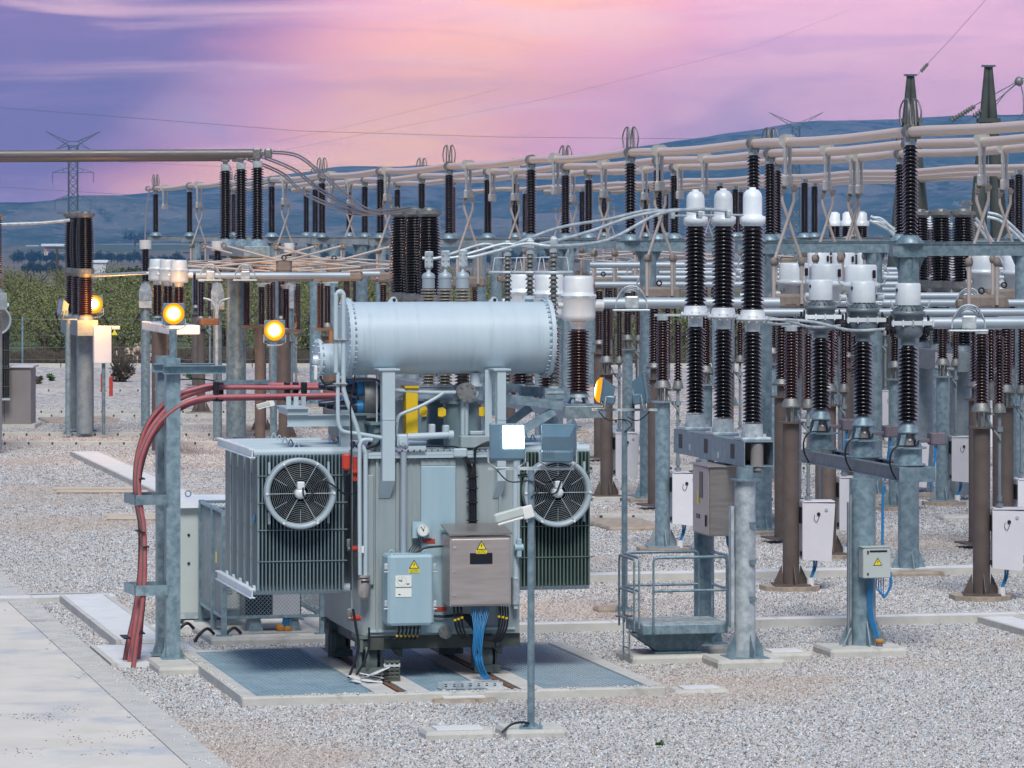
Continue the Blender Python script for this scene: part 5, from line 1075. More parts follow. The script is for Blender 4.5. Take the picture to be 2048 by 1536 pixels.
lamp('lamp post between far brown poles with brightest amber lamp', 547, 916, 692, [(.03, R(0), 'sodium')], .09, (1.35, 1), False, w=.3)
lamp('lamp post in front of the three clustered white heads with amber lamp', 346, 935, 660, [(.02, R(0), 'sodium')], .10, (1.9, 1), False, w=.3)
lamp('amber lamp on a slim post just right of the far breaker box', 184, 863, 636, [(.05, R(0), 'sodium')], .05, None, False, w=.3)
for px, py, Y in ((548, 668, 103), (345, 636, 97), (190, 612, 108)): q = W(px, py, Y - .9); point(q, 120, (1, .42, .07), r=.3)
q = W(1176, 790, 58.6); point(q, 40, (1, .42, .07), r=.2)
m = M(); m.cyl((0, 0, 0), (0, .01, 2.2), .025); 
# ================================================================ BUSBARS ON GANTRIES
BUS = [20.75, 23.75, 26.6]; ROWS = ['front', 'middle', 'rear']
ZP = 7.2
def post_ins(r=.085, rs=.128, h=1.45, pitch=.062, mt='porcelain_dark', n=20):
    t = thing('post_insulator', 'x', 'insulator'); m = M(); m.lathe((0, 0, 0), [(.24, 0), (.24, .015), (.13, .13), (.11, .15)], 8); m.obj('base', 'galvanised', t)
    m = M(); m.sheds((0, 0, 0), .15, .15 + h, r, rs, pitch, n); m.obj('porcelain', mt, t); m = M(); m.cyl((0, 0, .15 + h), (0, 0, .29 + h), .10, None, 16); m.box(-.08, .08, -.08, .08, .29 + h, .33 + h); m.obj('cap', 'galvanised_light', t); return t
PI0 = post_ins(); first_ = True
gal = []
def gantry(b, k, set_=0):
    off = min(1.6, .0225 * (b - 62)) if set_ == 0 else .6; a0 = (20.42 if set_ == 0 else 33.7); L_ = 6.9
    t = thing('support_gantry', 'x', 'gantry', AB(a0, b, 0), YAW, 'busbar support gantries')
    m = M(); z0, z1 = 5.18, 5.37; m.box(0, L_, -.11, -.10, z0, z1); m.box(0, L_, .10, .11, z0, z1); m.box(0, L_, -.0995, .0995, z1 - .012, z1 - .001); m.box(0, .012, -.0995, .0995, z0, z1 - .013); m.box(L_ - .012, L_, -.0995, .0995, z0, z1 - .013); m.box(0, L_, -.13, .13, z1, z1 + .01)
    m.obj('beam', 'galvanised_dull' if b > 95 else 'galvanised', t)
    for x in (.3 + off, 5.6):
        m = M(); m.cyl((x, 0, .1), (x, 0, z0 - .02), .172, None, 28); p = m.obj('pole', 'galvanised', t); m = M(); m.box(x - .3, x + .3, -.3, .3, .08, .105); m.box(x - .25, x + .25, -.2, .2, z0 - .02, z0 - .001)
        for g_ in range(4):
            q = Matrix.Rotation(g_ * math.pi / 2 + .0, 3, 'Z'); tri = [(.17, .105), (.30, .105), (.19, .38)]; n0 = len(m.v)
            m.add([Vector((x, 0, 0)) + q @ Vector((a, y, z)) for y in (-.006, .006) for a, z in tri] + [], [(0, 1, 2), (5, 4, 3), (0, 3, 4, 1), (1, 4, 5, 2), (2, 5, 3, 0)])
            tri = [(.17, z0 - .02), (.28, z0 - .02), (.175, z0 - .25)]; m.add([Vector((x, 0, 0)) + q @ Vector((a, y, z)) for y in (-.006, .006) for a, z in tri], [(0, 1, 2), (5, 4, 3), (0, 3, 4, 1), (1, 4, 5, 2), (2, 5, 3, 0)])
        m.obj('gusset_plates', 'galvanised', p); m = M(); m.box(x - .48, x + .48, -.42, .42, -.05, .08, 0, .03); m.obj('footing', 'concrete_dirty', p)
    return t
def put_ins(a, b, label, group):
    global first_
    if first_: PI0.location = AB(a, b, 5.38); PI0['label'] = label; PI0['group'] = group; PI0.rotation_euler = (0, 0, YAW); first_ = False; return PI0
    return dup(PI0, AB(a, b, 5.38), YAW, label, group)
GB = [61.9 + 9.05 * i for i in range(11)]
desc = ['nearest', 'second nearest', 'third', 'fourth', 'fifth', 'sixth', 'seventh', 'eighth', 'ninth', 'tenth', 'farthest']
for i, b in enumerate(GB):
    g_ = gantry(b, i); g_['label'] = desc[i] + ' steel gantry counted from the right under the front busbars'
    for j, a in enumerate(BUS):
        x = 1024 + F * (CA * a - SA * b) / (SA * a + CA * b)
        if x > 2150: continue
        put_ins(a, b, 'dark ribbed insulator under the %s main busbar, %s gantry from the right' % (ROWS[j], desc[i]), 'dark busbar insulators on the main gantries')
BUS2 = [34.3, 37.4, 40.2]
G2 = [112 + 9.05 * i for i in range(-2, 5)]
for i, b in enumerate(G2):
    g_ = gantry(b, i, 1); g_['label'] = desc[i] + ' steel gantry of the back busbar set counted from the right'; g_['group'] = 'back busbar gantries'
    for j, a in enumerate(BUS2): put_ins(a, b, 'dark ribbed insulator under the %s back busbar, %s gantry from the right' % (ROWS[j], desc[i]), 'dark busbar insulators on the back gantries')
def pipe(a, b0, b1, z, label, r=.084, group='aluminium tube busbars', mt='aluminium_pipe', ends=(0, 1)):
    t = thing('busbar_tube', label, 'busbar', AB(a, b0, z), YAW, group); m = M(); L_ = b1 - b0; pts = []; n = int(L_ / 1.5)
    for i in range(n + 1):
        y = L_ * i / n; pts.append((0, y, -.05 * abs(math.sin(math.pi * (y + b0 - 61.9) / 9.05)) ** 1.5))
    m.tube(pts, r, 18); m.obj('tube', mt, t)
    if ends[1]: m = M(); m.lathe((0, L_, 0), [(r * .9, -.05), (r * 1.25, 0), (r * 1.3, .1), (r, .2), (0, .24)], 18, (0, 1, 0)); m.obj('end_cap', 'cast_fitting', t)
    return t
mat('cast_light', (.42, .42, .42), .45, .4, (.52, .52, .52), 12, .4)
pa = pipe(BUS[0], 40, 154.5, ZP, 'nearest and longest of the main aluminium busbar tubes'); pb = pipe(BUS[1], 40, 153.5, ZP, 'middle one of the three main aluminium busbar tubes'); pc = pipe(BUS[2], 40, 155.5, ZP, 'rear one of the three main aluminium busbar tubes')
for j, a in enumerate(BUS2): pipe(a, 60, 158, ZP, ['front', 'middle', 'rear'][j] + ' tube of the back busbar set behind the main one', group='back aluminium busbars')
def clampset(t, y, loops, z=0):
    m = M(); m.cyl((0, y - .10, z), (0, y + .10, z), .125, None, 20); m.box(-.09, .09, y - .09, y + .09, z - .17, z - .06, 0, .02)
    m.obj('busbar_clamp', 'cast_fitting', t)
    if loops:
        m = M()
        for dx_ in (-.1, .1):
            for s_ in (-1, 1): m.tube([(dx_, y + s_ * .16, z + .1), (dx_ * 1.1, y + s_ * .22, z + .32), (dx_ * .8, y + s_ * .12, z + .50), (dx_ * .5, y - s_ * .06, z + .48), (dx_ * .4, y - s_ * .16, z + .1)], .016, 6, 6)
        m.obj('jumper_loops', 'cast_fitting', t)
for t, off in ((pa, 0), (pb, 0), (pc, 0)):
    for i, b in enumerate(GB): clampset(t, b - 40, i % 2 == 0)
def hanger(t, a, px, z=0, len_=.62):
    y = bat(px, a) - 40
    for s_ in (-1, 1):
        m = M(); x = s_ * .13; m.cyl((0, y + s_ * .14, z), (0, y + s_ * .14 + .06, z), .118, None, 18)
        m.box(-.035, .035, y + s_ * .14 - .0, y + s_ * .14 + .06, z - .30, z - .10, 0, .01); m.cyl((0, y + s_ * .14 + .03, z - .28), (0, y + s_ * .14 + .03, z - .62), .030, None, 10)
        m.box(-.05, .05, y + s_ * .14 - .02, y + s_ * .14 + .08, z - .82, z - .62, 0, .02)
        m.v = [(v[0] + (v[1] - y - .03) * .55, y + (v[1] - y) * .8, v[2]) for v in m.v]; m.obj('hanging_contact', 'cast_light', t)
    return y + 40
PG = []
def pantograph(a, b, label, zk=5.02, ztop=6.42):
    t = thing('pantograph_disconnector', label, 'disconnector', AB(a, b, 0), YAW, 'scissor disconnectors under the busbars')
    m = M(); m.cyl((0, 0, .1), (0, 0, 2.6), .13, None, 22); m.cyl((0, 0, 2.6), (0, 0, 2.63), .2, None, 22); m.cyl((0, 0, 2.63), (0, 0, 2.85), .08, None, 12); m.cyl((0, 0, 2.82), (0, 0, 2.85), .17, None, 20); m.box(-.3, .3, -.3, .3, .08, .105); m.obj('pole', 'shade_brown_steel', t)
    m = M(); m.lathe((0, 0, 2.85), [(.15, 0), (.11, .08), (.09, .1)], 16); m.cyl((.28, 0, 2.6), (.28, 0, 2.95), .05, None, 10); m.obj('insulator_foot', 'cast_fitting', t)
    m = M(); m.sheds((0, 0, 0), 2.95, 4.12, .075, .118, .052, 18); m.obj('main_insulator', 'porcelain_brown', t); m = M(); m.sheds((.28, 0, 0), 2.95, 4.12, .045, .08, .052, 14); m.obj('rotating_insulator', 'porcelain_brown', t)
    m = M(); m.box(-.28, .52, -.17, .17, 4.2, 4.46, 0, .05); m.box(-.36, .58, -.1, .1, 4.23, 4.38, 0, .03); m.cyl((0, 0, 4.12), (0, 0, 4.2), .12); m.cyl((.28, 0, 4.12), (.28, 0, 4.2), .07); m.box(.02, .24, -.18, -.165, 4.27, 4.40); gb = m.obj('gearbox', 'gearbox_tan', t)
    m = M(); m.ring((.1, 0, 4.53), .05, .016, 'y', 14, 6); m.obj('lifting_ring', 'rubber_black', gb); arms = M(); kn = M()
    c = .12
    for s_ in (-1, 1):
        for dx_, yy in ((0, -.19), (.16 , .19)):
            x = c + s_ * .26 - .06 + dx_ * .9; arms.cyl((x, yy, 4.28), (x, yy * .9, zk), .034, None, 8); kn.lathe((x, yy * .9, zk - .05), [(.0, -.01), (.05, 0), (.065, .07), (.045, .13), (0, .15)], 10)
        xk = c + s_ * .26 + .0; arms.tube([(xk, s_ * .03, zk + .05), (c - s_ * .10, s_ * .03, zk + 1.10), (c - s_ * .10, s_ * .03, zk + 1.26)], .030, 8); kn.cyl((xk - .09, -.17, zk + .05), (xk + .09, .17, zk + .05), .03)
        arms.cyl((c - s_ * .10, 0, zk + 1.24), (c - s_ * .09, 0, ztop), .045, None, 8); kn.cyl((c - s_ * .10, -.07, zk + 1.33), (c - s_ * .10, -.05, zk + 1.33), .055, None, 14)
    arms.obj('scissor_arms', 'rod_cream', t); kn.obj('knee_joints', 'gearbox_tan', t)
    return t
p0 = None; names = ['big scissor disconnector at the right under the middle busbar', 'big scissor disconnector right of the white topped breaker', 'scissor disconnector left of the white topped breaker', 'scissor disconnector standing right behind the three slim arresters', 'scissor disconnector above the drum', 'scissor disconnector left of the tall bulging insulators']
spec = [(0, 1576), (1, 1965), (1, 1655), (0, 1320), (2, 2010), (1, 1208), (0, 937), (2, 1706), (2, 1290), (0, 775), (0, 570), (1, 1030), (2, 1145), (0, 398), (1, 700)]
lab = ['scissor disconnector just right of the white topped breaker', 'large scissor disconnector at the right edge with two brown boxes', 'scissor disconnector above the middle front current transformer', 'scissor disconnector left of the white topped breaker columns', 'scissor disconnector overlapping the right picture edge', 'scissor disconnector above the big white equipment heads', 'scissor disconnector above the right half of the drum', 'scissor disconnector above the rightmost front current transformer', 'scissor disconnector hidden behind the long breaker conductors', 'scissor disconnector behind the bulging dark insulators', 'scissor disconnector right of the three tall black insulators', 'scissor disconnector between fourth and fifth gantry', 'scissor disconnector left of the round white heads', 'farthest scissor disconnector at the left end of the busbars', 'scissor disconnector above the left end of the drum']
for (j, px), lb in zip(spec, lab):
    t = [pa, pb, pc][j]; b = hanger(t, BUS[j], px)
    if p0 is None: p0 = pantograph(BUS[j] - .12, b, lb)
    else: dup(p0, AB(BUS[j] - .12, b, 0), YAW, lb, 'scissor disconnectors under the busbars')
for j, px in ((0, 1112), (0, 663), (1, 1410), (2, 1720), (0, 330), (1, 985), (2, 1360)): hanger([pa, pb, pc][j], BUS[j], px)
for j, px, lb in ((0, 1702, 'scissor disconnector of the back busbars above the middle front head'), (1, 1925, 'scissor disconnector of the back busbars at the right'), (0, 1215, 'scissor disconnector of the back busbars left of the breaker'), (1, 1410, 'scissor disconnector of the back busbars between breaker columns'), (0, 1110, 'scissor disconnector of the back busbars above the slim arresters')):
    dup(p0, AB(BUS2[j], bat(px, BUS2[j]), 0), YAW, lb, 'scissor disconnectors of the back busbars')
# ================================================================ POLES WITH INSULATOR PAIR AND MOTOR BOX
def stand(mt='shade_brown_steel', cab=True):
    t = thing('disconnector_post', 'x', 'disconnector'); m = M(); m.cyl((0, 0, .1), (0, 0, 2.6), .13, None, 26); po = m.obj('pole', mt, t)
    m = M(); m.cyl((0, 0, 2.6), (0, 0, 2.625), .21, None, 24); m.box(-.28, .28, -.28, .28, .08, .105)
    for g_ in range(4):
        q = Matrix.Rotation(g_ * math.pi / 2 + .15, 3, 'Z'); tri = [(.125, .105), (.27, .105), (.27, .15), (.15, .40)]
        m.add([q @ Vector((a, y, z)) for y in (-.006, .006) for a, z in tri], [(0, 1, 2, 3), (7, 6, 5, 4), (0, 4, 5, 1), (1, 5, 6, 2), (2, 6, 7, 3), (3, 7, 4, 0)])
    m.obj('flange_and_gussets', 'galvanised_dull' if mt != 'shade_brown_steel' else mt, po); m = M(); m.slab([(.5 * math.cos(i * .785 + .39) * random.uniform(.85, 1.1), .45 * math.sin(i * .785 + .39)) for i in range(8)], -.05, .08); m.obj('footing', 'concrete_dirty', po)
    m = M(); 
    for g_ in range(4): m.cyl((.07 * math.cos(g_ * 1.571), .07 * math.sin(g_ * 1.571), 2.62), (.07 * math.cos(g_ * 1.571), .07 * math.sin(g_ * 1.571), 2.86), .022, None, 8)
    m.cyl((0, 0, 2.85), (0, 0, 2.87), .15, None, 20); m.lathe((0, 0, 2.87), [(.15, 0), (.135, .05), (.105, .11), (.10, .12)], 20)
    m.lathe((.27, 0, 2.84), [(.10, 0), (.09, .06), (.065, .13), (.06, .15)], 16); m.box(.05, .32, -.03, .03, 2.80, 2.84); m.obj('insulator_foot', 'cast_fitting', t)
    m = M(); m.sheds((0, 0, 0), 2.99, 4.03, .072, .110, .0475, 20); m.obj('main_insulator', 'porcelain_brown', t); m = M(); m.sheds((.27, 0, 0), 2.99, 4.0, .042, .075, .0475, 16); m.obj('rotating_insulator', 'porcelain_brown', t)
    m = M(); m.cyl((0, 0, 4.03), (0, 0, 4.1), .10, None, 16); m.box(-.14, .3, -.06, .06, 4.1, 4.14); m.obj('insulator_cap', 'galvanised_light', t)
    m = M(); m.cyl((.27, 0, 1.42), (.27, 0, 2.8), .028, None, 10); m.cyl((.27, 0, 1.42), (.27, 0, 1.46), .06, None, 12); m.cyl((.27, 0, 1.5), (.27, 0, 1.58), .04, None, 12); m.cyl((.27, 0, 2.55), (.27, 0, 2.62), .055, None, 12); m.tube([(.1, -.02, 2.75), (.16, -.06, 2.6), (.24, -.06, 2.5), (.28, -.05, 2.42)], .018, 6, 4); m.obj('drive_rod', 'galvanised_dull', t)
    if cab:
        m = M(); m.prism([(.15, .50), (.60, .46), (.66, 1.36), (.15, 1.38)], -.22, .18); c = m.obj('motor_box', 'cabinet_pale', t); m = M(); m.box(.16, .66, -.235, .2, 1.382, 1.40, 0, .008); m.obj('lid', 'cabinet_pale', c)
        m = M(); m.cyl((.40, -.235, 1.20), (.40, -.221, 1.20), .028, None, 16); m.tube([(.34, -.23, 1.19), (.33, -.235, 1.12), (.37, -.235, 1.08), (.41, -.235, 1.17)], .004, 4, 4); m.obj('lock', 'rubber_black', c); m = M(); m.cyl((.52, -.235, 1.27), (.52, -.221, 1.27), .026, None, 16); m.obj('button', 'galvanised_light', c)
        m = M(); m.box(.13, .17, -.2, .0, 1.05, 1.3); m.box(.12, .17, -.2, -.12, .55, .62); m.obj('mounting_bracket', 'rubber_black', c)
        m = M()
        for i in range(2): m.tube([(.36 + i * .04, -.02, .48), (.35 + i * .03, -.02, .34), (.30 + i * .02, -.04, .2), (.28, -.04, .1)], .016, 6, 4)
        m.obj('cable', 'cable_blue', c); m = M(); m.cyl((.30, -.04, .02), (.30, -.04, .2), .06, None, 14); m.obj('cable_duct_stub', 'concrete_white', c)
    return t
SB = stand('shade_brown_steel'); SG_ = stand('galvanised'); SN = stand('shade_brown_steel', False); used = {}
SL = [(SB, 1582, 1168, 'brown pole with pale motor box left of the front current transformers'), (SB, 1963, 1187, 'brown pole with pale motor box nearest the right picture edge'), (SG_, 1325, 1092, 'grey pole with pale motor box just left of the stainless breaker cabinet'), (SB, 1213, 990, 'brown pole with pale motor box right of the right cooling fan'), (SB, 1657, 1105, 'brown spotted pole behind the leftmost front current transformer'), (SB, 2012, 1110, 'dark spotted brown pole behind the nearest right pole'), (SG_, 1411, 1030, 'grey pole seen between the breaker columns'),
      (SG_, 1790, 1010, 'grey pole behind the gantry pole at the right'), (SG_, 1885, 1000, 'grey pole with motor box in the right background'), (SB, 1455, 985, 'pole behind the middle breaker column'), (SG_, 1545, 955, 'distant grey pole with motor box behind the third breaker column'),
      (SN, 572, 872, 'brown pole right behind the brightest amber lamp'), (SN, 523, 858, 'brown pole just left of the brightest amber lamp'), (SN, 402, 822, 'tan pole behind the two legged cable frame'), (SB, 655, 850, 'far pole hidden behind the left end of the drum'), (SG_, 1255, 900, 'distant grey pole with motor box between gantry poles'), (SG_, 1690, 930, 'distant grey pole behind the front current transformers'), (SG_, 1940, 925, 'distant grey pole near the right edge'), (SG_, 1080, 905, 'distant pole behind the steel arm frame'), (SG_, 1505, 900, 'farthest grey pole behind the breaker'), (SG_, 1750, 880, 'farthest grey pole right of centre')]
for st, px, py, lb in SL:
    p = G(px, py, .1); loc = (p.x, p.y, 0); gr = 'poles with brown insulator pairs'
    if st.name not in used: used[st.name] = 1; st.location = loc; st.rotation_euler = (0, 0, YAW * .3); st['label'] = lb; st['group'] = gr
    else: dup(st, loc, YAW * .3 + random.uniform(-.25, .12), lb, gr)
# ================================================================ LATERAL TUBES
def ltube(label, px0, px1, py, Y, r=.08, loops=True, ends=True, wiggle=0):
    a = W(px0, py, Y); t = thing('busbar_tube', label, 'busbar', a, YAW * .12, 'low aluminium tubes across the yard'); L_ = (px1 - px0) * Y / F
    m = M(); m.cyl((0, 0, 0), (L_, 0, 0), r, None, 20); m.obj('tube', 'aluminium_white', t)
    if loops:
        m = M()
        for x in loops:
            for i in range(3): q = .17 + i * .04; m.tube([(x - q, -.04 * i, -.08), (x - q * .9, -.04 * i, .08), (x - q * .4, -.05 * i, .19 + i * .03), (x + q * .4, -.05 * i, .19 + i * .03), (x + q * .9, -.04 * i, .08), (x + q, -.04 * i, -.08)], .014, 6, 4)
        m.obj('jumper_loops', 'galvanised_light', t); m = M()
        for x in loops: m.box(x - .3, x + .3, -.11, .08, -.13, -.10, 0, .01); m.box(x - .1, x + .12, -.1, .1, -.09, .11, 0, .02)
        m.obj('tube_clamp', 'galvanised_light', t)
    return t
ltube('nearest low aluminium tube running off the right edge', 1836, 2200, 646, 60, .088, [.75, 3.2], r'')
ltube('low aluminium tube leaving the round white head towards the breaker', 1206, 1560, 606, 64, .088, [.45])
tl = [('wide', 1500, 2200, 625, 69), ('slim', 1560, 2200, 662 - 56, 74), ('pale', 1480, 2200, 592, 79), ('smooth', 1600, 2200, 580, 86), ('thin', 1190, 2200, 569, 92), ('plain', 1180, 2200, 556, 99), ('low', 1180, 1700, 546, 105), ('bright', 1180, 1560, 530, 88), ('far', 1180, 2200, 539, 113), ('distant', 1500, 2200, 548, 108)]
for k, (n_, a, b, y, Y) in enumerate(tl): ltube('%s low aluminium tube, %s counted upwards behind the right equipment' % (n_, ORD[k]), a, b, y, Y, .07, [1.2, 6.0] if k % 2 == 0 else [3.5])
ltube('low aluminium tube leaving the clustered left heads', 392, 700, 551, 98, .08, [.35, 1.2]); ltube('low tube crossing behind the drum left end', 610, 760, 548, 104, .08, [.4]); ltube('low tube behind the left big pole', 370, 520, 543, 110, .08, [.8])
# folded low disconnector arms (centre opening)
def fold(label, px, py, Y, s=1.0):
    t = thing('folded_disconnector', label, 'disconnector', W(px, py, Y), YAW * .3, 'opened disconnectors with folded arms'); t.scale = (s, s, s)
    m = M(); m.box(-.75, .75, -.14, .14, -.22, .02, 0, .06); m.box(-.2, .2, -.12, .12, .0, .35, 0, .06); gb = m.obj('gearbox', 'gearbox_tan', t); m = M(); m.ring((0, -.13, .37), .055, .018, 'y', 14, 6); m.obj('lifting_ring', 'rubber_black', gb)
    m = M()
    for sx in (-1, 1):
        for yy, zz in ((-.12, 0), (.14, .12)): m.cyl((sx * .35, yy, .03 + zz), (sx * 1.9, yy, .14 + zz), .026, None, 8); m.cyl((sx * 1.9, yy, .14 + zz), (-sx * .2, yy, .34 + zz * .4), .024, None, 8); m.cyl((-sx * .2, yy, .33), (-sx * 1.5, yy, .68), .028, None, 8)
    m.obj('folded_arms', 'rod_cream', t); m = M()
    for sx in (-1, 1): m.ring((sx * 1.5, -.14, .68), .06, .022, 'y', 14, 6); m.lathe((sx * 1.9, 0, .14), [(0, -.1), (.07, -.05), (.07, .05), (0, .1)], 10, (1, 0, 0))
    m.obj('arm_ends', 'gearbox_tan', t)
    m = M(); m.sheds((-.35, 0, 0), -1.42, -.28, .07, .11, .05, 16); m.obj('main_insulator', 'porcelain_brown', t); m = M(); m.sheds((.35, 0, 0), -1.42, -.28, .045, .078, .05, 14); m.obj('rotating_insulator', 'porcelain_brown', t)
    m = M(); z0 = W(px, py, Y).z; m.cyl((0, 0, -z0 + .1), (0, 0, -1.5), .14, None, 18); m.box(-.5, .5, -.1, .1, -1.5, -1.42); m.obj('pole', 'shade_brown_steel', t); return t
f0 = fold('folded disconnector with long cream arms above the brightest amber lamp', 568, 545, 100)
for px, py, Y, lb in ((520, 543, 106, 'folded disconnector with cream arms right behind the big left pole'), (668, 545, 103, 'folded disconnector with cream arms left of the bulging insulators'), (1290, 528, 112, 'far folded disconnector left of the breaker columns'), (1610, 516, 118, 'far folded disconnector right of the breaker')): 
    q = W(px, py, Y); dup(f0, q, YAW * .3, lb, 'opened disconnectors with folded arms')
mat('tube_taupe', (.15, .145, .15), .5, .3, (.19, .18, .185), 2, .4)  # matte grey-brown of the upper left tubes
# ================================================================ CURRENT TRANSFORMERS
def ct_white(a, cap='white', s=1.0):
    """big round white head on brown porcelain"""
    m = M(); m.lathe((0, 0, 0), [(.12, -.95 * 0), (.14, .0), (.15, .02)], 10)
    m = M(); m.cyl((0, 0, 0), (0, 0, .03), .24, None, 20); m.lathe((0, 0, .03), [(.2, .12), (.15, .2), (.13, .23)], 20)
    for i in range(4): g_ = i * 1.571 + .785; m.bar((.19 * math.cos(g_), .19 * math.sin(g_), .03), (.13 * math.cos(g_), .13 * math.sin(g_), .2), .05, .03)
    m.obj('foot', 'galvanised', a); m = M(); m.sheds((0, 0, 0), .26, 1.42, .13, .20, .055, 24); m.obj('porcelain', 'porcelain_brown', a)
    m = M(); m.cyl((0, 0, 1.42), (0, 0, 1.56), .13, .15, 20); m.lathe((0, 0, 1.56), [(.10, 0), (.24, .015), (.28, .06), (.285, .12), (.285, .42), (.30, .44), (.30, .50), (.26, .51), (.255, .56), (.25, .80), (.23, .85), (.0, .86)], 36); hd = m.obj('head', 'head_white', a)
    m = M(); m.cyl((.26, 0, 1.86), (.42, 0, 1.86), .11, None, 20); m.cyl((-.26, 0, 1.86), (-.36, 0, 1.86), .06, None, 12); m.obj('primary_terminal', 'head_white', hd); m = M(); m.lathe((0, 0, 2.0), [(.302, 0), (.305, .02), (.302, .04)], 36); m.obj('bolted_rim', 'galvanised_light', hd)
def row(name, label, cat, P0, n, step, zc, build, group, labels, beam=None):
    out = []; SC = {ct_white: (.92, .92, .83), }.get(build, (1, 1, 1)) if build.__name__ != 'ct_front' else (.86, .86, .73)
    if 'far left' in group: SC = (.8, .8, .66)
    for i in range(n):
        a = thing(name, labels[i], cat, (P0[0] + step[0] * i, P0[1] + step[1] * i, zc), YAW, group)
        if i == 0: build(a); src = a
        else:
            for ch in list(src.children):
                c = ch.copy(); scene.collection.objects.link(c); c.parent = a
                for g_ in ch.children: d = g_.copy(); scene.collection.objects.link(d); d.parent = c
        a.scale = SC
        out.append(a)
    return out
U = Vector((-SA, CA, 0)); V = Vector((CA, SA, 0))
# the three round heads right of the drum
b = W(1157, 810, 62); P0 = (b.x, b.y)
SCL = {}
row('current_transformer', '', 'current transformer', P0, 3, U * 1.95, b.z, ct_white, 'round white headed current transformers by the drum', ['nearest round white headed current transformer right of the drum', 'middle round white headed current transformer half behind the drum end', 'farthest round white headed current transformer above the drum end'])
t = thing('equipment_stand', 'galvanised beam and pole carrying the round white headed transformers', 'steel frame', (b.x, b.y, 0), YAW); m = M(); m.box(-.3, .35, -.35, 4.4, b.z - .19, b.z - .002, 0, .01); m.obj('beam', 'galvanised', t); m = M(); m.cyl((0, 2, .1), (0, 2, b.z - .19), .16, None, 20); m.obj('pole', 'galvanised', t)
b = W(358, 668, 98)
row('current_transformer', '', 'current transformer', (b.x, b.y), 3, U * 1.95, b.z + .22, ct_white, 'round white headed current transformers far left', ['nearest of the three clustered white heads above the amber lamp', 'middle of the three clustered white heads on the left', 'leftmost of the three clustered white heads on the left'])
t = thing('equipment_stand', 'pale beam and pole under the three clustered white heads', 'steel frame', (b.x, b.y, 0), YAW); m = M(); m.box(-.3, .45, -.5, 4.6, b.z + .0, b.z + .218, 0, .02); m.obj('beam', 'white_cap', t); m = M(); m.cyl((-.2, 2, .1), (-.2, 2, b.z), .2, None, 20); m.obj('pole', 'shade_brown_steel', t); m = M(); m.box(.5, .95, -.3, .1, b.z + .22, b.z + .38, 0, .02); m.obj('terminal_box', 'red_brown', t) if 'red_brown' in MAT else m.obj('terminal_box', 'rust', t)
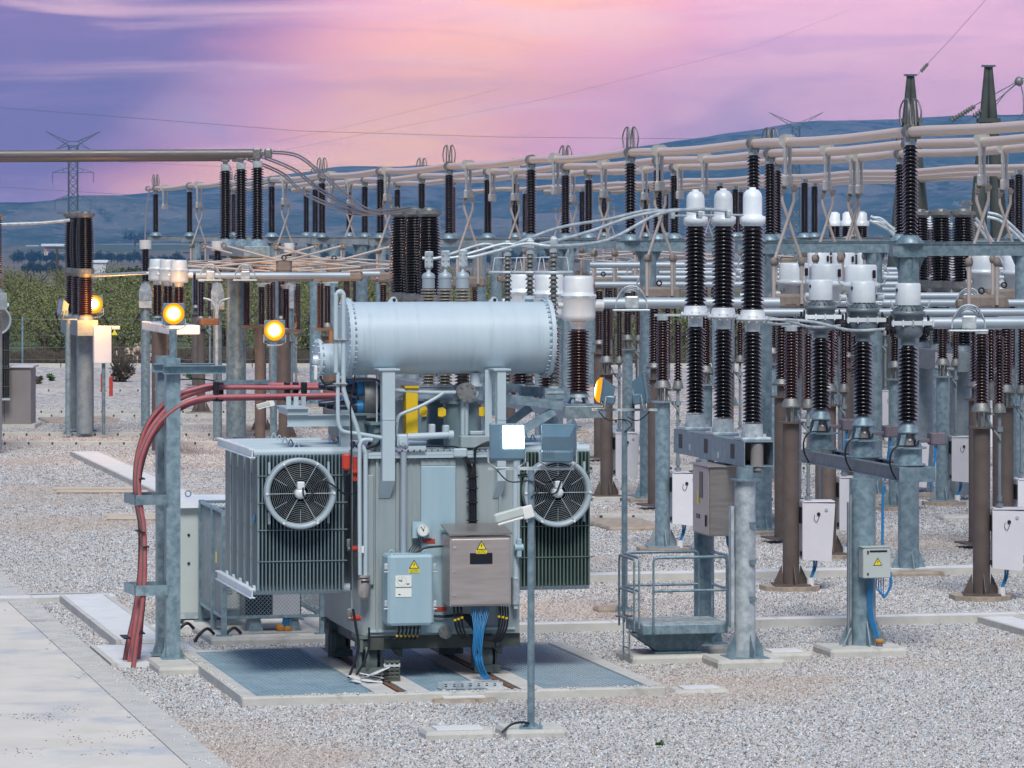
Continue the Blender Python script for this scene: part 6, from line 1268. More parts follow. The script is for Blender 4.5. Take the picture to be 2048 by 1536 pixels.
# the three front current transformers with straight white caps
def ct_front(a):
    m = M(); m.cyl((0, 0, 0), (0, 0, .025), .27, None, 28); m.cyl((0, 0, .025), (0, 0, .30), .215, None, 28); m.cyl((0, 0, .30), (0, 0, .325), .29, None, 28); m.obj('base_ring', 'galvanised', a)
    m = M()
    for i in range(4): g_ = i * 1.571 + .785; m.bar((.21 * math.cos(g_), .21 * math.sin(g_), .32), (.12 * math.cos(g_), .12 * math.sin(g_), .60), .075, .03)
    m.cyl((0, 0, .58), (0, 0, .60), .17, None, 20); m.lathe((0, 0, .60), [(.165, 0), (.14, .08), (.115, .15), (.11, .17)], 20); ft = m.obj('foot', 'galvanised', a)
    m = M(); m.cyl((0, 0, .36), (0, 0, .58), .09, None, 16); m.obj('secondary_housing', 'taupe_paint', ft); m = M(); m.cyl((0, -.1, .46), (0, -.085, .46), .02, None, 10); m.obj('test_tap', 'white_plastic', ft)
    m = M(); m.box(.12, .36, -.04, .04, .40, .47, 0, .01); m.box(.34, .58, -.11, .11, .36, .58, 0, .02); m.box(.44, .455, -.115, .115, .355, .585); m.obj('terminal_box', 'purple_grey', a)
    m = M(); m.tube([(.42, -.05, .36), (.40, -.06, .1), (.36, -.07, -.2), (.34, -.08, -.42)], .012, 6, 4); m.tube([(.45, -.05, .36), (.42, -.06, .1), (.38, -.07, -.2), (.34, -.08, -.45)], .012, 6, 4); m.obj('blue_lead', 'cable_blue', a)
    m = M(); m.tube([(.12, -.16, .45), (.05, -.22, .36), (-.12, -.26, .36), (-.28, -.26, .34), (-.36, -.24, .18), (-.34, -.2, -.05), (-.24, -.2, -.28)], .015, 6, 6); m.obj('earth_lead', 'rubber_black', a)
    m = M(); m.cyl((0, 0, .77), (0, 0, .83), .088, None, 16); m.sheds((0, 0, 0), .80, 2.14, .105, .165, .070, 26); m.cyl((0, 0, 2.14), (0, 0, 2.16), .092, None, 16); m.obj('porcelain', 'porcelain_dark', a)
    m = M(); m.cyl((0, 0, 2.16), (0, 0, 2.27), .12, .115, 20); m.lathe((0, 0, 2.27), [(.115, 0), (.18, .02), (.23, .10), (.24, .20), (.235, .42), (.26, .43), (.27, .50), (.20, .51)], 30)
    for i in range(16): g_ = i * .3927; m.bar((.17 * math.cos(g_), .17 * math.sin(g_), 2.86), (.24 * math.cos(g_), .24 * math.sin(g_), 2.79), .012, .05)
    m.cyl((0, 0, 2.78), (0, 0, 2.88), .195, .17, 28); hd = m.obj('head', 'head_grey', a)
    m = M(); m.box(-.34, .34, -.245, -.235, 2.52, 2.60, 0, .005)
    for i in range(3):
        for s_ in (-1, 1): m.box(s_ * .32 * (i / 2.0) - .012 if i else -.012, s_ * .32 * (i / 2.0) + .012 if i else .012, -.26, -.246, 2.50, 2.62)
    m.obj('primary_bar', 'white_cap', hd)
    m = M()
    for sx in (-1, 1):
        m.cyl((sx * .22, 0, 2.50), (sx * .36, 0, 2.50), .06, None, 14); m.cyl((sx * .27, -.12, 2.44), (sx * .27, .12, 2.44), .035, None, 10); m.cyl((sx * .33, 0, 2.34), (sx * .33, 0, 2.66), .02, None, 8); m.box(sx * .26 - .03, sx * .26 + .03, -.1, .1, 2.36, 2.42); m.cyl((sx * .3, -.06, 2.32), (sx * .3, -.06, 2.7), .014, None, 6); m.box(sx * .34 - .04, sx * .34 + .04, -.09, -.03, 2.42, 2.48, 0, .01)
    m.obj('clamp_hardware', 'rubber_black', hd)
    m = M(); m.lathe((0, 0, 2.88), [(.19, 0), (.193, .02), (.193, .37), (.18, .395), (0, .40)], 40); cp = m.obj('white_cap', 'white_cap', hd)
    m = M(); m.box(-.205, -.18, -.06, -.02, 3.12, 3.18); m.obj('level_gauge', 'black_panel', hd)
    m = M()
    for sx in (-1, 1): m.tube([(sx * .21, -.1, 2.86), (sx * .27, -.12, 2.84), (sx * .31, -.12, 2.94), (sx * .29, -.12, 2.97)], .010, 5, 4)
    m.obj('lifting_hooks', 'galvanised_light', hd)
mat('purple_grey', (.13, .11, .14), .6, 0, (.17, .15, .18), 4, .5); mat('head_grey', (.13, .17, .20), .45, .15, (.18, .22, .25), 4, .5)
b = W(1816, 930, 52.6); zc = b.z
cts = row('current_transformer', '', 'current transformer', (b.x, b.y), 3, U * 1.93, zc, ct_front, 'front current transformers with plain white caps', ['nearest white capped current transformer, on the right end of its beam', 'middle white capped current transformer above the round pole', 'farthest white capped current transformer, next to the breaker'])
q = Fr((b.x, b.y, 0)); t = thing('equipment_stand', 'slanting galvanised twin channel beam on a mottled round pole under the white capped transformers', 'steel frame', (b.x, b.y, 0), YAW); L0, L1 = -.38, 4.15
m = M()
for x in (-.19, .19):
    for zz in (zc - .19, zc - .02): m.box(x - .05, x + .05, L0, L1, zz, zz + .012)
    m.box(x - .006, x + .006, L0, L1, zc - .1775, zc - .0205)
for y in (L0 + .9, 1.0, 2.9, 3.9): m.box(-.18, .18, y - .03, y + .03, zc - .12, zc - .06)
m.box(-.25, .25, L0 - .012, L0 - .001, zc - .20, zc - .01, 0, .003); m.obj('beam', 'galvanised', t)
m = M()
for i in range(3): m.box(.15, .27, 1.93 * i + .1, 1.93 * i + .3, zc - .02, zc + .0); m.box(.12, .20, 1.93 * i - .3, 1.93 * i - .15, zc - .14, zc - .02)
m.obj('vibration_pads', 'rubber_black', t)
pp_ = Fr((b.x, b.y, 0)); pb = G(1725, 1292, .1); lp_ = Matrix.Rotation(-YAW, 3, 'Z') @ Vector((pb.x - b.x, pb.y - b.y, 0)); x, y = lp_.x, lp_.y
m = M(); m.cyl((x, y, .1), (x, y, zc - .20), .175, None, 36); po = m.obj('pole', 'galvanised', t)
m = M(); m.box(x - .3, x + .3, y - .3, y + .3, .09, .11)
for g_ in range(4):
    Q = Matrix.Rotation(g_ * math.pi / 2, 3, 'Z'); m.add([Vector((x, y, 0)) + Q @ Vector((a, yy, z)) for yy in (-.007, .007) for a, z in [(.17, .11), (.32, .11), (.32, .17), (.19, .44)]], [(0, 1, 2, 3), (7, 6, 5, 4), (0, 4, 5, 1), (1, 5, 6, 2), (2, 6, 7, 3), (3, 7, 4, 0)])
m.obj('gusset_plates', 'galvanised', po)
JB = M(); JB.box(x - .10 - .02, x + .26, y - .40, y - .2, 1.03, 1.43, 0, .01); jb = JB.obj('junction_box', 'cabinet_grey', t); m = M(); m.box(x - .13, x + .27, y - .41, y - .19, 1.432, 1.44); m.obj('lid', 'cabinet_grey', jb)
warning_sign(jb, Vector((x + .08, y - .401, 1.25)), .12, False); m = M(); m.box(x - .03, x + .21, y - .404, y - .4005, 1.37, 1.395); nm = m.obj('name_strip', 'rubber_black', jb); m = M(); m.box(x - .065, x - .045, y - .41, y - .4005, 1.35, 1.39); m.box(x - .065, x - .045, y - .41, y - .4005, 1.07, 1.10); m.obj('lock', 'rubber_black', jb)
for i in range(4): m = M(); m.tube([(x + .0 + i * .02, y - .3, 1.03), (x + .0 + i * .02, y - .24, .85), (x + .01 + i * .02, y - .22, .55), (x + .06 + i * .018, y - .24, .35), (x + .13 + i * .012, y - .26, .16)], .008, 6, 5); m.obj('blue_lead', 'cable_blue', t)
for i in range(4): m = M(); m.tube([(x + .1 + i * .03, y - .3, 1.03), (x + .10 + i * .03, y - .3, .88 - i * .01), (x + .2, y - .3, .80 - i * .015), (x + .28 + i * .008, y - .3, .92), (x + .27 + i * .008, y - .3, 1.1)], .008, 6, 5); m.obj('blue_lead', 'cable_blue', t)
for i in range(2): m = M(); m.tube([(x + .23 + i * .015, y - .12, 1.44), (x + .24 + i * .015, y - .10, 2.0), (x + .26 + i * .02, y - .08, zc - .3)], .012, 6, 3); m.obj('blue_lead', 'cable_blue', t)
m = M(); m.cyl((x + .15, y - .26, .11), (x + .15, y - .26, .17), .045, None, 12); m.obj('duct_stub', 'purple_grey', t); m = M(); m.lathe((x + .15, y - .26, .17), [(.05, 0), (.065, .02), (.05, .045), (.02, .05)], 12); m.obj('foam_plug', 'orange_foam', t)
m = M(); m.box(x - .23, x - .18, y - .1, y - .04, .1, zc - .5); m.tube([(x - .2, y - .12, zc - .4), (x - .205, y - .13, .5), (x - .22, y - .16, .35), (x - .33, y - .2, .12)], .014, 6, 3); m.obj('earth_conduit', 'galvanised_dull', t)
pad('square concrete footing of the mottled pole', 1645, 1808, 1285, 1316, .12, dep=.85)
# round sign headed transformers in the background
def ct_mid(a):
    m = M(); m.sheds((0, 0, 0), -1.3, -.1, .12, .18, .055, 20); m.obj('porcelain', 'porcelain_dark', a); m = M(); m.lathe((0, 0, 0), [(.14, -.1), (.25, -.05), (.26, .25), (.33, .28), (.33, .34), (.27, .36)], 30); hd = m.obj('head', 'head_white', a)
    m = M(); m.lathe((0, 0, .36), [(.27, 0), (.27, .27), (.25, .30), (0, .305)], 36); m.obj('white_cap', 'white_cap', hd); m = M(); m.box(.12, .18, -.28, -.24, .43, .57, 0, .02); m.obj('level_gauge', 'black_panel', hd)
    m = M()
    for sx in (-1, 1): m.tube([(sx * .3, -.05, .33), (sx * .38, -.05, .33), (sx * .41, -.05, .41)], .015, 6, 3)
    m.cyl((-.4, 0, .1), (-.27, 0, .1), .06); m.cyl((.27, 0, .1), (.4, 0, .1), .06); m.obj('terminals', 'galvanised_light', hd)
    m = M(); m.cyl((0, 0, -1.3), (0, 0, -4.1), .13, None, 14); m.obj('pole', 'galvanised', a)
for k, (px, py, Y, w) in enumerate(((1722, 607, 68, 'large'), (1738, 563, 92, 'small'))):
    b = W(px, py + 0, Y); row('current_transformer', '', 'current transformer', (b.x, b.y), 3, U * 1.95, b.z, ct_mid, w + ' background transformers with oval gauge', ['rightmost of the %s background white caps with black oval gauge' % w, 'middle of the %s background white caps with black oval gauge' % w, 'leftmost of the %s background white caps with black oval gauge' % w])
b = W(2034, 577, 80); row('current_transformer', '', 'current transformer', (b.x, b.y), 2, U * 1.95, b.z, ct_mid, 'white caps at the right edge', ['white capped transformer cut by the right picture edge', 'white capped transformer just inside the right picture edge'])
def mini(label, px, py0, py1, py2, Y, top='white_cap', rpx=10):
    k = Y / F; b = W(px, py1, Y); t = thing('voltage_transformer', label, 'voltage transformer', (b.x, b.y, 0), YAW * .5, 'single voltage transformers'); z = lambda p: H - (p - HZ) * k
    m = M(); m.cyl((0, 0, z(py0) - .25), (0, 0, z(py0)), rpx * k * 1.2, None, 20); m.obj('white_cap', top, t); m = M(); m.sheds((0, 0, 0), z(py1), z(py0) - .25, rpx * k * .55, rpx * k * .9, .06, 16); m.obj('porcelain', 'porcelain_dark', t)
    m = M(); r = rpx * k * 1.3; m.lathe((0, 0, z(py1)), [(r, -.55), (r, -.28), (r * .5, 0)], 4, smooth=False); m.box(-r, r, -r, r, z(py1) - .75, z(py1) - .56); m.obj('tank', 'galvanised_light', t); m = M(); m.cyl((0, 0, .1), (0, 0, z(py1) - .75), r * .7, None, 14); m.obj('pole', 'galvanised', t)
mini('voltage transformer with boxy tank left of the big left pole', 435, 482, 562, 0, 106); mini('voltage transformer with white cap left of the clustered heads', 291, 480, 562, 0, 112); mini('voltage transformer with white cap behind the brightest amber lamp', 578, 486, 562, 0, 110, 'white_cap', 9)
m = M(); p = W(435, 600, 106); m.tube([(p.x, p.y - .3, p.z - .1), (p.x, p.y - .3, p.z - .8), (p.x, p.y - .3, p.z - 1.9)], .05, 8); m.tube([(p.x - .35, p.y - .3, p.z + .05), (p.x - .1, p.y - .3, p.z - .05), (p.x, p.y - .3, p.z - .45)], .03, 6, 4); m.tube([(p.x + .35, p.y - .3, p.z + .05), (p.x + .1, p.y - .3, p.z - .05), (p.x, p.y - .3, p.z - .45)], .03, 6, 4)
tag(m.obj('cable_conduit', 'galvanised_light'), 'forked pale cable conduit below the boxy transformer tank', 'conduit')
# ================================================================ CIRCUIT BREAKERS
def breaker_pole(a, h1, h2, head):   # local origin on top of the frame beam
    m = M(); m.box(-.20, .20, -.20, .20, 0, .04, 0, .01); m.lathe((0, 0, .04), [(.14, 0), (.13, .17)], 24)
    for i in range(8): g_ = i * .785; m.cyl((.17 * math.cos(g_), .17 * math.sin(g_), .03), (.17 * math.cos(g_), .17 * math.sin(g_), .08), .016, None, 6)
    m.obj('foot', 'galvanised_light', a); m = M(); m.sheds((0, 0, 0), .23, .23 + h1, .088, .128, .048, 26); m.obj('lower_porcelain', 'porcelain_dark', a)
    z = .23 + h1; m = M(); m.lathe((0, 0, z), [(.10, 0), (.10, .13), (.12, .14), (.21, .145), (.215, .17), (.165, .185), (.155, .26), (.14, .29)], 32); m.box(.14, .42, -.05, .05, .145 + z, .165 + z)
    for i in range(12): g_ = i * .5236; m.cyl((.19 * math.cos(g_), .19 * math.sin(g_), z + .12), (.19 * math.cos(g_), .19 * math.sin(g_), z + .2), .014, None, 6)
    m.obj('middle_flange', 'white_cap', a); z += .29; m = M(); m.sheds((0, 0, 0), z, z + h2, .112, .153, .050, 28); m.obj('upper_porcelain', 'porcelain_dark', a); z += h2
    m = M(); m.lathe((0, 0, z), [(.14, 0), (.14, .02), (.165, .03), (.17, .12), (.13, .135), (.125, .15), (.125, .36), (.115, .42), (.08, .465), (.045, .475), (.045, .50), (0, .50)], 32); hd = m.obj('head', 'white_cap', a); m = M(); m.box(-.36, -.1, -.05, .05, z + .13, z + .155, 0, .004); m.box(-.36, -.3, -.06, .06, z + .1, z + .2, 0, .01); m.obj('upper_terminal', 'galvanised_light', hd)
    return z + .5
b = W(1505, 880, 51.7); fz = b.z; cb = thing('circuit_breaker', 'large three column circuit breaker with white domed heads and stainless cabinet', 'circuit breaker', (b.x, b.y, 0), YAW)
zt_ = fz; ub = .63 * 1.42; h1 = (H - (663 - HZ) * 51.7 / F) - fz - .23; h2 = (H - (452 - HZ) * 51.7 / F) - fz - .23 - h1 - .29
for i in range(3):
    a = thing('x', None, None); a.name = 'breaker_column'; a.parent = cb; a.location = (0, 1.38 * i, fz)
    if i == 0: a0 = a; topz = breaker_pole(a, h1, h2, 1)
    else:
        for ch in list(a0.children):
            c = ch.copy(); scene.collection.objects.link(c); c.parent = a
            for g_ in ch.children: d = g_.copy(); scene.collection.objects.link(d); d.parent = a
m = M(); x0, x1, y0, y1, z0_, z1_ = -.20, .20, -.30, 3.15, fz - .33, fz - .002
m.box(x0, x0 + .012, y0, y1, z0_, z1_, 0); m.box(x1 - .012, x1, y0, y1, z0_, z1_); m.box(x0 + .0125, x1 - .0125, y0, y1, z1_ - .012, z1_); m.box(x0 + .0125, x1 - .0125, y0, y1, z0_, z0_ + .012); fb = m.obj('frame_beam', 'galvanised', cb)
m = M()
for i in range(3): m.box(x0 - .003, x0 - .0005, .15 + i * 1.28, .33 + i * 1.28, z0_ + .08, z0_ + .27)
m.obj('slot_pattern', 'rubber_black', fb); m = M(); m.cyl((.0, -.2, z0_ - .05), (.0, -.2, z1_ - .03), .085, None, 18); m.cyl((0, -.2, z0_ - .05), (0, -.2, z0_ - .08), .06, None, 14); m.obj('gas_cylinder', 'taupe_paint', cb)
m = M()
for i, (yy, zz) in enumerate(((.9, .05), (2.3, .08))): m.box(x0 - .003, x0 - .0005, yy, yy + .06, z0_ + zz, z0_ + zz + .08)
m.obj('label_plate', 'white_cap', fb)
for px, py, yl_ in ((1490, 1314, 0), (1408, 1285, 2.4)):
    Q = Matrix.Rotation(-YAW, 3, 'Z'); g0 = G(px, py, .12); l = Q @ Vector((g0.x - b.x, g0.y - b.y, 0)); m = M(); m.cyl((l.x, l.y, .12), (l.x, l.y, z0_ - .16), .135, None, 30); lg = m.obj('leg', 'galvanised_light' if yl_ == 0 else 'galvanised', cb)
    m = M(); m.cyl((l.x, l.y, z0_ - .17), (l.x, l.y, z0_ - .15), .2, None, 24); m.cyl((l.x, l.y, z0_ - .15), (l.x, l.y, z0_ - .002), .11, None, 20); m.box(l.x - .26, l.x + .26, l.y - .26, l.y + .26, .11, .13)
    for g_ in range(4):
        K = Matrix.Rotation(g_ * math.pi / 2 + .2, 3, 'Z'); m.add([Vector((l.x, l.y, 0)) + K @ Vector((a, yy, z)) for yy in (-.006, .006) for a, z in [(.13, .13), (.27, .13), (.25, .25), (.15, .42)]], [(0, 1, 2, 3), (7, 6, 5, 4), (0, 4, 5, 1), (1, 5, 6, 2), (2, 6, 7, 3), (3, 7, 4, 0)])
    m.obj('flange_and_gussets', 'galvanised', lg)
    if yl_ == 0:
        m = M(); m.box(l.x - .19, l.x - .15, l.y - .02, l.y + .1, .5, z0_ - .5); m.obj('conduit', 'galvanised_light', lg); m = M()
        for z in (.85, 1.32, 1.8): m.box(l.x + .02, l.x + .10, l.y - .16, l.y - .12, z, z + .06)
        m.obj('bracket_lugs', 'galvanised', lg)
# stainless cabinet hanging under the beam
Q = Fr((b.x, b.y, 0)); y0 = .45; c0, c1 = Q.X(1396, 1.15), Q.X(1470, 1.15); zt1, zb1 = Q.Z(1430, 932, .8), Q.Z(1430, 1072, .6)
m = M(); m.box(-.42, .12, .55, 1.35, zb1, zt1, 0, .006); kc = m.obj('control_cabinet', 'stainless_dark', cb); m = M(); m.box(-.45, .14, .52, 1.38, zt1 + .001, zt1 + .02); m.obj('roof_plate', 'stainless', kc)
m = M(); m.box(-.432, -.4205, .57, 1.33, zb1 + .02, zt1 - .02); dr = m.obj('door', 'stainless', kc)
m = M(); m.box(-.438, -.4325, .85, 1.0, zt1 - .42, zt1 - .08); m.box(-.438, -.4325, .98, 1.15, zt1 - .7, zt1 - .64); m.obj('window', 'black_panel', dr); m = M(); m.prism([(-.05, -.09), (.05, -.09), (0, .09)], 0, .003); o = m.obj('warning_sign', 'sign_yellow', dr); o.location = (-.44, 1.06, zt1 - .42); o.rotation_euler = (0, 0, R(90))
m = M(); m.box(-.45, -.433, .66, .69, zb1 + .12, zb1 + .27, 0, .005); m.obj('handle', 'rubber_black', dr); m = M(); m.box(-.15, .08, .8, 1.1, zt1 + .02, z0_ - .001); m.obj('hanger', 'galvanised', cb)
for i in range(6): m = M(); m.tube([(-.02 - .02 * i, .8, zb1), (-.01 - .015 * i, .8, zb1 - .18), (.03 + .012 * i, .75, zb1 - .45), (.03 + .012 * i, .7, 1.0), (.05 + .01 * i, .65, .6), (.09 + .006 * i, .6, .2)], .013, 6, 5); m.obj('blue_lead', 'cable_blue', cb)
pad('square concrete footing of the front breaker leg', 1420, 1560, 1312, 1339, .12, dep=.85); pad('concrete footing of the rear breaker leg behind the platform', 1385, 1470, 1283, 1310, .117, dep=.85)
# far breakers (same type, dark caps)
def far_breaker(label, px, py, Y, h1, h2, mid, step=1.42, base='galvanised_dull', lowz=None, bulge=1.16, caps='cast_fitting', group='circuit breakers in the background'):
    b = W(px, py, Y); t = thing('circuit_breaker', label, 'circuit breaker', (b.x, b.y, 0), YAW, group); a0 = None
    for i in range(3):
        a = thing('x', None, None); a.name = 'breaker_column'; a.parent = t; a.location = (0, step * i, b.z)
        if i == 0:
            m = M(); m.lathe((0, 0, 0), [(.24, 0), (.2, .1), (.17, .15)], 8); m.obj('foot', base, a); m = M(); m.sheds((0, 0, 0), .15, .15 + h1, .16, .22, .06, 22); m.obj('lower_porcelain', mid, a); z = .15 + h1
            m = M(); m.cyl((0, 0, z), (0, 0, z + .10), .18, .25, 24); m.cyl((0, 0, z + .10), (0, 0, z + .24), .245, None, 24); m.obj('middle_flange', caps, a); z += .24
            m = M(); m.sheds((0, 0, 0), z, z + h2, .16, .225, .055, 24, rmid=bulge); m.obj('upper_porcelain', 'porcelain_dark', a); z += h2; m = M(); m.cyl((0, 0, z), (0, 0, z + .06), .19, .24, 24); m.cyl((0, 0, z + .06), (0, 0, z + .13), .26, None, 24); m.lathe((0, 0, z + .13), [(.13, 0), (.12, .05), (0, .07)], 20); m.box(-.42, .0, -.06, .06, z + .13, z + .16); m.obj('head', caps, a)
            a0 = a
        else:
            for ch in list(a0.children): c = ch.copy(); scene.collection.objects.link(c); c.parent = a
    m = M(); m.box(-.28, .28, -.5, 2 * step + .5, b.z - .42, b.z - .002, 0, .01); m.obj('frame_beam', base, t); m = M(); m.cyl((0, .2, .1), (0, .2, b.z - .42), .22, None, 24); m.obj('leg', base, t); m = M(); m.cyl((0, 2 * step - .2, .1), (0, 2 * step - .2, b.z - .42), .22, None, 24); m.obj('leg', base, t)
    return t, b
lb_, b1 = far_breaker('far left three column breaker glowing amber from the lamp beside it', 171, 640, 108, 1.0, 1.36, 'porcelain_brown', 1.5)
m = M(); m.box(.15, .62, -.7, -.4, b1.z - 1.15, b1.z - .15, 0, .015); m.obj('control_cabinet', 'cabinet_pale', lb_); m = M(); m.box(.6, .86, -.65, -.5, b1.z - .25, b1.z - .15, 0, .02); m.obj('tube_lamp', 'white_plastic', lb_); m = M(); m.cyl((.42, -.55, .1), (.42, -.55, b1.z - 1.15), .05, None, 10); m.obj('conduit', 'galvanised', lb_)
mb_, b2 = far_breaker('tall three column breaker with bulging dark insulators rising behind the drum', 858, 763, 80, 1.35, 1.55, 'porcelain_dark', 1.42)
rb_, b3 = far_breaker('three column breaker with bulging dark insulators in the right background', 1926, 702, 83, 1.05, 1.33, 'porcelain_dark', 1.4)
m = M(); m.box(-.30, -.285, -.3, .9, b3.z - .38, b3.z - .05); m.obj('notice_plate', 'white_cap', rb_)
zz = W(1723, 425, 118).z; 
def far_heads(label, px, py, Y, group):
    b = W(px, py, Y); t = thing('circuit_breaker', label, 'circuit breaker', (b.x, b.y, 0), YAW, group)
    for i in range(3):
        a = thing('x', None, None); a.name = 'breaker_column'; a.parent = t; a.location = (0, 1.4 * i, b.z)
        m = M(); m.lathe((0, 0, 0), [(.24, -.45), (.25, -.3), (.18, -.28), (.17, -.06), (.08, 0), (0, 0)], 24); m.obj('head', 'white_cap', a); m = M(); m.sheds((0, 0, 0), -2.1, -.45, .16, .22, .06, 20); m.obj('upper_porcelain', 'porcelain_dark', a)
    m = M(); m.cyl((0, .3, .1), (0, .3, b.z - 2.1), .18); m.obj('leg', 'galvanised', t); m = M(); m.cyl((0, 2.5, .1), (0, 2.5, b.z - 2.1), .18); m.obj('leg', 'galvanised', t); m = M(); m.box(-.2, .2, -.3, 3.1, b.z - 2.4, b.z - 2.1); m.obj('frame_beam', 'galvanised', t)
far_heads('far breaker with three small white domed heads right of centre', 1723, 423, 125, 'far white headed breakers'); far_heads('far breaker with white domed heads behind the right gantry insulators', 1885, 421, 98, 'far white headed breakers')
eb_, b4 = far_breaker('breaker column cut by the left picture edge', -12, 585, 100, .1, 1.35, 'porcelain_dark', 1.4, bulge=1.0)
# ================================================================ LEFT ARRESTER GROUP + TOP TUBES
b = W(515, 492, 104.5); t = thing('equipment_stand', 'thick grey round pole with short cross beam carrying three tall black insulators', 'steel frame', (b.x, b.y, 0), YAW)
m = M(); m.box(-.45, .25, -.5, 5.9, b.z - .27, b.z - .002, 0, .01); m.obj('beam', 'galvanised', t); g0 = G(482, 885, .1); 
m = M(); m.cyl((-.22, 2.2, .1), (-.22, 2.2, b.z - .27), .262, None, 36); m.obj('pole', 'galvanised', t); m = M(); m.box(-.35, .1, -.45, -.40, b.z - .3, b.z - .05); m.tube([(.2, -.4, b.z - .2), (.15, -.45, b.z - .5), (0, -.4, b.z - .6)], .03, 6, 4); m.obj('end_plate', 'galvanised', t)
TA_ = []
for i in range(3):
    q = Vector((b.x, b.y, b.z)) + U * (2.75 * i)
    a = thing('post_insulator', ['rightmost', 'middle', 'leftmost'][i] + ' tall black insulator under the left aluminium tubes', 'insulator', q, YAW, 'tall black insulators on the thick pole')
    m = M(); m.lathe((0, 0, 0), [(.30, 0), (.17, .17), (.13, .2)], 8); m.obj('base', 'galvanised', a); m = M(); m.sheds((0, 0, 0), .2, 2.05, .11, .175, .066, 20); m.obj('porcelain', 'porcelain_dark', a); m = M(); m.cyl((0, 0, 2.05), (0, 0, 2.22), .125, None, 18); m.box(-.06, .06, -.06, .06, 2.22, 2.30); m.obj('cap', 'galvanised_light', a)
    z = 2.42 + .0; tt = thing('busbar_tube', ['upper front', 'middle', 'lower rear'][i] + ' wide aluminium tube entering from the left edge', 'busbar', q + Vector((0, 0, 2.42)), YAW * .1, 'aluminium tubes at the upper left'); m = M(); m.cyl((-11, -.2, -.06), (.12, 0, 0), .115, None, 24); m.obj('tube', 'tube_taupe', tt)
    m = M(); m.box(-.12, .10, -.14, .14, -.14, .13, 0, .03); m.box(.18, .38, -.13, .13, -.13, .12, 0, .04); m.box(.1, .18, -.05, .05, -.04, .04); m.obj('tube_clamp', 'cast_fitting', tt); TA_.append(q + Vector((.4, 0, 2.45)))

def cond(label, pts, r=.022, twin=.0, mt='galvanised_light', group='flexible conductors'):
    t = None; m = M()
    for k in ((0,) if not twin else (-twin, twin)): m.tube([Vector(p) + Vector((k * .3, k, k)) for p in pts], r, 7, 7)
    return tag(m.obj('flexible_conductor', mt), label, 'conductor', group)
tops = [Vector((b2.x, b2.y, 0)) + U * (1.42 * i) + Vector((-.35, 0, b2.z + 1.35 + .15 + .24 + 1.55 + .17)) for i in range(3)]
for i in range(3):
    s_, e_ = TA_[i], tops[i]; P = [s_]
    for px, py, f in (((596, 312, .25), (648, 352, .5), (700, 396, .72), (748, 424, .88)), ((585, 338, .3), (632, 374, .5), (684, 406, .72), (736, 427, .88)), ((560, 345, .28), (602, 382, .5), (655, 408, .7), (716, 428, .88)))[i]: P.append(W(px, py, s_.y + (e_.y - s_.y) * f))
    P.append(e_); cond(['uppermost', 'middle', 'lowest'][i] + ' twin cable sagging from the left tubes to the bulging insulators', P, .021, .028, 'cast_fitting', 'twin cables to the bulging insulators')
# conductors from the bushings via the slim arresters to the breaker
RT = Matrix.Rotation(YAW, 3, 'Z')
ends = [Vector((b.x, b.y, 0)) for b in ()]
bb = W(1505, 880, 51.7); brk = [Vector((bb.x, bb.y, 0)) + U * (1.38 * i) + RT @ Vector((-.34, 0, fz + .23 + h1 + .29 + h2 + .19)) for i in range(3)]
for i in range(3):
    X, yl, z = HB[i]; s_ = T.o + RT @ Vector((X, yl, z)); ap = AR[i]; mid = T.o + RT @ T.pt(ap[0], 492 + i * 0, ap[1]); e_ = brk[i]
    s_.z -= .03; d = e_ - mid; P = [s_ + Vector((-.08, 0, 0)), s_ + Vector((.12, 0, 0)), s_.lerp(mid, .35) + Vector((0, 0, .02)), s_.lerp(mid, .7) + Vector((0, 0, .07)), mid, mid + d * .3 + Vector((0, 0, .10 - .08 * (2 - i))), mid + d * .6 + Vector((0, 0, .14 - .03 * i)), mid + d * .85 + Vector((0, 0, .09)), e_]
    cond(['front', 'middle', 'rear'][i] + ' thick aluminium cable from bushing over slim arrester to breaker head', P, .022, 0, 'galvanised_light', 'thick cables from transformer to breaker')
cm = [Vector((bb.x, bb.y, 0)) + U * (1.38 * i) + RT @ Vector((.42, 0, fz + .23 + h1 + .155)) for i in range(3)]
for i in range(3):
    e_ = cts[i].location + RT @ Vector((-.29, 0, 1.79)); s_ = cm[i]; cond(['front', 'middle', 'rear'][i] + ' aluminium cable from breaker waist to its white capped transformer', [s_, s_ + (e_ - s_) * .3 + Vector((0, 0, -.0)), s_ + (e_ - s_) * .65 + Vector((0, 0, -.06)), e_], .020, 0, 'galvanised_light', 'cables from breaker to white capped transformers')
for lb, P in (('thin cable from the left edge to the far left breaker top', [W(-20, 449, 108), W(80, 446, 108), W(140, 440, 108)]), ('cable from far left breaker waist to the clustered white heads', [W(182, 551, 108), W(230, 549, 106), W(300, 546, 102)])): cond(lb, P, .045, 0, 'galvanised_light', 'far left cables')
cond('cable dropping from the far busbar end to the white cabinet head', [W(299, 380, 150), W(292, 420, 140), W(290, 480, 114)], .03, 0, 'cast_fitting', 'far left cables')
for i, (x0, y0_, x1, y1_) in enumerate(((1740, 437, 1850, 520), (1975, 430, 2048, 480), (1950, 440, 2030, 560), (1745, 440, 1800, 480))): cond(['first', 'second', 'third', 'fourth'][i] + ' curved cable hanging in the right background', [W(x0, y0_, 95), W((x0 + x1) / 2 - 8, (y0_ + y1_) / 2 - 16, 95), W(x1, y1_, 95)], .04, .05, 'galvanised_light', 'curved cables in the right background')
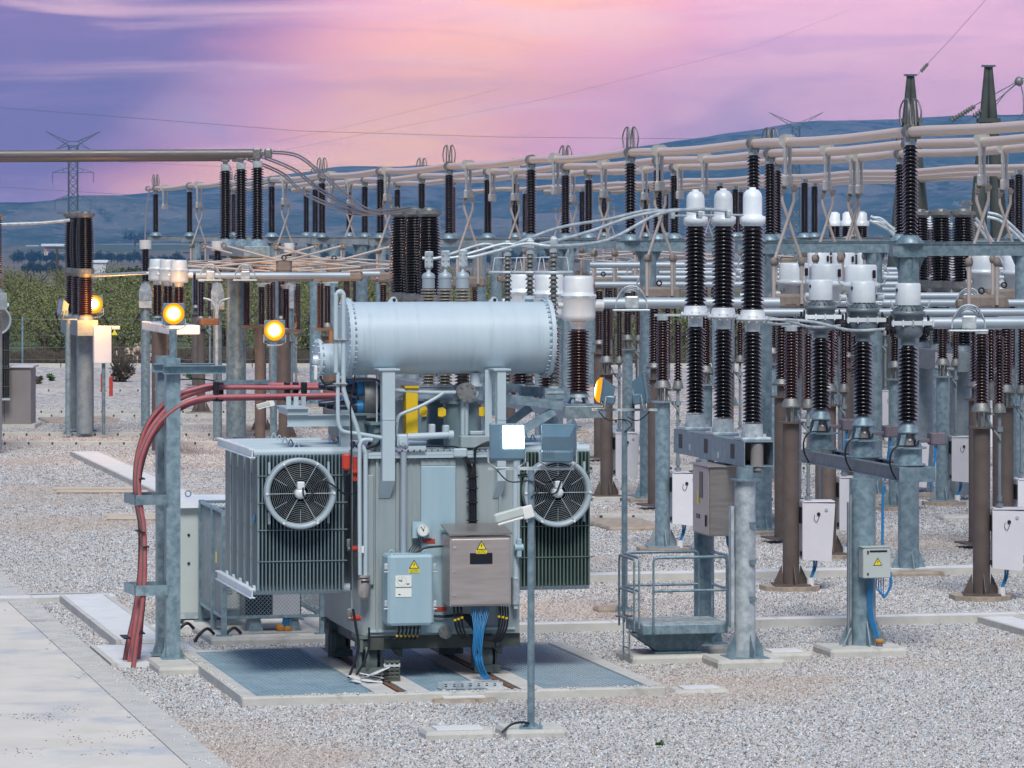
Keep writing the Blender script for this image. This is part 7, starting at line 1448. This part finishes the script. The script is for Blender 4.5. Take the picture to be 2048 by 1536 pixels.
# ================================================================ CONCRETE MASTS AT THE RIGHT
def mast(label, px, pt, Y, wtop, wbot, pyb):
    b = W(px, pyb, Y); t = thing('steel_mast', label, 'mast', (b.x, b.y, -.3), 0, 'dark masts above the right busbars'); k = Y / F; z = H - (pt - HZ) * k + .3; zf = H - (245 - HZ) * k + .3
    for s_ in (-1, 1):
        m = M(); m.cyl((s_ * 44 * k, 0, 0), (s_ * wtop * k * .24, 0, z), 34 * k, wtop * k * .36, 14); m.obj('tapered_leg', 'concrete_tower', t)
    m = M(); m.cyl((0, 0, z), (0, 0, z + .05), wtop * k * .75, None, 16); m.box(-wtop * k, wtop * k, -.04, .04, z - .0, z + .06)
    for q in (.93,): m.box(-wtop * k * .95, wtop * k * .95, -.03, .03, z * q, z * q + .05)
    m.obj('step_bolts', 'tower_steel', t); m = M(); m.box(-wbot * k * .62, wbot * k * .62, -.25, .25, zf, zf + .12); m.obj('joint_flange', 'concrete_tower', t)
mast('dark tapered twin leg mast above the nearest gantry insulators', 1821, 152, 125, 13, 34, 820); mast('dark tapered twin leg mast nearest the right edge', 1977, 134, 118, 14, 36, 830)
def strainer(label, pts, Y, ins=None, r=.016):
    m = M(); m.tube([W(x, y, Y) for x, y in pts], r, 5); o = tag(m.obj('strained_conductor', 'tower_steel'), label, 'conductor', 'strained conductors at the upper right')
    for a, b_ in ins or []:
        p, q = W(*a, Y), W(*b_, Y); m = M(); m.sheds(p, 0, (q - p).length, .03 + r, .05 + 2 * r, .09, 12, axis=(q - p)); m.obj('insulator_string', 'polymer_grey', o)
strainer('conductor with long insulator string rising to the right edge junction', [(1880, 250), (2040, 160), (2080, 140)], 118, [((1903, 241), (1950, 212))]); strainer('second conductor with short insulator string below the first', [(1925, 248), (1985, 208), (2040, 162)], 118, [((1948, 232), (1965, 220))])
strainer('beaded conductor from the right mast to the junction knob', [(1988, 215), (2012, 185), (2040, 160)], 118); strainer('thin wire bowing down at the right picture edge', [(2040, 162), (2046, 190), (2047, 225), (2035, 240)], 118); strainer('wire climbing from the mast top towards the upper right', [(1835, 150), (1858, 124), (1900, 80), (1980, -10)], 125, [((1842, 143), (1856, 127))], .007)
q = W(2038, 163, 118); m = M(); m.lathe(q, [(0, -.15), (.12, -.08), (.14, .02), (.08, .12), (0, .15)], 14); tag(m.obj('junction_knob', 'cast_fitting'), 'round dark junction fitting where the strained wires meet', 'fitting')
# ================================================================ RAILED PLATFORM
b = G(1353, 1303, .12); pf2 = thing('service_platform', 'small raised grating platform with tube railings beside the breaker', 'platform', (b.x, b.y, 0), YAW); Q = Fr((b.x, b.y, 0)); k = Q.sc(1343)
zt_ = Q.Z(1343, 1250, -.55); wx = .80; pf2.scale = (.70, .88, 1)
m = M(); m.cyl((-.05, 0, .13), (-.05, 0, zt_ - .15), .085, None, 20); m.box(-.5, .40, -.25, .25, .12, .14); m.obj('column', 'galvanised', pf2)
m = M(); zb = zt_ - .14; m.prism([(-.42, .141), (.30, .141), (.78, zb), (-.92, zb)], -.16, -.15); m.prism([(-.42, .141), (.30, .141), (.78, zb), (-.92, zb)], .15, .16); m.obj('support_plates', 'galvanised', pf2)
m = M(); m.box(-.82, .80, -.52, .48, zt_ - .13, zt_ - .006, 0, .01); dk = m.obj('deck_frame', 'galvanised', pf2); m = M(); y = -.50
while y < .46: m.box(-.80, .78, y, y + .006, zt_ - .005, zt_ + .012); y += .03
x = -.78
while x < .78: m.box(x, x + .006, -.50, .46, zt_ - .005, zt_ + .008); x += .06
m.obj('grating', 'galvanised_light', dk)
hr = .86
def rail(pts, mids, name='railing'):
    m = M(); m.tube(pts, .021, 8, 1)
    for a, b_ in mids: m.cyl(a, b_, .018, None, 8)
    m.obj(name, 'galvanised', pf2)
def rounded(x0, y0, x1, y1, z0, z1):
    d = Vector((x1 - x0, y1 - y0, 0)).normalized() * .06; a, b_ = Vector((x0, y0, 0)), Vector((x1, y1, 0)); Z = Vector((0, 0, 1))
    return [a + Z * z0, a + Z * (z1 - .06), a + Z * (z1 - .018) + d * .3, a + Z * z1 + d, b_ + Z * z1 - d, b_ + Z * (z1 - .018) - d * .3, b_ + Z * (z1 - .06), b_ + Z * z0]
for x0, y0, x1, y1, dz_ in ((-.62, -.53, .78, -.53, -.1), (-.84, .5, .60, .5, -.05), (.84, -.45, .84, .45, -.05), (-.88, -.50, -.88, .42, -.05)):
    rail(rounded(x0, y0, x1, y1, zt_ + dz_, zt_ + hr), [((x0, y0, zt_ + hr * .5), (x1, y1, zt_ + hr * .5))])
rail(rounded(-.97, -.48, -.97, .40, zt_ - .08, zt_ + hr - .02), [((-.97, -.48, zt_ + hr * .48), (-.97, .40, zt_ + hr * .48)), ((-.97, -.48, zt_ + .05), (-.97, .40, zt_ + .05))], 'gate')
m = M()
for y in (-.3, .05): m.cyl((-1.0, y, zt_ - .45), (-1.0, y, zt_ - .02), .016, None, 8)
m.cyl((-1.0, -.3, zt_ - .32), (-1.0, .05, zt_ - .32), .012, None, 6); m.obj('step_ladder', 'galvanised', pf2)
pad('wide concrete footing of the railed platform', 1248, 1412, 1300, 1329, .113, dep=.95)
# ================================================================ FENCED CABINETS BEHIND THE LEFT RADIATOR
b = G(448, 1272, .1); Q = Fr((b.x, b.y, 0)); t = thing('mesh_enclosure', 'galvanised chain link enclosure behind the left radiator', 'fence', (b.x, b.y, 0), YAW)
zt_ = Q.Z(448, 1020, 0); W_, D_ = 1.35, 2.1
def chain(m, o, u, L_, z0, z1, s=.055, r=.0022):
    o = Vector(o); u = Vector(u).normalized(); h = z1 - z0; n = int((L_ + h) / s)
    for sg in (1, -1):
        for i in range(n + 1):
            t0 = i * s - (h if sg > 0 else 0); a0_, za = t0, z0; a1_, zb_ = t0 + h * sg, z1
            if sg < 0: a0_, a1_ = i * s, i * s - h
            lo, hi = 0, 1
            def at(t): return a0_ + (a1_ - a0_) * t
            if a1_ != a0_:
                tA, tB = (0 - a0_) / (a1_ - a0_), (L_ - a0_) / (a1_ - a0_); lo, hi = max(0, min(tA, tB)), min(1, max(tA, tB))
            if hi > lo: m.bar(o + u * at(lo) + Vector((0, 0, z0 + h * lo)), o + u * at(hi) + Vector((0, 0, z0 + h * hi)), r * 2)
for x, y in ((0, 0), (0, .95), (0, D_), (W_, 0), (W_, D_)):
    m = M(); m.box(x - .035, x + .035, y - .035, y + .035, .1, zt_); m.box(x - .1, x + .1, y - .08, y + .08, .1, .115); m.obj('post', 'galvanised', t)
for (x, y, dx_, dy_, L_) in ((0, 0, 0, 1, D_), (0, 0, 1, 0, W_), (0, D_, 1, 0, W_), (W_, 0, 0, 1, D_)):
    m = M(); n = Vector((dx_, dy_, 0)); a = Vector((x, y, 0)) + n * .04; e_ = a + n * (L_ - .08)
    for z in (.35, zt_ - .03): m.bar(a + Vector((0, 0, z)), e_ + Vector((0, 0, z)), .04)
    f_ = m.obj('panel_frame', 'galvanised', t); m = M(); chain(m, a, n, L_ - .08, .37, zt_ - .05, .055 if dx_ else .06); m.obj('chain_link', 'galvanised_dull' if dy_ else 'galvanised', f_)
m = M(); m.box(-.04, -.036, .42, .5, zt_ - .75, zt_ - .6); m.obj('yellow_tag', 'sign_yellow', t)
mk = M(); mk.box(-.45, .95, 2.3, 3.1, .2, zt_ - .12, 0, .01); c = thing('switchgear_cabinet', 'pale grey cabinet with overhanging roof behind the chain link panel', 'cabinet', (b.x, b.y, 0), YAW); bd = mk.obj('body', 'cabinet_grey', c); m = M(); m.prism([(-.55, zt_ - .12), (1.02, zt_ - .12), (.8, zt_ + .0), (-.4, zt_ + .0)], 2.2, 3.2); m.obj('roof', 'white_cap', c); m = M(); m.ring((-.1, 2.7, zt_ + .05), .04, .010, 'y', 14, 6); m.obj('lifting_eye', 'galvanised', c); m = M(); m.box(-.48, .98, 2.28, 3.12, .12, .2); m.obj('plinth', 'galvanised_light', c)
m = M()
for x in (-.32, -.15):
    for z in (.9, 1.3): m.cyl((x, 2.285, z), (x, 2.3, z), .02, None, 8)
m.obj('bolts', 'dark_blue_black', bd)
c = thing('switchgear_cabinet', 'dark box with light grey door standing inside the chain link enclosure', 'cabinet', (b.x, b.y, 0), YAW); m = M(); m.box(.36, 1.14, .45, .95, .28, 1.15, 0, .01); m.obj('body', 'black_panel', c); m = M(); m.box(.74, 1.12, .425, .449, .32, 1.1, 0, .008); dr = m.obj('door', 'cabinet_pale', c); m = M(); m.box(.82, .86, .415, .4245, .62, .68); m.obj('handle', 'rubber_black', dr); m = M(); m.prism([(.42, .1), (.62, .1), (.58, .28), (.46, .28)], .5, .9); m.prism([(.95, .1), (1.15, .1), (1.1, .28), (.98, .28)], .5, .9); m.obj('feet', 'galvanised', c); m = M(); m.lathe((.86, .5, .1), [(.05, 0), (.07, .04), (.05, .09), (0, .1)], 10); m.lathe((.95, .48, .1), [(.05, 0), (.06, .03), (.04, .07), (0, .08)], 10); m.obj('foam_plug', 'orange_foam', c)
for i in range(4): m = M(); m.tube([(.9 + .03 * i, .48, .3), (.88 + .03 * i, .46, .2), (.86 + .02 * i, .46, .12)], .010, 6, 3); m.obj('blue_lead', 'cable_blue', c)
c = thing('switchgear_cabinet', 'pale louvred cabinet at the back of the chain link enclosure', 'cabinet', (b.x, b.y, 0), YAW); m = M(); m.box(.06, .55, 1.2, 1.8, .35, 1.3, 0, .01); bd = m.obj('body', 'cabinet_grey', c); m = M()
for cx_ in (.18, .36):
    for i in range(7): m.box(cx_, cx_ + .12, 1.19, 1.1995, .8 - i * .04, .815 - i * .04)
m.obj('louvre_pattern', 'taupe_paint', bd)
m = M(); m.box(-.22, 1.75, -.35, 3.3, -.05, .1, 0, .03); o = m.obj('concrete_pad', 'concrete', None, (b.x, b.y, 0)); o.rotation_euler = (0, 0, YAW); tag(o, 'pale concrete pad under the fenced cabinets', 'concrete pad')
for k_, (x, y) in enumerate(((-.12, .1), (-.28, .9), (-.35, 1.9), (.25, .12))): m = M(); m.tube([(x, y, .12), (x - .1, y - .05, .2), (x - .22, y - .08, .12), (x - .28, y - .1, .02)], .022, 7, 5); o = m.obj('cable_stub', 'rubber_black', None, (b.x, b.y, 0)); o.rotation_euler = (0, 0, YAW); tag(o, ['black cable stub curling off the front corner of the pad', 'black cable stub at the middle of the pad side', 'black cable stub under the roofed grey cabinet', 'small black cable loop at the corner post'][k_], 'cable')
# ================================================================ SECOND TRANSFORMER AT THE LEFT EDGE
Q = Fr(G(30, 852, .05)); b = Q.o; t = thing('power_transformer', 'second transformer cut by the left edge, only its radiator and fan showing', 'transformer', Q.o, YAW)
x1 = Q.X(18, -.3); z1 = Q.Z(10, 613, -.3); z0 = Q.Z(10, 795, -.3); m = M()
for i in range(22): x = x1 - i * .062; m.box(x - .006, x + .006, -.3, .2, z0, z1)
for q in range(4): z = z0 + (z1 - z0) * (.12 + .2 * q); m.box(x1 - 1.4, x1 + .02, -.315, -.305, z - .012, z + .012)
m.obj('radiator', 'dark_olive_steel', t); m = M(); m.cyl((x1 - 1.5, -.05, z1), (x1 + .02, -.05, z1), .1, None, 14); m.box(x1 - 1.5, x1 + .03, -.32, .25, z0 - .08, z0 - .02); m.obj('header_pipe', 'tank_light', t)
c = Q.pt(-7, 641, -.4); r = 29.5 * Q.sc(0, -.4); m = M(); m.lathe((c.x, -.3, c.z), [(r, 0), (r, .2), (r * .86, .2), (r * .84, .0)], 40, (0, -1, 0)); f_ = m.obj('cooling_fan', 'fan_paint', t); m = M(); m.lathe((c.x, -.34, c.z), [(r * .2, 0), (r * .2, .1), (0, .12)], 16, (0, -1, 0)); m.obj('motor', 'head_white', f_); m = M()
for i in range(10): m.ring((c.x, -.5, c.z), r * (.22 + .065 * i), .006, 'y', 32, 4)
m.obj('fan_guard', 'taupe_paint', f_)
t = thing('switchgear_cabinet', 'taupe cabinet with pale lid at the left picture edge', 'cabinet', Q.o, YAW * 0); m = M(); xr_ = (65 - 1024) * Q.o.y / F - Q.o.x; zt_ = H - (735 - HZ) * Q.o.y / F; m.box(xr_ - 3, xr_ - .05, 0, 1.2, .05, zt_ - .06); bd = m.obj('body', 'taupe_paint', t); m = M(); m.box(xr_ - 3.1, xr_ + .03, -.06, 1.3, zt_ - .06, zt_, 0, .015); m.obj('lid', 'cabinet_pale', t); m = M(); m.box(xr_ - .8, xr_ - .79, -.004, -.0005, .1, 1.2); m.obj('door_gap', 'rubber_black', bd); m = M(); m.box(xr_ - 3.3, xr_ + .1, -.3, 1.5, -.05, .05); m.obj('plinth', 'concrete', t)
for px, py, lb in ((205, 770, 'left short red marker post on the far gravel'), (222, 778, 'right short red marker post on the far gravel')): p = G(px, py + 14); m = M(); m.cyl((0, 0, 0), (0, 0, .62), .065, None, 10); m.lathe((0, 0, .62), [(.065, 0), (.03, .03), (0, .04)], 10); tag(m.obj('marker_post', 'rust_red', None, p), lb, 'marker post') if 'rust_red' in MAT else tag(m.obj('marker_post', 'red_paint', None, p), lb, 'marker post')
# small worklight on the motor box of the far brown pole
p = W(1232, 858, 84.5); t = thing('work_light', 'small round white work light on top of a distant motor box', 'lamp', p, 0); m = M(); m.lathe((0, 0, 0), [(.16, 0), (.18, .04), (.10, .16), (.06, .26)], 18, (.5, .3, -1)); m.obj('reflector', 'white_cap', t); m = M(); m.box(-.02, .02, -.02, .02, -.28, -.05); m.obj('bracket', 'galvanised', t)
